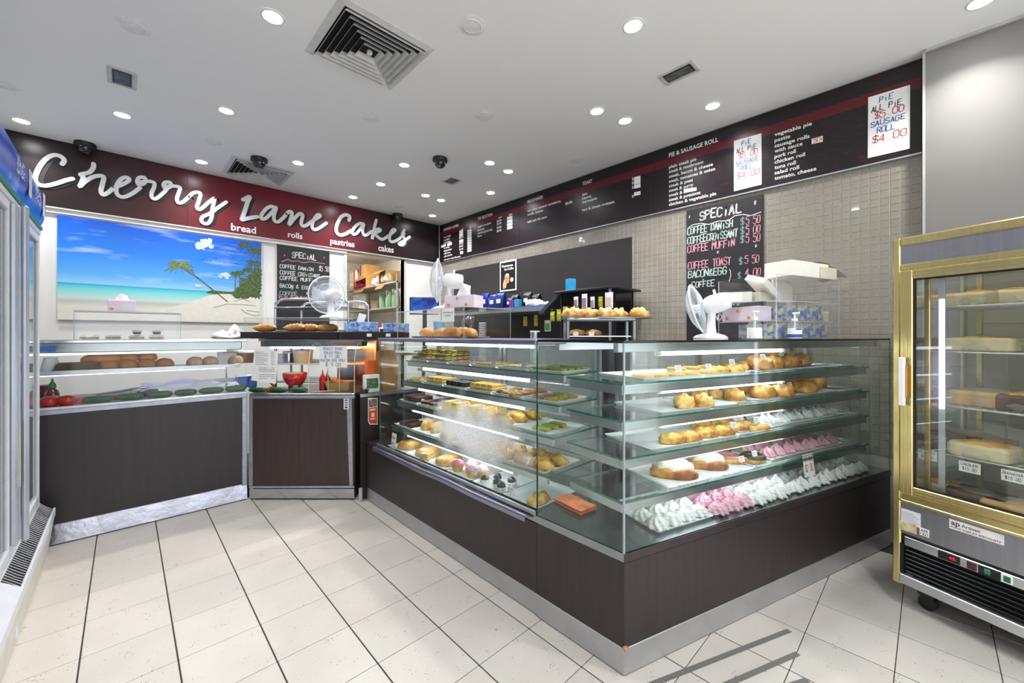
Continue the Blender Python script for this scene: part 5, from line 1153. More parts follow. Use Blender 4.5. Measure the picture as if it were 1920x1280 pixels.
# ---- hand sanitiser bottles
clr=G('clear_gel',(.9,.94,.95),1.4,.05,haze=.12)
for px,n,lb,bl in ((1415,.07,'left pump bottle of hand sanitiser with plain white label',0),(1490,.05,'right pump bottle of hand sanitiser with blue printed label',1)):
    t=thing('sanitiser_bottle',lb,'bottle',rp(px,n,CTOP+.001),AR-.35,'pump bottles')
    MB().lathe([(.034,0),(.036,.004),(.036,.07),(.031,.084),(.014,.096),(.013,.10)],22,sy=.75).build('body',clr,t)
    MB().lathe([(.0366,.004),(.0366,.06)],22,cap=False,sy=.76).build('label_wrap',paper,t)
    if bl:
        MB().lathe([(.0369,.008),(.0369,.026)],22,cap=False,sy=.765).build('blue_band',M('label_blue','#2b56b8',.4),t); MB().box(-.016,.016,-.0292,-.0285,.05,.058).build('blue_mark',MATS['label_blue'],t)
    c=MB(); c.cyl(.015,.098,.114,14); c.cyl(.005,.114,.138,8); c.box(-.009,.009,-.03,.012,.136,.146,bev=.004); c.build('pump',white,t)
    MB().tube([(0,0,.02),(0,0,.1)],.006,8).build('dip_tube',white,t)
# ---- white cake boxes thrown on the stand
wcb=M('white_cake_box','#efece4',.6,0,.03); wcs=M('cream_box_inside','#d8d2bf',.7)
t=thing('cake_box','folded white cake box standing on its corner on the acrylic stand','box',q(.13,.18,.222),AR); b=MB(); b.box(-.10,.10,-.07,.07,-.002,.035,bev=.002,T=Tr(.03,0,.075)@Ry(.55)@Rx(.35)); b.build('panel',wcb,t); MB().box(-.06,.06,-.05,.05,0,.06,bev=.003,T=Tr(.02,.02,.0)).build('inner',wcs,t)
t=thing('cake_box','white cake box with open end beside the fan on the acrylic stand','box',q(.02,.26,.222),AR-.9); b=MB(); L,W,H=.17,.10,.06
b.box(-L/2,L/2,-W/2,W/2,0,.003); b.box(-L/2,L/2,-W/2,W/2,H-.003,H); b.box(-L/2,L/2,-W/2,-W/2+.003,.003,H-.003); b.box(-L/2,L/2,W/2-.003,W/2,.003,H-.003); b.build('body',wcb,t)
t=thing('cake_box','long white cake box lying across the rim of the acrylic stand','box',q(.36,.075,.3635),AR)
MB().box(-.22,.16,-.08,.08,0,.09,bev=.003).build('body',wcb,t); MB().box(.06,.24,-.086,-.081,.0,.07,bev=.001).build('flap',wcs,t)
m_=MB(); m_.grid(lambda u,v:(.12+.26*u,-.08+.16*v,.092-.02*u-.05*u*u+.012*sin(6*v)*u),10,8); m_.build('paper_sheet',M('parchment','#e3ddcb',.6),t); m_=MB(); m_.grid(lambda u,v:(.0+.20*u,-.08+.1*v,.0925+.008*sin(3*u)),8,5); m_.build('yellow_paper',M('yellow_wrap','#e6b64a',.5),t)
t=thing('cake_box','loose white box sheet leaning against the long cake box','box',q(.30,.13,.222),AR); MB().box(-.12,.08,-.002,.002,0,.15,bev=.001,T=Rx(-.2)@Ry(.35)).build('sheet',wcb,t)
# ---- bread under the cover, notice and cup
LOAF=[MB().blob(.12,.06,.075,i+3,.06,24,12).mesh('bread',M('bread_crust','#d79a4c',.5,0,.1,10,bump=.2,bs=30,col2='#b8752f')) for i in range(3)]
tray('white tray of bread under the acrylic cover',(1.72,2.46,CTOP+.0015),pi/2,.66,.26,h=.012)
for k,(a,b_,r_,s) in enumerate(((1.70,2.72,1.2,1),(1.70,2.50,1.5,.9),(1.66,2.33,1.3,1),(1.80,2.40,1.4,1),(1.70,2.18,1.1,.85))): put(LOAF[k%3],'bread_loaf','golden bread loaf under the acrylic cover','bread',(a,b_,CTOP+.006),r_,'loaves under the bread cover',s)
t=thing('card_notice','white card notice about card surcharge on the bread cover','notice',(1.545,2.22,CTOP+.13),-pi/2)
MB().box(-.07,.07,-.001,.001,-.02,.07).build('card',paper,t)
for s,fy,w_ in (('1.5% Surcharge on all',.038,.115),('card payments',.018,.075)):
    mb=MB(); text(mb,s,(-w_/2,-.0012,fy),SIGN,w_,.011,bold=.005,z=.0004); mb.build('notice_line',ink,t)
t=thing('paper_cup','light blue paper cup behind the bread','cup',(1.86,2.80,CTOP+.0065)); MB().lathe([(.036,0),(.046,.115),(.048,.12)],22).build('cup',M('light_blue_paper','#86c0e8',.5),t); MB().lathe([(.048,.12),(.05,.124),(.044,.132)],22).build('lid',M('blue_lid','#a9d2ef',.4),t)
# croissants
def crois(seed):
    rnd_=random.Random(seed); pts=[];rs=[]
    for i in range(25):
        u=i/24*2-1; pts.append((.085*sin(u*1.25),.05*(cos(u*1.25)-.6),.022)); rs.append(max(.004,.030*(1-abs(u)**2.2))*(1+.10*sin(i*2.1)))
    m=MB().tube(pts,rs,12); return m.mesh('croissant',gold)
CRO=[crois(1),crois(2)]; CRP=[MB().blob(.062,.05,.052,i+60,.16,22,12).mesh('croissant',palegold) for i in range(2)]
for k,(px,d) in enumerate(((497,3.60),(552,3.56),(578,3.66),(614,3.60))): q_=atD(px,600,d); put(CRO[k%2],'croissant','golden croissant under the pastry guard, %s'%('far left one','left of the middle pair','right of the middle pair','far right one')[k],'croissant',(q_[0],q_[1],1.404),-TH+rnd.uniform(-.3,.3),'croissants under the guard',(1.2,1.2,1.35))
# chrome rack of croissants on the case tops
ro=camp(.296,2.18,CTOP+.001); t=thing('chrome_rack','small chrome rack with a wire top behind the corner case','rack',ro,-TH)
f=MB()
for x in (0,.36):
    for y in (0,.14): f.box(x,x+.016,y,y+.016,0,.10,bev=.002)
f.box(0,.376,0,.016,.10,.112,bev=.002); f.box(0,.376,.14,.156,.10,.112,bev=.002); f.box(0,.016,.016,.14,.10,.112); f.box(.36,.376,.016,.14,.10,.112); f.build('frame',M('dull_chrome','#7f8285',.3,.9),t)
MB().box(.016,.36,.02,.136,.012,.017).build('lower_shelf',steel2,t)
w_=MB(); w_.tube([(-.01,-.02,.116),(.46,-.02,.116),(.46,.18,.116),(-.01,.18,.116)],.003,6,closed=True)
for i in range(46): w_.tube([(.01*i,-.02,.116),(.01*i,.18,.116)],.0014,4,cap=False)
w_=w_.build('wire_top',wire,t); w_['kind']='stuff'
for k in range(5): q_=camp(.296+.06+.082*k,2.18+.06+.03*(k%2)); put(CRP[k%2],'croissant','golden croissant on the chrome rack, number %s from the left'%('one','two','three','four','five')[k],'croissant',(q_[0],q_[1],CTOP+.120),-TH+.4*k,'croissants on the chrome rack')
for k in range(2):
    q_=camp(.296+.07+.09*k,2.18+.075); put(ROL[k],'wrapped_roll','wrapped roll on the lower shelf of the chrome rack, %s'%('left one','right one')[k],'roll',(q_[0],q_[1],CTOP+.020),-TH,'wrapped rolls on the rack',.75)
    card('tiny white price card on the chrome rack, %s'%('left one','right one')[k],camp(.296+.05+.085*k,2.182,CTOP+.019),-TH,.028,.02,1,0,stand=.001)
# ================================================================== BEHIND THE COUNTER
wb_=thing('work_bench','long steel bench along the tiled wall behind the cases','bench',(3.02,1.80,0))
MB().box(0,.58,0,3.3,.86,.9,bev=.003).build('top',steel,wb_)
for x in (.03,.53):
    for y in (.05,1.6,3.2): MB().box(x,x+.035,y,y+.035,0,.86).build('leg',steel,wb_)
ws=thing('wall_shelf','stainless wall shelf full of coffee bags on the splashback','shelf',(3.20,2.73,1.63))
MB().box(0,.415,0,1.9,0,.05,bev=.004).build('shelf',steel,ws); MB().box(.0,.01,-.0,1.9,.05,.06).build('lip',steel2,ws)
for y in (.05,1.8): MB().box(.38,.415,y,y+.03,-.15,0).build('bracket',steel,ws)
def bag(label,pos,rz,mat,w_,d_,h,grp=None,tilt=0):
    t=thing('coffee_bag',label,'bag',pos,rz,grp); b=MB(); R=[]
    for u,k in ((0,.92),(.05,1),(.5,1.03),(.78,.85),(.93,.35),(.97,.12),(1.0,.10)):
        R.append([(x,y,h*u) for x,y in rrect(w_/2*(1 if u<.9 else .96),d_/2*k,min(.012,d_/2*k*.8),3)])
    loft(b,R,sm=True); b.v=[tuple(Ry(tilt)@Vector(v)) for v in b.v]; b.build('pouch',mat,t); MB().box(-w_*.25,w_*.25,-d_/2*1.05,-d_/2*1.03,h*.35,h*.6).build('label_patch',M('bag_label','#c9d2e4',.5,0,.2,60),t); return t
navy=M('navy_foil','#1f2f7d',.25,.3,.2,30,bump=.3,bs=40); blkf=M('black_foil','#1a171c',.25,.3,.2,30,bump=.3,bs=40)
def wpos(px,x=3.36): q_=onX(px,600,x); return (x,q_[1],1.692)
for k,(px,mt_,w_,h,lb) in enumerate(((869,navy,.16,.20,'navy coffee bag furthest left, behind the tissue box'),(911,navy,.14,.22,'navy coffee bag just right of the white tissue'),(926,navy,.15,.19,'navy coffee bag left of the pair by the poster'),(939,navy,.15,.20,'navy coffee bag right of the pair by the poster'),(958,blkf,.10,.13,'crumpled grey foil bag right of the navy bags'),(967,blkf,.12,.17,'black coffee bag leaning behind the purple pack'),(990,blkf,.13,.18,'black coffee bag with knotted top'),(1006,blkf,.11,.15,'black coffee bag with purple corner'))): bag(lb,wpos(px,3.40 if k in (5,6,7) else 3.34),-pi/2,mt_,w_,.08,h,'coffee bags on the wall shelf')
for px,c_,lb in ((961,'#6b2fa0','small purple packet on the wall shelf'),(971,'#2f8fc4','small light blue carton on the wall shelf')):
    carton(lb,wpos(px,3.25),-pi/2,.075,.05,.085,M('pack'+c_,c_,.4))
put(MB().blob(.09,.12,.07,5,.25,16,9).mesh('white_pouch',M('white_pouch','#e4e3e0',.4)),'bag','white soft pouch lying on the wall shelf','bag',wpos(1003,3.27)); put(MB().blob(.07,.10,.035,8,.25,16,9).mesh('grey_pouch',M('grey_pouch','#c6c8cc',.4)),'bag','flat grey pouch at the near end of the wall shelf','bag',wpos(1026,3.30))
# black stand with hanging packs
bs_=thing('merchandise_stand','black stand hung with candle packs against the splashback','stand',(3.12,1.99,0))
MB().box(-.02,.46,-.06,.62,1.785,1.805,bev=.003).build('top',black,bs_)
for x,y in ((.02,.0),(.02,.56),(.42,.0),(.42,.56)): MB().box(x,x+.018,y,y+.018,.9,1.785).build('post',steel if y<.1 else black,bs_)
MB().box(.15,.155,.03,.56,1.35,1.78).build('back_panel',M('dark_back','#1d1b1e',.5),bs_)
b=MB(); b.prism([(.56,1.78),(.62,1.78),(.86,1.60),(.82,1.58)],0,.3,T=Matrix(((0,0,1,.0),(1,0,0,0),(0,1,0,0),(0,0,0,1)))); b.build('sloped_side',M('grey_panel','#3c4146',.4),bs_)
packc={'rain':M('rainbow_print','#e36a4a',.5,0,.1,60,col2='#3f8fd0'),'grey':M('grey_pack','#9a9aa2',.4),'ykl':M('yellow_pack','#b7b02e',.45,0,.2,30),'pink':M('pink_card','#e2c4c6',.6),'wht':M('white_pack','#d9d9da',.4,0,.1,40),'grn':M('green_pack','#3fa73a',.45)}
def pack(label,px,py0,py1,mt_,wpx,X=3.10,mark=None):
    a=onX(px,py1,X); b_=onX(px,py0,X); w_=wpx*.0052; t=thing('candle_pack',label,'candle pack',a,-pi/2,'hanging candle packs')
    h=b_[2]-a[2]; MB().box(-w_/2,w_/2,-.004,.004,0,h,bev=.001).build('card',paper if mt_ is not packc['ykl'] else packc['ykl'],t); MB().box(-w_*.38,w_*.38,-.012,-.004,h*.12,h*.72,bev=.003).build('contents',mt_,t); MB().tube([(0,0,h*.95),(0,.03,h*.97)],.002,6).build('hook',steel2,t)
    return t
for px,a,b_,k,w_,lb in ((1080,556,575,'rain',9,'tilted white candle pack with rainbow print'),(1096,551,577,'rain',11,'candle pack with rainbow stripes, upper row'),(1111,556,577,'grey',8,'grey candle pack, upper row'),(1126,556,577,'ykl',8,'olive candle pack, upper row'),(1142,548,578,'pink',15,'large pink card pack, upper row'),(1086,579,602,'wht',8,'white narrow pack, lower row'),(1098,578,600,'rain',10,'candle pack with rainbow stripes, lower row'),(1110,581,600,'wht',10,'white candle pack, lower row'),(1125,581,598,'rain',9,'tilted rainbow candle pack, lower row'),(1143,580,600,'ykl',10,'yellow number candle pack, lower row'),(1036,584,602,'ykl',10,'yellow number pack under the shelf end, left'),(1048,580,602,'ykl',10,'yellow number pack under the shelf end, middle'),(1060,575,597,'ykl',11,'yellow number pack under the shelf end, right')): pack(lb+' on the black stand' if px>1070 else lb,px,a,b_,packc[k],w_)
for px,a,b_,k,w_,lb in ((985,593,611,'ykl',11,'yellow number pack hanging below the coffee bags, left'),(1005,590,611,'ykl',10,'yellow number pack hanging below the coffee bags, right'),(1027,600,621,'grn',16,'green pack hanging lowest below the wall shelf')): pack(lb,px,a,b_,packc[k],w_,X=3.30)
carton('light blue tea box on top of the black stand',onX(1070,540,3.25)[:2]+(1.806,),-pi/2-.2,.085,.07,.13,M('tea_blue','#2aa0dc',.4,0,.15,20))
# monitor, small table and till things behind the slabs
tt=thing('till_table','low steel table behind the raised slabs','table',camp(-1.45,3.98,0),-TH); MB().box(0,1.0,0,.5,1.17,1.2,bev=.003).build('top',steel,tt)
for x in (.03,.94):
    for y in (.03,.44): MB().box(x,x+.03,y,y+.03,0,1.17).build('leg',steel,tt)
t=thing('monitor','flat monitor with a blue screen behind the bread cover','monitor',camp(-.90,4.15,1.2),-TH); MB().box(-.1,.1,-.06,.06,0,.01,bev=.003).build('foot',black,t); MB().box(-.02,.02,-.01,.01,.01,.40).build('stalk',black,t); MB().box(-.15,.15,-.03,-.01,.38,.56,bev=.004).build('bezel',black,t)
MB().box(-.14,.14,-.0312,-.03,.405,.55).build('screen',M('screen_blue','#16308f',.3,0,.3,14,emit=.2,col2='#4a7fe0'),t)
t=thing('card_terminal','white framed black screen among the sauces behind the slab','screen',camp(-1.265,4.05,1.2),-TH); MB().box(-.07,.07,-.02,.02,0,.245,bev=.006).build('frame',white,t); MB().box(-.055,.055,-.0212,-.02,.115,.23).build('screen',black,t)
for k,(r_,d_,c_,h,lb) in enumerate(((-1.36,4.12,'#c22026',.30,'tall red sauce bottle left of the white framed screen'),(-1.43,4.10,'#c9401f',.20,'short red sauce bottle behind the blue floral box'),(-1.40,4.05,'#d9b21f',.22,'yellow mustard bottle left of the white framed screen'))):
    t=thing('sauce_bottle',lb,'bottle',camp(r_,d_,1.2)); MB().lathe([(.03,0),(.033,.02),(.033,h*.6),(.02,h*.75),(.012,h*.8)],16).build('body',M('sauce'+c_,c_,.3),t); MB().lathe([(.014,h*.8),(.012,h*.9),(.004,h)],12).build('cap',M('sauce'+c_,c_,.3),t)
carton('deep blue box behind the sauces','x' and camp(-1.52,4.22,1.2),-TH,.16,.1,.27,M('deep_blue_box','#22348f',.5))
t=thing('leaning_menu','white card leaning behind the blue floral tissue box','card',camp(-1.39,3.60,1.399),-TH-.3); MB().box(-.04,.04,-.001,.001,0,.17,T=Rx(-.2)@Ry(.25)).build('card',paper,t)
# tray trolley
tr_=thing('tray_trolley','chrome bakery trolley of baking trays below the chalkboard','trolley',camp(-2.42,4.12,0),-TH-.12)
for y in (0,.42):
    f=MB(); f.tube(cr([(0,y,.08),(0,y,1.0),(0,y,1.62),(.02,y,1.70),(.10,y,1.735),(.4,y,1.735),(.70,y,1.735),(.77,y,1.70),(.79,y,1.62),(.79,y,1.0),(.79,y,.08)],4),.014,8); f.build('hoop',steel2,tr_)
for z in (.5,.7,.9,1.1,1.28,1.42,1.54,1.655):
    f=MB(); f.box(.0,.79,-.03,.45,z-.012,z,bev=.003); f.build('baking_tray',M('used_tray_steel','#8f9193',.3,.9,.15,8),tr_)
for x in (0,.79):
    for y in (0,.42): MB().cyl(.035,-.015,.015,14,T=Tr(x,y,.036)@Rx(pi/2)).build('castor',black,tr_)

# stacks and grinder on the bench seen through the bread cover
def bpos(px,X=3.12): q_=onX(px,600,X); return (X,q_[1],.9005)
t=thing('lid_stack','tall stack of grey cup lids on the bench behind the bread cover','lids',bpos(905))
for k in range(24): MB().lathe([(.045,.026*k),(.048,.026*k+.006),(.042,.026*k+.024)],16).build('lid',M('grey_lid','#9a9ca2',.35),t)
t=thing('coffee_grinder','black coffee grinder with round hopper behind the bread cover','grinder',bpos(881)); MB().box(-.09,.09,-.08,.08,0,.36,bev=.01).build('body',black,t); MB().lathe([(.05,.36),(.07,.44),(.10,.52),(.10,.66),(.06,.70)],20).build('hopper',M('smoked_hopper','#2a211d',.15,0,.1,coat=.4),t)
t=thing('steel_canister','small steel canister on the bench left of the chrome rack','canister',bpos(1003,3.08)); MB().cyl(.05,0,.50,18).build('body',steel2,t); MB().cyl(.052,.50,.515,18).build('lid',white,t)
# ================================================================== SANDWICH COUNTER CONTENTS
def sp_(px,Y,z): q_=onY(px,600,Y); return (q_[0],Y,z)
roll=M('bread_roll','#a8602a',.5,0,.1,9,bump=.1,bs=30,col2='#d08f4c'); rolw=M('floury_roll','#c68d52',.6,0,.1,9,col2='#e8d5b8')
RO=[MB().blob(.066,.052,.07,i,.03,22,12).mesh('bread_roll',roll) for i in range(2)]; LR=MB().blob(.13,.055,.075,6,.03,24,12).mesh('bread_roll',roll); RW=MB().blob(.062,.052,.075,9,.03,20,12).mesh('bread_roll',rolw)
ZS=1.1135
for px,Y,z,me,lb in ((205,4.36,ZS+.052,LR,'long golden bread roll lying on the roll heap'),(209,4.33,ZS,RO[0],'golden roll at the lower left of the heap'),(243,4.33,ZS,RO[1],'golden roll at the lower middle of the heap'),(274,4.33,ZS,RO[0],'golden roll at the lower right of the heap'),(240,4.37,ZS+.055,RO[0],'golden roll on top of the heap, left of two'),(270,4.37,ZS+.055,RO[1],'golden roll on top of the heap, right of two'),(302,4.33,ZS,RO[1],'golden roll at the right end of the heap'),(368,4.33,ZS,RW,'floury roll, left one of the pair on the glass counter shelf'),(392,4.33,ZS,RW,'floury roll, right one of the pair on the glass counter shelf'),(442,4.33,ZS,RW,'floury roll alone beside the brown tub')):
    put(me,'bread_roll',lb,'bread roll',sp_(px,Y,z),.3,'bread rolls')
t=thing('paper_bags','stack of brown paper bags left of the bread rolls','bags',sp_(146,4.34,ZS))
for k in range(7): MB().box(-.12+.004*k,.12-.003*k,-.07,.07,.008*k,.008*k+.0075,bev=.002,T=Rz(.04*((k*37)%5-2))).build('bag',M('kraft_paper','#7d6a4e',.8,0,.1,20),t)
t=thing('white_tub','upturned white tub at the left end of the counter shelf','tub',sp_(95,4.36,ZS)); MB().lathe([(.052,0),(.046,.04),(.036,.085),(.034,.09)],20).build('body',white,t); MB().lathe([(.034,.09),(.036,.094),(.02,.096)],20).build('rim',white,t)
t=thing('wall_note','white paper with red heading on the shelf back','note',sp_(432,4.52,ZS)); MB().box(-.10,.10,0,.002,0,.13).build('sheet',paper,t); mb=MB(); scribble(mb,frame((-.1,-.0005,0),*SIGN),.04,.17,.095,.012,.005,4); mb.build('scribble',redink,t)
t=thing('brown_tub','brown round tub with clear lid beside the floury roll','tub',sp_(466,4.44,ZS)); MB().lathe([(.085,0),(.095,.09)],24).build('body',M('brown_tub','#8b6f55',.5),t); MB().lathe([(.098,.09),(.098,.10),(.08,.112),(.001,.113)],24).build('lid',M('violet_clear_lid','#c9c4e6',.2,0,.1),t)
# deck: vegetables
ZD=.9005
tom=M('tomato_red','#b81e10',.2,0,.1,6,coat=.4); cuc=M('cucumber_green','#1f4a1c',.3,0,.2,14,bump=.1,bs=60,col2='#33672a',stretch=(1,8,8))
for px,lb in ((92,'red tomato at the far left of the counter, left one'),(125,'red tomato at the far left of the counter, right one')):
    t=thing('tomato',lb,'tomato',sp_(px,4.02,ZD),0,'tomatoes'); MB().lathe([(.012,.002),(.03,0),(.046,.014),(.05,.034),(.043,.054),(.024,.064),(.004,.060)],22,lob=5,amp=.03).build('fruit',tom,t); MB().lathe([(.012,.062),(.004,.065)],5,lob=5,amp=.5).build('stem',M('tomato_stem','#4c6b2c',.6),t)
CU=MB(); CU.tube([(-.125+.25*i/14,.006*sin(i*.4),.024) for i in range(15)],[.024*max(.12,(1-abs(2*i/14-1)**5))**.5 for i in range(15)],14); CU=CU.mesh('cucumber',cuc)
for k,(a,b_) in enumerate(((153,215),(218,270),(275,325),(326,370),(372,420),(422,462))):
    A=sp_(a,4.02,ZD);B=sp_(b_,4.02,ZD); put(CU,'cucumber','whole green cucumber in the front row, number %s from the tomatoes'%('one','two','three','four','five','six')[k],'cucumber',((A[0]+B[0])/2,4.02,ZD),.06*(k%3-1),'cucumbers in the front row',((B[0]-A[0])/.25*.97,1,1))
def heap(name,label,cat,pos,mat,rx,ry,h,n,seed,rz=0,ln=.03):
    rr=random.Random(seed); mb=MB(); mb.blob(rx*.8,ry*.8,h*.6,seed,.1,14,8)
    for i in range(n):
        a=rr.uniform(0,6.28); q_=sqrt(rr.random()); x,y=rx*q_*cos(a),ry*q_*sin(a); z=h*(1-q_*q_)*rr.uniform(.6,1)
        mb.box(-ln/2,ln/2,-.0018,.0018,0,.0036,T=Tr(x,y,z)@Rz(rr.uniform(0,3))@Ry(rr.uniform(-.5,.5)))
    o=put(mb.mesh(name,mat),name,label,cat,pos,rz); o['kind']='stuff'; return o
heap('shredded_carrot','heap of shredded carrot beside the tomatoes','carrot',sp_(150,4.10,ZD),M('carrot','#ee7a28',.5,0,.1,40),.06,.05,.035,90,3)
heap('sliced_chilli','thin heap of sliced red chilli behind the cucumbers','chilli',sp_(222,4.13,ZD),M('chilli','#c9432a',.45,0,.2,40),.14,.035,.022,90,5)
t=thing('sauce_bottle','red chilli sauce bottle with green cap behind the tomatoes','bottle',sp_(98,4.14,ZD)); MB().lathe([(.033,0),(.036,.01),(.035,.07),(.03,.09),(.017,.105),(.015,.11)],18).build('body',M('sriracha','#7d1c1c',.15,0,.2,30,coat=.5),t); MB().lathe([(.02,.11),(.018,.135),(.008,.15),(.004,.175)],14).build('cap',M('green_cap','#167a3e',.35),t); MB().lathe([(.0362,.02),(.0358,.06)],18,cap=False).build('print',M('pale_print','#c9a9a0',.6,0,.4,90),t)
t=thing('jam_jar','dark red jar behind the green capped bottle','jar',sp_(84,4.24,ZD)); MB().lathe([(.045,0),(.047,.01),(.047,.1),(.04,.11)],18).build('body',M('dark_red_jar','#5c1a22',.2,0,.2,coat=.4),t); MB().cyl(.042,.11,.125,18).build('lid',M('red_lid','#8c2028',.3),t)
for px,Y,lb,L in ((190,4.24,'clear grey salad tray behind the carrots',.34),(262,4.26,'clear grey salad tray behind the tongs',.22)): tray(lb,sp_(px,Y,ZD),0,L,.18,'salad trays',.035,M('grey_clear_tray','#b9bccb',.25,.2))
t=thing('tongs','steel serving tongs leaning across the salad trays','tongs',sp_(238,4.16,ZD+.04),-.2)
for s in (-1,1): MB().tube(cr([(-.16,.006*s,.0),(-.05,.014*s,.012),(.06,.012*s,.03),(.12,.004*s,.035)],4),[.009]*12+[.006],6).build('arm',steel2,t)
MB().box(.05,.14,-.014,.014,.02,.036,bev=.004,T=Ry(.5)).build('grip',black,t)
t=thing('paper_towel','crumpled white paper sheets spread over the salad trays','paper',sp_(360,4.20,ZD))
m_=MB(); m_.grid(lambda u,v:((u-.5)*.62,(v-.5)*.26,.045+.05*v+.014*sin(9*u+4*v)+.01*sin(17*u-6*v)),26,12); m_.build('sheet',M('soft_white_paper','#f1f1fa',.8,0,.02),t)
for px,Y,lb in ((452,4.22,'left blue plastic container with white clip lid'),(471,4.25,'right blue plastic container with white clip lid')):
    t=thing('clip_container',lb,'container',sp_(px,Y,ZD),.05,'blue clip containers'); MB().box(-.035,.035,-.05,.05,0,.10,bev=.008).build('body',M('blue_container','#4a78c8',.3,0,.1),t); MB().box(-.038,.038,-.053,.053,.10,.112,bev=.004).build('lid',white,t); MB().box(-.038,.038,-.0545,-.053,.092,.106).build('clip',M('clip_blue','#1f63d0',.35),t)
# on the lid, under the acrylic cover
ZL=1.3392
clam=G('clear_clamshell',(.93,.95,.95),1.45,.05,haze=.15); food=M('rice_paper_rolls','#cfc3ab',.5,0,.1,30,col2='#b98f78')
for k,px in enumerate((169,212,257,294)):
    t=thing('food_tub','clear tub of rice paper rolls on the counter lid, number %s from the left'%('one','two','three','four')[k],'food tub',sp_(px,4.33,ZL+.0015),0,'clear food tubs'); MB().lathe([(.05,0),(.058,.03),(.06,.032)],4,T=Rz(pi/4)@Matrix.Diagonal((1.1,.9,1,1))).build('tub',clam,t); MB().blob(.045,.035,.026,k,.2,14,8,T=Tr(0,0,.002)).build('filling',food,t)
    if k>1:
        t2=thing('sauce_cup','small cup of dark sauce on the %s food tub'%('third','fourth')[k-2],'sauce cup',sp_(px,4.33,ZL+.036),0,'sauce cups'); MB().lathe([(.022,0),(.03,.028)],18).build('cup',clam,t2); MB().lathe([(.021,.001),(.027,.02),(.001,.0201)],18,cap=False).build('sauce',darkb,t2); MB().lathe([(.031,.028),(.031,.031),(.001,.0315)],18,cap=False).build('lid',M('brown_sauce_lid','#4a3a30',.3),t2)
t=thing('plastic_bag','crumpled white plastic bag left of the dark slab','bag',sp_(428,4.25,ZL)); MB().blob(.10,.06,.06,21,.35,20,12).build('bag',M('white_plastic_bag','#eeeef2',.35),t); MB().blob(.035,.03,.06,4,.3,12,8,T=Tr(.045,0,.05)).build('knot',MATS['white_plastic_bag'],t)
# ================================================================== FOOD UNIT CONTENTS
def U(x,y,z): return tuple(PM[au.name]@Vector((x,y,z)))
ux=lambda px,y: (px-960)/FPX*(3.345+y)+2.185
t=thing('menu_sheet','white printed menu sheet taped on the curved glass','menu sheet',U(ux(471,-.003),-.003,.965),-TH); MB().prism([(.0,.03),(.205,.0),(.225,.27),(.03,.30)],0,.001,T=frame((0,0,0),*SIGN)).build('sheet',paper,t)
for k in range(16):
    if k in (8,12): continue
    mb=MB(); x0_=.035+(.03 if k>8 else 0); mb.box(x0_,x0_+.10-.03*(k%3==0),-.0016,-.0012,.262-.0145*k,.2655-.0145*k); mb.build('text_line',M('grey_print','#8a8c94',.8),t); mb=MB(); mb.box(.165,.195,-.0016,-.0012,.262-.0145*k,.2655-.0145*k); mb.build('text_line',MATS['grey_print'],t)
t=thing('price_sign','white handwritten roast pork roll price sign inside the hot unit','sign',U(ux(599,.06),.06,1.095),-TH); MB().box(0,.235,-.001,.001,0,.18,bev=.0005).build('card',paper,t)
for s,fx,fy,fw,fh,m_ in (('ROAST PORK',.03,.148,.165,.022,blueink),('SALAD ROLL',.035,.117,.155,.02,blueink),('$ 11.00',.04,.083,.13,.023,ink),('BACON EGG ROLL',.01,.052,.215,.02,blueink),('$ 9.00',.05,.012,.13,.03,ink)):
    mb=MB(); hand(mb,s,(fx,-.0012,fy),SIGN,fw,fh,.003,z=.0004,slant=.15); mb.build('writing',m_,t)
for x in (.07,.165): MB().tube([(x,.004,0),(x,.008,-.205)],.003,6).build('stick',MATS['wooden_stick'],t)
t=thing('red_bowl','glossy red bowl inside the angled food unit','bowl',U(ux(553,.22),.22,.93),-TH); MB().lathe([(.05,0),(.07,.012),(.095,.06),(.10,.105),(.094,.105),(.088,.06),(.05,.02),(.001,.018)],28,cap=False).build('bowl',M('red_enamel','#cf1f22',.12,0,.05,coat=.6),t); MB().blob(.08,.08,.03,3,.1,14,8,T=Tr(0,0,.085)).build('filling',M('pale_filling','#d9c79a',.6,0,.1,30),t); MB().cyl(.055,-.045,.001,18).build('stand',steel,t)
t=thing('wooden_spatula','wooden spatula leaning beside the red bowl','spatula',U(ux(522,.14),.14,.886),-TH); MB().box(-.01,.01,-.004,.004,0,.15,bev=.002,T=Ry(-.75)).build('handle',M('orange_wood','#b5713c',.6),t) 
for px,y,z,r_,h,mt_,lb in ((568,.42,ZS,.085,.10,M('cream_tub','#d8c79a',.4),'large cream tub with violet lid on the unit shelf'),(541,.46,ZS,.05,.085,steel2,'steel canister on the unit shelf'),(526,.44,ZS,.035,.06,white,'small white carton tub on the unit shelf')):
    t=thing('tub',lb,'tub',U(ux(px,y),y,z),0); MB().lathe([(r_*.92,0),(r_,h)],24).build('body',mt_,t); MB().lathe([(r_*1.02,h),(r_*1.02,h+.012),(r_*.8,h+.02),(.001,h+.021)],24).build('lid',MATS['violet_clear_lid'] if r_>.06 else white,t)
for k,(a,b_) in enumerate(((466,501),(506,541),(545,577))):
    xa,xb=ux(a,.06),ux(b_,.06); put(CU,'cucumber','short green cucumber in the food unit, %s'%('left one','middle one','right one')[k],'cucumber',U((xa+xb)/2,.06,.885),-TH,'cucumbers in the food unit',((xb-xa)/.25*.97,.9,.9))
heap('shredded_carrot','heap of shredded carrot in the food unit','carrot',U(ux(512,.15),.15,.885),MATS['carrot'],.08,.05,.04,80,8,-TH)
heap('sliced_salad','heap of pale sliced salad in the food unit','salad',U(ux(560,.14),.14,.885),M('salad_mix','#d08a6a',.5,0,.2,60,col2='#c9d08a'),.08,.04,.03,70,11,-TH)
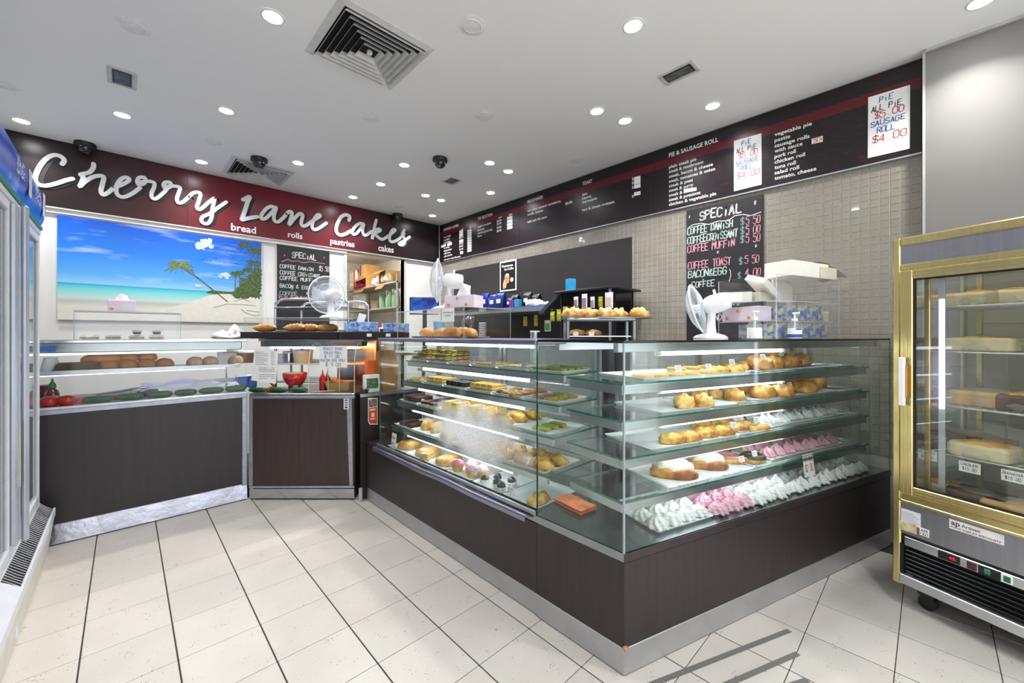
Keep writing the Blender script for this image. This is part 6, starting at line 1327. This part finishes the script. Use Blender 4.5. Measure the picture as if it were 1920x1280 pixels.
t=thing('roast_tray','beige tray of roast pork under the heat lamp','tray',U(ux(638,.22),.22,.885),-TH); m_=MB(); R_=[]
for ins,z in ((.02,0),(.0,.075),(-.006,.078),(.004,.075),(.022,.012)): R_.append([(x,y,z) for x,y in rrect(.11-ins,.08-ins,.012)])
loft(m_,R_); m_.build('pan',M('beige_pan','#c9a878',.4),t); MB().blob(.06,.045,.075,12,.25,18,10,T=Tr(-.03,0,.02)).build('roast_pork',M('roast_pork','#b5652a',.4,0,.2,30,bump=.4,bs=60,col2='#d9a05a'),t)
t=thing('sauce_bottle','red squeeze bottle under the heat lamp','bottle',U(ux(605,.2),.2,.885),0); MB().lathe([(.026,0),(.028,.01),(.028,.10),(.02,.12),(.014,.13)],16).build('body',M('squeeze_red','#c6232c',.3),t); MB().lathe([(.016,.13),(.006,.15),(.003,.18)],12).build('nozzle',MATS['squeeze_red'],t)
t=thing('sauce_bottle','brown squeeze bottle right of the red one','bottle',U(ux(614,.27),.27,.885),0); MB().lathe([(.024,0),(.026,.01),(.026,.09),(.018,.11),(.012,.12)],16).build('body',M('squeeze_brown','#7a3a1c',.3),t); MB().lathe([(.014,.12),(.005,.14),(.003,.165)],12).build('nozzle',MATS['squeeze_brown'],t)
t=thing('wooden_stick','pale wooden tong lying on the hot deck','tongs',U(ux(600,.08),.08,.886),-TH+.5); MB().box(-.06,.12,-.008,.008,0,.008,bev=.002).build('stick',MATS['wooden_stick'],t)
t=thing('payment_sticker','white strip sticker of payment marks on the food unit front','sticker',U(ux(645,0),-.0055,.755),-TH); MB().box(0,.04,-.0006,0,0,.088).build('strip',paper,t)
for k,c_ in enumerate(('#2a3b6e','#d9532c','#6a4fa0','#1c56c8')): MB().box(.008,.032,-.0012,-.0006,.008+.02*k,.022+.02*k).build('mark',M('mark'+c_,c_,.5,0,.3,200),t)
# stuff on the infill cabinet
t=thing('delivery_sticker','orange delivery sticker with photo on the dark infill cabinet','sticker',(onY(690,797,3.2605)[0],3.2612,.62)); w_=.085
MB().prism([(0,.03),(.015,0),(w_,-.012),(w_,.215),(.0,.225)],0,.001,T=frame((0,-.0002,0),*SIGN)).build('border',paper,t); MB().prism([(.006,.034),(.018,.008),(w_-.005,-.004),(w_-.005,.14),(.006,.14)],.0011,.0016,T=frame((0,-.0002,0),*SIGN)).build('orange_field',M('sticker_orange','#e0571f',.4),t); MB().box(.006,w_-.005,-.0018,-.0013,.145,.212).build('photo',M('sticker_photo','#4a3a34',.4,0,.4,60,col2='#b59a86'),t)
for k,(x,z,wd_,hh) in enumerate(((.015,.115,.05,.014),(.03,.06,.026,.035),(.02,.04,.045,.010))): MB().box(x,x+wd_,-.0022,-.0018,z,z+hh).build('white_mark',paper,t)
carton('white snack carton with dark photo print on the infill cabinet',onY(696,703,3.31)[:1]+(3.31,.883),0,.13,.05,.15,white,False,lambda t,L,W,H:MB().box(-L*.4,L*.4,-W/2-.001,-W/2,.035,H-.03).build('photo',M('snack_photo','#39305c',.4,0,.4,40,col2='#6f9a3f'),t))
carton('orange ticket box behind the snack carton',(1.58,3.45,.883),0,.10,.06,.26,M('orange_box','#e8743a',.5))
t=thing('paper_bag','brown paper bag standing at the far end of the long case','bag',(1.70,3.40,.883),.2); m_=MB(); loft(m_,[[(x*k,y*k2,z) for x,y in rrect(.09,.05,.01)] for z,k,k2 in ((0,1,1),(.2,1.02,1),(.3,1.0,.6),(.35,.95,.2))]); m_.build('bag',M('brown_bag','#b07c48',.8,0,.1,14,bump=.3,bs=14),t)
t=thing('small_basket','dark wire basket of sachets on the infill cabinet','basket',(1.452,3.295,.883)); MB().lathe([(.025,0),(.032,.03),(.033,.032),(.03,.03),(.022,.004)],14,cap=False).build('basket',black,t); MB().blob(.026,.026,.03,3,.3,12,8,T=Tr(0,0,.008)).build('sachets',M('sachets','#7d6a7a',.5,0,.4,60),t)
# anti slip strips on the floor
stripm=M('anti_slip_strip','#6f6e6d',.85,0,.12,120)
def strip(a,b_,label,ext=.5):
    A=Vector(onZ(*a,0));B=Vector(onZ(*b_,0)); d=(B-A).normalized(); A=A-d*ext; L=(B-A).length; t=thing('floor_strip',label,'floor strip',(A.x,A.y,.0),math.atan2(d.y,d.x)); MB().box(0,L,-.011,.011,.0003,.002).build('strip',stripm,t)
strip((1232,1279),(1480,1182),'grey anti slip floor strip closest to the corner case'); strip((1372,1279),(1496,1225),'grey anti slip floor strip in the middle'); strip((1495,1281),(1514,1275),'grey anti slip floor strip at the bottom right edge')
# ================================================================== GOLD DISPLAY FRIDGE
FO=(2.84,.137); fd=(-.389,-.921); FA=math.atan2(fd[1],fd[0]); FW,FDp,FH=.95,.68,1.86
gf=thing('display_fridge','upright gold framed display fridge of wrapped cakes at the right','fridge',(FO[0],FO[1],0),FA)
goldm=M('gold_anodised','#dccb8e',.26,.9,.06,5,stretch=(30,30,1)); gst=M('fridge_steel','#9b9ba2',.33,.8,.05,3,stretch=(20,20,1))
Finv=PM[gf.name].inverted()
def fx(px,y):     # local x on the plane y (depth) for a picture column
    d_=Vector((*ray(px,600)[:2],0)); o_=Finv@Vector((0,0,0)); d2=Finv.to_3x3()@d_; k=(y-o_.y)/d2.y; return o_.x+d2.x*k
def fz(px,py,y):
    r_=ray(px,py); o_=Finv@Vector((0,0,0)); d2=Finv.to_3x3()@Vector((r_[0],r_[1],0)); k=(y-o_.y)/d2.y; return EYE+r_[2]*k
b=MB(); b.box(.012,.03,.03,FDp,.12,FH-.02); b.build('side_panel',G('fridge_side_glass',(.86,.9,.9),1.5,.05,haze=.15),gf)
MB().box(FW-.03,FW-.012,.03,FDp,.12,FH-.02).build('side_panel',gst,gf); MB().box(.03,FW-.03,FDp-.03,FDp,.12,FH-.02).build('back_panel',M('fridge_inside','#b9b6a4',.5,0,.05,3),gf)
MB().box(.012,FW-.012,.03,FDp,FH-.06,FH-.01).build('roof',gst,gf); MB().box(.03,FW-.03,.03,FDp-.03,.53,.575).build('inner_floor',M('inner_floor','#8f8d86',.4),gf); MB().box(.03,FW-.03,.12,FDp-.03,.12,.53).build('machine_box',black,gf)
# posts and rails
for x in (0,FW-.034):
    p=MB(); p.box(x,x+.034,0,.034,.11,FH,bev=.006); p.build('corner_post',goldm,gf)
for y in (FDp-.034,):
    MB().box(0,.02,y,y+.034,.11,FH,bev=.004).build('corner_post',goldm,gf)
p=MB(); p.box(.034,FW-.034,-.004,.03,FH-.04,FH,bev=.006); p.build('top_rail',goldm,gf); p=MB(); p.box(0,.034,.034,FDp-.034,FH-.04,FH,bev=.006); p.build('top_rail',goldm,gf)
MB().box(.034,FW-.034,.004,.02,1.725,FH-.04).build('header_panel',gst,gf)
p=MB(); p.box(.034,FW-.034,-.002,.03,1.695,1.725,bev=.004); p.build('middle_rail',goldm,gf)
p=MB(); p.box(.034,FW-.034,-.002,.03,.54,.575,bev=.004); p.box(.034,FW-.034,-.006,.02,.53,.545,bev=.003); p.build('lower_rail',goldm,gf)
MB().box(.034,FW-.034,.004,.02,.375,.53).build('lower_panel',gst,gf)
MB().box(.034,FW-.034,.012,.03,.335,.375).build('shadow_gap',black,gf)
MB().box(.05,FW-.05,-.002,.012,.318,.362,bev=.002).build('control_strip',steel2,gf)
MB().box(.034,FW-.034,.03,.04,.17,.335).build('vent_backing',black,gf)
for k in range(7):
    MB().box(.05,FW-.05,-.012,.012,-.0025,.0025,T=Tr(0,.02,.182+.021*k)@Rx(-.5)).build('louvre',M('black_louvre','#101012',.25,0,.1,spec=.7),gf)
for x in (.034,FW-.044): MB().box(x,x+.012,.0,.03,.17,.318).build('louvre_end',black,gf)
MB().box(.03,FW-.03,-.004,.02,.12,.168,bev=.003).build('skirt',alu,gf)
for x,y in ((.1,.1),(FW-.12,.1),(.1,FDp-.12),(FW-.12,FDp-.12)):
    MB().cyl(.035,-.018,.018,16,T=Tr(x,y,.037)@Rx(pi/2)).build('castor',black,gf); MB().box(x-.03,x+.03,y-.035,y+.035,.07,.12,bev=.004).build('castor_plate',M('castor_dark','#26211e',.5),gf)
# door
dr=MB(); z0,z1=.578,1.692
for a in ((.038,.088,z0,z1),(FW-.088,FW-.038,z0,z1),(.088,FW-.088,z0,z0+.045),(.088,FW-.088,z1-.045,z1)): dr.box(a[0],a[1],-.016,.014,a[2],a[3],bev=.004)
for i in (1,2): dr.box(.038+.014*i,.041+.014*i,-.0185,-.016,z0,z1); dr.box(.088,FW-.088,-.0185,-.016,z1-.014*i,z1-.014*i+.003); dr.box(.088,FW-.088,-.0185,-.016,z0+.014*i,z0+.014*i+.003)
dr=dr.build('door',goldm,gf)
g=MB(); pane(g,.088,FW-.088,-.004,.002,z0+.045,z1-.045); g.build('door_glass',[G('fridge_glass',(.93,.95,.93),1.5,0,fog=((.25,0,1.15),(.22,.3,.2),.12),haze=.03),black],dr)
gs=MB()
for a in ((.088,.096,z0+.045,z1-.045),(FW-.096,FW-.088,z0+.045,z1-.045),(.096,FW-.096,z0+.045,z0+.053),(.096,FW-.096,z1-.053,z1-.045)): gs.box(a[0],a[1],-.006,.004,a[2],a[3])
gs.build('gasket',black,dr)
h=MB(); h.box(.047,.072,-.05,-.032,1.02,1.26,bev=.004); h.build('handle',white,dr); h=MB(); h.box(.052,.068,-.034,-.014,1.04,1.07); h.box(.052,.068,-.034,-.014,1.2,1.23); h.box(.07,.078,-.04,-.018,1.06,1.22,bev=.002); h.build('handle_mount',M('brass','#b8862c',.25,.9),dr)
# inside: shelf posts, added light strip, wire shelves
p=MB()
for x in (.12,FW-.14): p.box(x,x+.02,.5,.52,.575,1.76)
p.build('inner_post',goldm,gf)
p=MB()
for x in (.105,FW-.12): p.box(x,x+.022,.045,.06,.575,1.7,bev=.003)
p.build('inner_frame',M('inner_gold','#bda45c',.3,.8),gf)
MB().box(fx(1765,.03)-.006,fx(1765,.03)+.006,.026,.034,1.02,1.54).build('light_strip',EM('fridge_glow','#dfe0ff',7),gf)  # glowing strip and its channel added where a reflected light line shows
MB().box(fx(1765,.03)-.012,fx(1765,.03)+.012,.034,.04,.62,1.66).build('strip_channel',alu,gf)
MB().tube([(.12,.10,1.70),(FW-.12,.10,1.70)],.011,10).build('lamp_tube',EM('fridge_tube','#fff3dc',9),gf)
ZF=[1.505,1.29,1.03,.80]
ww=M('white_wire','#e4e4e0',.4)
for z in ZF:
    w_=MB(); w_.tube([(.10,.07,z),(FW-.1,.07,z),(FW-.1,.5,z),(.10,.5,z)],.004,6,closed=True)
    for i in range(22): x=.10+(FW-.2)*(i+.5)/22; w_.tube([(x,.07,z),(x,.5,z)],.0018,4)
    for j in range(4): w_.tube([(.10,.15+.085*j,z-.002),(FW-.1,.15+.085*j,z-.002)],.0022,4)
    w_.build('wire_shelf',ww,gf)
def wcake(label,px,lvl,y,mat,sx=.10,sy=.085,h=.06,top=None,X=None):
    z=(ZF+[.575])[lvl]+.005; t=thing('wrapped_cake',label,'cake',tuple(PM[gf.name]@Vector((fx(px,y) if X is None else X,y,z))),FA,'wrapped cakes in the gold fridge')
    b=MB(); R_=[[(x,y_,zz) for x,y_ in rrect(sx/2*k*2*.5,sy*k*.5,.018)] for zz,k in ((0,.92),(.006,1),(h*.8,1),(h,.93))]
    R_=[[(x*2 if False else x,y_,zz) for x,y_,zz in r] for r in R_]; loft(b,R_,sm=False); b.build('cake',mat,t)
    if top: MB().blob(sx*.42,sy*.42,.014,3,.2,16,8,T=Tr(0,0,h-.004)).build('topping',top,t)
    m_=MB(); m_.blob(sx*.54,sy*.54,h*1.18,int(px),.07,20,12,flat=.25,fr=3.3); m_.build('cling_film',wrapm,t)
yc=M('orange_topping','#e6b43a',.35,0,.1,14,col2='#d98a2c'); pl=M('pale_cake','#d9c9a4',.6,0,.1,20); bc=M('brown_cake','#5c4030',.6,0,.1,20); bn=M('banana_cake','#cfa265',.6,0,.1,20)
for lb,px,lvl,y,mt_,sx,tp in (('wrapped pale cake with orange top on the top fridge shelf, left',1768,0,.22,pl,.19,yc),('wrapped pale cake with orange top on the top fridge shelf, middle',1842,0,.22,pl,.20,yc),('wrapped pale cake at the right edge of the top fridge shelf',1912,0,.22,pl,.20,yc),('wrapped dark cake on the second fridge shelf',1745,1,.22,bc,.15,None),('wrapped cream cake with yellow top on the second fridge shelf',1845,1,.22,pl,.24,yc),('wrapped chocolate cake on the third fridge shelf',1748,2,.22,bc,.16,None),('wrapped golden sponge on the third fridge shelf',1855,2,.22,bn,.24,None),('wrapped cake at the right edge of the third fridge shelf',1925,2,.2,bc,.14,yc),('wrapped chocolate cake on the fourth fridge shelf',1772,3,.2,bc,.22,None),('wrapped cake with yellow top on the fourth fridge shelf',1846,3,.15,pl,.2,yc),('wrapped olive cake behind the fourth shelf cakes',1825,3,.38,bn,.26,None),('wrapped orange topped cake on the fridge floor',1758,4,.16,pl,.21,yc),('wrapped chocolate cake on the fridge floor',1838,4,.14,bc,.21,None),('wrapped banana cake on the fridge floor',1908,4,.12,bn,.18,None)):
    wcake(lb,px,lvl,y,mt_,sx,.17,.062 if lvl!=2 else .07,tp)
for lvl,wd_ in enumerate(('top','second','third','fourth','lowest')):
    wcake('wrapped cake at the far right end of the %s fridge level'%wd_,1900+lvl,lvl,.22,(pl,bn,bc)[lvl%3],.2,.17,.062,(yc,None)[lvl%2],X=.74)
for px,py,s,lb in ((1739,862,'BUTTER CAKE','butter cake price card on the fridge shelf edge'),(1818,886,'CHOCOLATE CAKE','chocolate cake price card on the fridge shelf edge'),(1900,904,'BANANA CAKE','banana cake price card on the fridge shelf edge')):
    y=.062; t=thing('price_card','white '+lb,'price card',tuple(PM[gf.name]@Vector((fx(px,y),y,fz(px,py,y)))),FA); MB().box(-.035,.035,-.001,.001,0,.048).build('card',paper,t)
    mb=MB(); hand(mb,s.split()[0],(-.03,-.0012,.03),SIGN,.058,.011,.0016,z=.0004); mb.build('writing',ink,t); mb=MB(); hand(mb,s.split()[1] if False else '$15.00',(-.024,-.0012,.009),SIGN,.046,.013,.0016,z=.0004); mb.build('writing',ink,t)
# stickers and controls
def FP_(px,py,y=.003): return (fx(px,y),y,fz(px,py,y))
q_=FP_(1780,968); q_=(q_[0],q_[1],.487); MB().box(q_[0],q_[0]+.17,.002,.0035,q_[2]-.012,q_[2]+.032).build('brand_sticker',M('sticker_white','#e9e4e6',.5),gf)
for s,dx,dz,wd_,hh,mt_ in (('ap',.006,.008,.03,.022,M('maroon_print','#5a2430',.6)),('Artisan',.04,.010,.06,.013,MATS['maroon_print']),('FOOD DISPLAY SPECIALISTS',.006,-.006,.155,.008,MATS['maroon_print'])):
    mb=MB(); text(mb,s,(q_[0]+dx,.0018,q_[2]+dz),SIGN,wd_,hh,bold=.02,z=.0003); mb.build('sticker_text',mt_,gf)
q_=FP_(1690,985); MB().box(q_[0],q_[0]+.075,.001,.0035,q_[2]+.02,q_[2]+.09).build('service_label',M('pale_label','#dcdce4',.6),gf); MB().box(q_[0]-.012,q_[0]+.06,.0,.0032,q_[2]-.018,q_[2]+.03).build('stained_label',M('stained_label','#d8d2c0',.7,0,.2,40,col2='#b9a262'),gf)
for k in range(6): MB().box(q_[0]+.006,q_[0]+.07-.01*(k%3),.0006,.001,q_[2]+.034+.008*k,q_[2]+.036+.008*k).build('text_line',MATS['grey_print'],gf)
q_=FP_(1725,1001); MB().box(q_[0],q_[0]+.034,.0,.0035,q_[2]-.002,q_[2]+.034).build('number_sticker',paper,gf)
for s,dz in (('AFE',.018),('1321',.002)): mb=MB(); text(mb,s,(q_[0]+.003,-.0005,q_[2]+dz),SIGN,.028,.012,bold=.015,z=.0003); mb.build('sticker_text',ink,gf)
def ctl(pa,pb,name,mt_,yy=-.006,h=.036): 
    a=fx(pa,-.002); b_=fx(pb,-.002); MB().box(a,b_,yy,-.002,.34-h/2,.34+h/2,bev=.002).build(name,mt_,gf); return a,b_
a,b_=ctl(1759,1800,'thermostat',black); mb=MB(); text(mb,'45:',(a+(b_-a)*.52,yy if False else -.0062,.334),SIGN,(b_-a)*.34,.014,bold=.01,z=.0003); mb.build('red_digits',EM('red_digits','#ff2038',1.3),gf)
ctl(1813,1831,'switch',M('dark_switch','#4a2a26',.3)); ctl(1834,1876,'plug_plate',black,-.004,.04); ctl(1846,1858,'green_switch',M('green_switch','#1f7a4a',.3),-.010,.022); ctl(1878,1900,'socket_plate',white,-.005,.036); ctl(1882,1896,'green_button',M('green_button','#0e6b3c',.3),-.008,.026)
# ================================================================== DRINKS FRIDGE AT THE LEFT
DY0,DY1=1.95,3.83; DX=-.38; DL_=DY1-DY0
dfr=thing('drinks_fridge','white two door glass drinks fridge with blue curved header at the left','fridge',(DX,DY0,0))
wf=M('fridge_white','#d9dce3',.35,0,.03); wfs=M('fridge_satin','#c3c7d2',.3,.5,.03)
for y in (0,DL_-.04): MB().box(-.70,-.045,y,y+.04,.08,2.02).build('side_panel',wf,dfr)
MB().box(-.70,-.66,.04,DL_-.04,.08,2.02).build('back_panel',M('fridge_back','#aeb4bb',.5),dfr); MB().box(-.70,-.045,.04,DL_-.04,1.98,2.30).build('roof_box',wf,dfr); MB().box(-.70,-.045,.04,DL_-.04,.08,.33).build('machine_box',M('fridge_dark_box','#33363a',.5),dfr)
for z in (.62,.92,1.22,1.52,1.8):
    w_=MB(); w_.tube([(-.64,.06,z),(-.07,.06,z),(-.07,DL_-.06,z),(-.64,DL_-.06,z)],.004,6,closed=True)
    for i in range(26): w_.tube([(-.64,.08+(DL_-.16)*i/25,z),(-.07,.08+(DL_-.16)*i/25,z)],.002,4)
    w_.build('wire_shelf',ww,dfr)
MS=2.945-DY0
for (a,b_) in ((.02,MS-.006),(MS+.006,DL_-.015)):
    d=MB(); z0,z1=.335,1.985
    d.box(-.042,0,a,a+.045,z0,z1,bev=.005); d.box(-.042,0,b_-.04,b_,z0,z1,bev=.005); d.box(-.042,0,a+.045,b_-.04,z0,z0+.06,bev=.005); d.box(-.042,0,a+.045,b_-.04,z1-.05,z1,bev=.005)
    d=d.build('door',wf,dfr); g=MB(); pane(g,-.018,-.012,a+.045,b_-.04,z0+.06,z1-.05); g.build('door_glass',[G('drinks_glass',(.86,.9,.93),1.6),black],d)
    h=MB(); yh=a+.005 if a>.5 else b_-.03
    if a>.5: h.box(.0,.026,yh,yh+.02,.40,1.98,bev=.008); h.box(.027,.052,yh+.002,yh+.024,.395,1.985,bev=.010)
    else: h.box(.0,.022,yh+.005,yh+.028,.40,1.98,bev=.006)
    h.build('handle',wfs,d)
MB().box(-.06,-.05,.06,.075,.45,1.95).build('light_strip',EM('drinks_led','#e6e8ff',6),dfr)
# grille, kick and floor skirt
gr=2.70-DY0
s=MB(); s.add([(-.005,gr,.325),(-.005,DL_,.325),(.06,DL_,.265),(.06,gr,.265)],[(0,1,2,3)]); s.build('grille_back',black,dfr)
for k in range(44):
    y=gr+(DL_-gr)*(k+.5)/44; MB().tube([(-.004,y,.332),(.03,y+.004*sin(k),.297),(.056,y,.273)],.0022,5).build('grille_bar',M('grille_wire','#b9bcc0',.4,.5),dfr)
l=MB(); l.box(.052,.064,0,DL_,.235,.285,bev=.004); l.build('lip',wf,dfr); MB().box(-.04,.0,0,DL_,.29,.334,bev=.004).build('sill',wf,dfr)
k=MB(); k.add([(.062,0,.25),(.062,DL_,.25),(.03,DL_,.0),(.03,0,.0)],[(0,1,2,3)]); k.build('kick_panel',M('kick_cream','#d6d3c8',.5),dfr); MB().box(-.68,.028,.0,DL_,.0,.08).build('base',black,dfr)
cvp=MB(); cvp.add([(-.002,0,.34),(-.002,gr,.34),(.064,gr,.287),(.064,0,.287)],[(0,1,2,3)]); cvp.build('cover_plate',wf,dfr); MB().box(-.03,.05,gr-.012,gr,.08,.30,bev=.003).build('cover_end',wf,dfr)
# curved header
blu=bpy.data.materials.new('header_print'); blu.use_nodes=True; nt=blu.node_tree; bb=nt.nodes['Principled BSDF']; tc=nn(nt,'ShaderNodeTexCoord'); no=nn(nt,'ShaderNodeTexNoise'); no.inputs['Scale'].default_value=3.5; nt.links.new(tc.outputs['Object'],no.inputs['Vector'])
cp=nn(nt,'ShaderNodeValToRGB'); nt.links.new(no.outputs[0],cp.inputs[0]); e=cp.color_ramp.elements; e[0].position=.38; e[0].color=(*lin('#0f4fc0'),1); e[1].position=.72; e[1].color=(*lin('#b9d3f2'),1); x=e.new(.55); x.color=(*lin('#2f74d8'),1); nt.links.new(cp.outputs[0],bb.inputs['Base Color']); bb.inputs['Roughness'].default_value=.25
hp=[(-.005,2.035),(.010,2.06),(.021,2.11),(.024,2.16),(.018,2.21),(.003,2.26),(-.03,2.305)]
hp3=cr([(0,)+p for p in hp],3)
H0=.0; m_=MB(); V=[];
for p in hp3: V+=[(p[1],H0,p[2]),(p[1],DL_-.02,p[2])]
m_.add(V,[(2*i,2*i+1,2*i+3,2*i+2) for i in range(len(hp3)-1)],sm=True); hd=m_.build('header_sign',blu,dfr)
MB().prism([(p[1],p[2]) for p in hp3]+[(-.04,2.305),(-.04,2.035)],0,.012,T=Matrix(((1,0,0,0),(0,0,1,DL_-.02),(0,1,0,0),(0,0,0,1)))).build('end_cap',black,hd)
MB().box(-.012,.012,0,DL_-.01,2.015,2.037,bev=.004).build('green_trim',M('green_trim','#0f7a52',.4),hd)
MB().box(-.05,.004,0,DL_-.01,1.985,2.015,bev=.003).build('header_channel',wf,dfr)
for yc_ in (2.98,3.50):
    for j in range(3):
        mb=MB(); pts=[]; rr=random.Random(int(yc_*100)+j)
        for i in range(18): pts.append((-.10+.2*i/17,rr.uniform(-.018,.018)))
        stroke(mb,pts,.006,frame((.0255,yc_-DY0,2.125+.03*j),(0,1,0),(0,0,1)),.0); mb.build('header_lettering',wprint,hd)
for yc_ in (3.24,3.72): MB().prism([(-.05,-.07),(.03,-.07),(.05,.07),(-.03,.07)],0,.001,T=frame((.0255,yc_-DY0,2.155),(0,1,0),(0,0,1))).build('printed_patch',M('pale_patch','#d6d8dc',.4,0,.2,20),hd)
# taped handwritten notes on the fridge door
t=thing('taped_note','yellowed handwritten paper taped to the drinks fridge handle','note',(DX+.012,MS+DY0+.0095,.66)); MB().box(-.018,.016,-.0012,0,0,.31,bev=.0004).build('paper',M('yellowed_paper','#d4cdba',.7,0,.1,20),t)
for k in range(6): mb=MB(); scribble(mb,frame((-.018,-.0014,0),*SIGN),.004,.03,.05+.045*k,.024,.003,k+3); mb.build('scribble',(M('violet_ink','#4a3f8c',.8),ink)[k%2],t)
# ================================================================== let neighbouring cakes touch instead of cutting into each other
def relax(names,maxd=.03,it=14,f=.92):
    L=[]
    for o in bpy.data.objects:
        if o.type=='MESH' and o.parent is None and o.name.split('.')[0] in names:
            xs=[v[0] for v in o.bound_box]; ys_=[v[1] for v in o.bound_box]
            L.append([o,o.location.x,o.location.y,o.location.z,sqrt((max(xs)-min(xs))*o.scale.x*(max(ys_)-min(ys_))*o.scale.y)/2*f,o.location.x,o.location.y])
    for _ in range(it):
        for a in range(len(L)):
            for b in range(a+1,len(L)):
                A,B=L[a],L[b]
                if abs(A[3]-B[3])>.02: continue
                dx,dy=B[1]-A[1],B[2]-A[2]; d=sqrt(dx*dx+dy*dy); r=A[4]+B[4]
                if 1e-6<d<r:
                    k=(r-d)/d*.25; A[1]-=dx*k;A[2]-=dy*k;B[1]+=dx*k;B[2]+=dy*k
    for o,x,y,z,r,x0,y0 in L:
        dx,dy=x-x0,y-y0; d=sqrt(dx*dx+dy*dy); s=min(1,maxd/d) if d>0 else 0
        o.location.x=x0+dx*s; o.location.y=y0+dy*s
relax({'bun','cheese_roll','pastry','danish','meringue','bread_roll','tart','eclair','iced_finger','donut','chocolate_ball','bread_loaf','croissant','pie'})
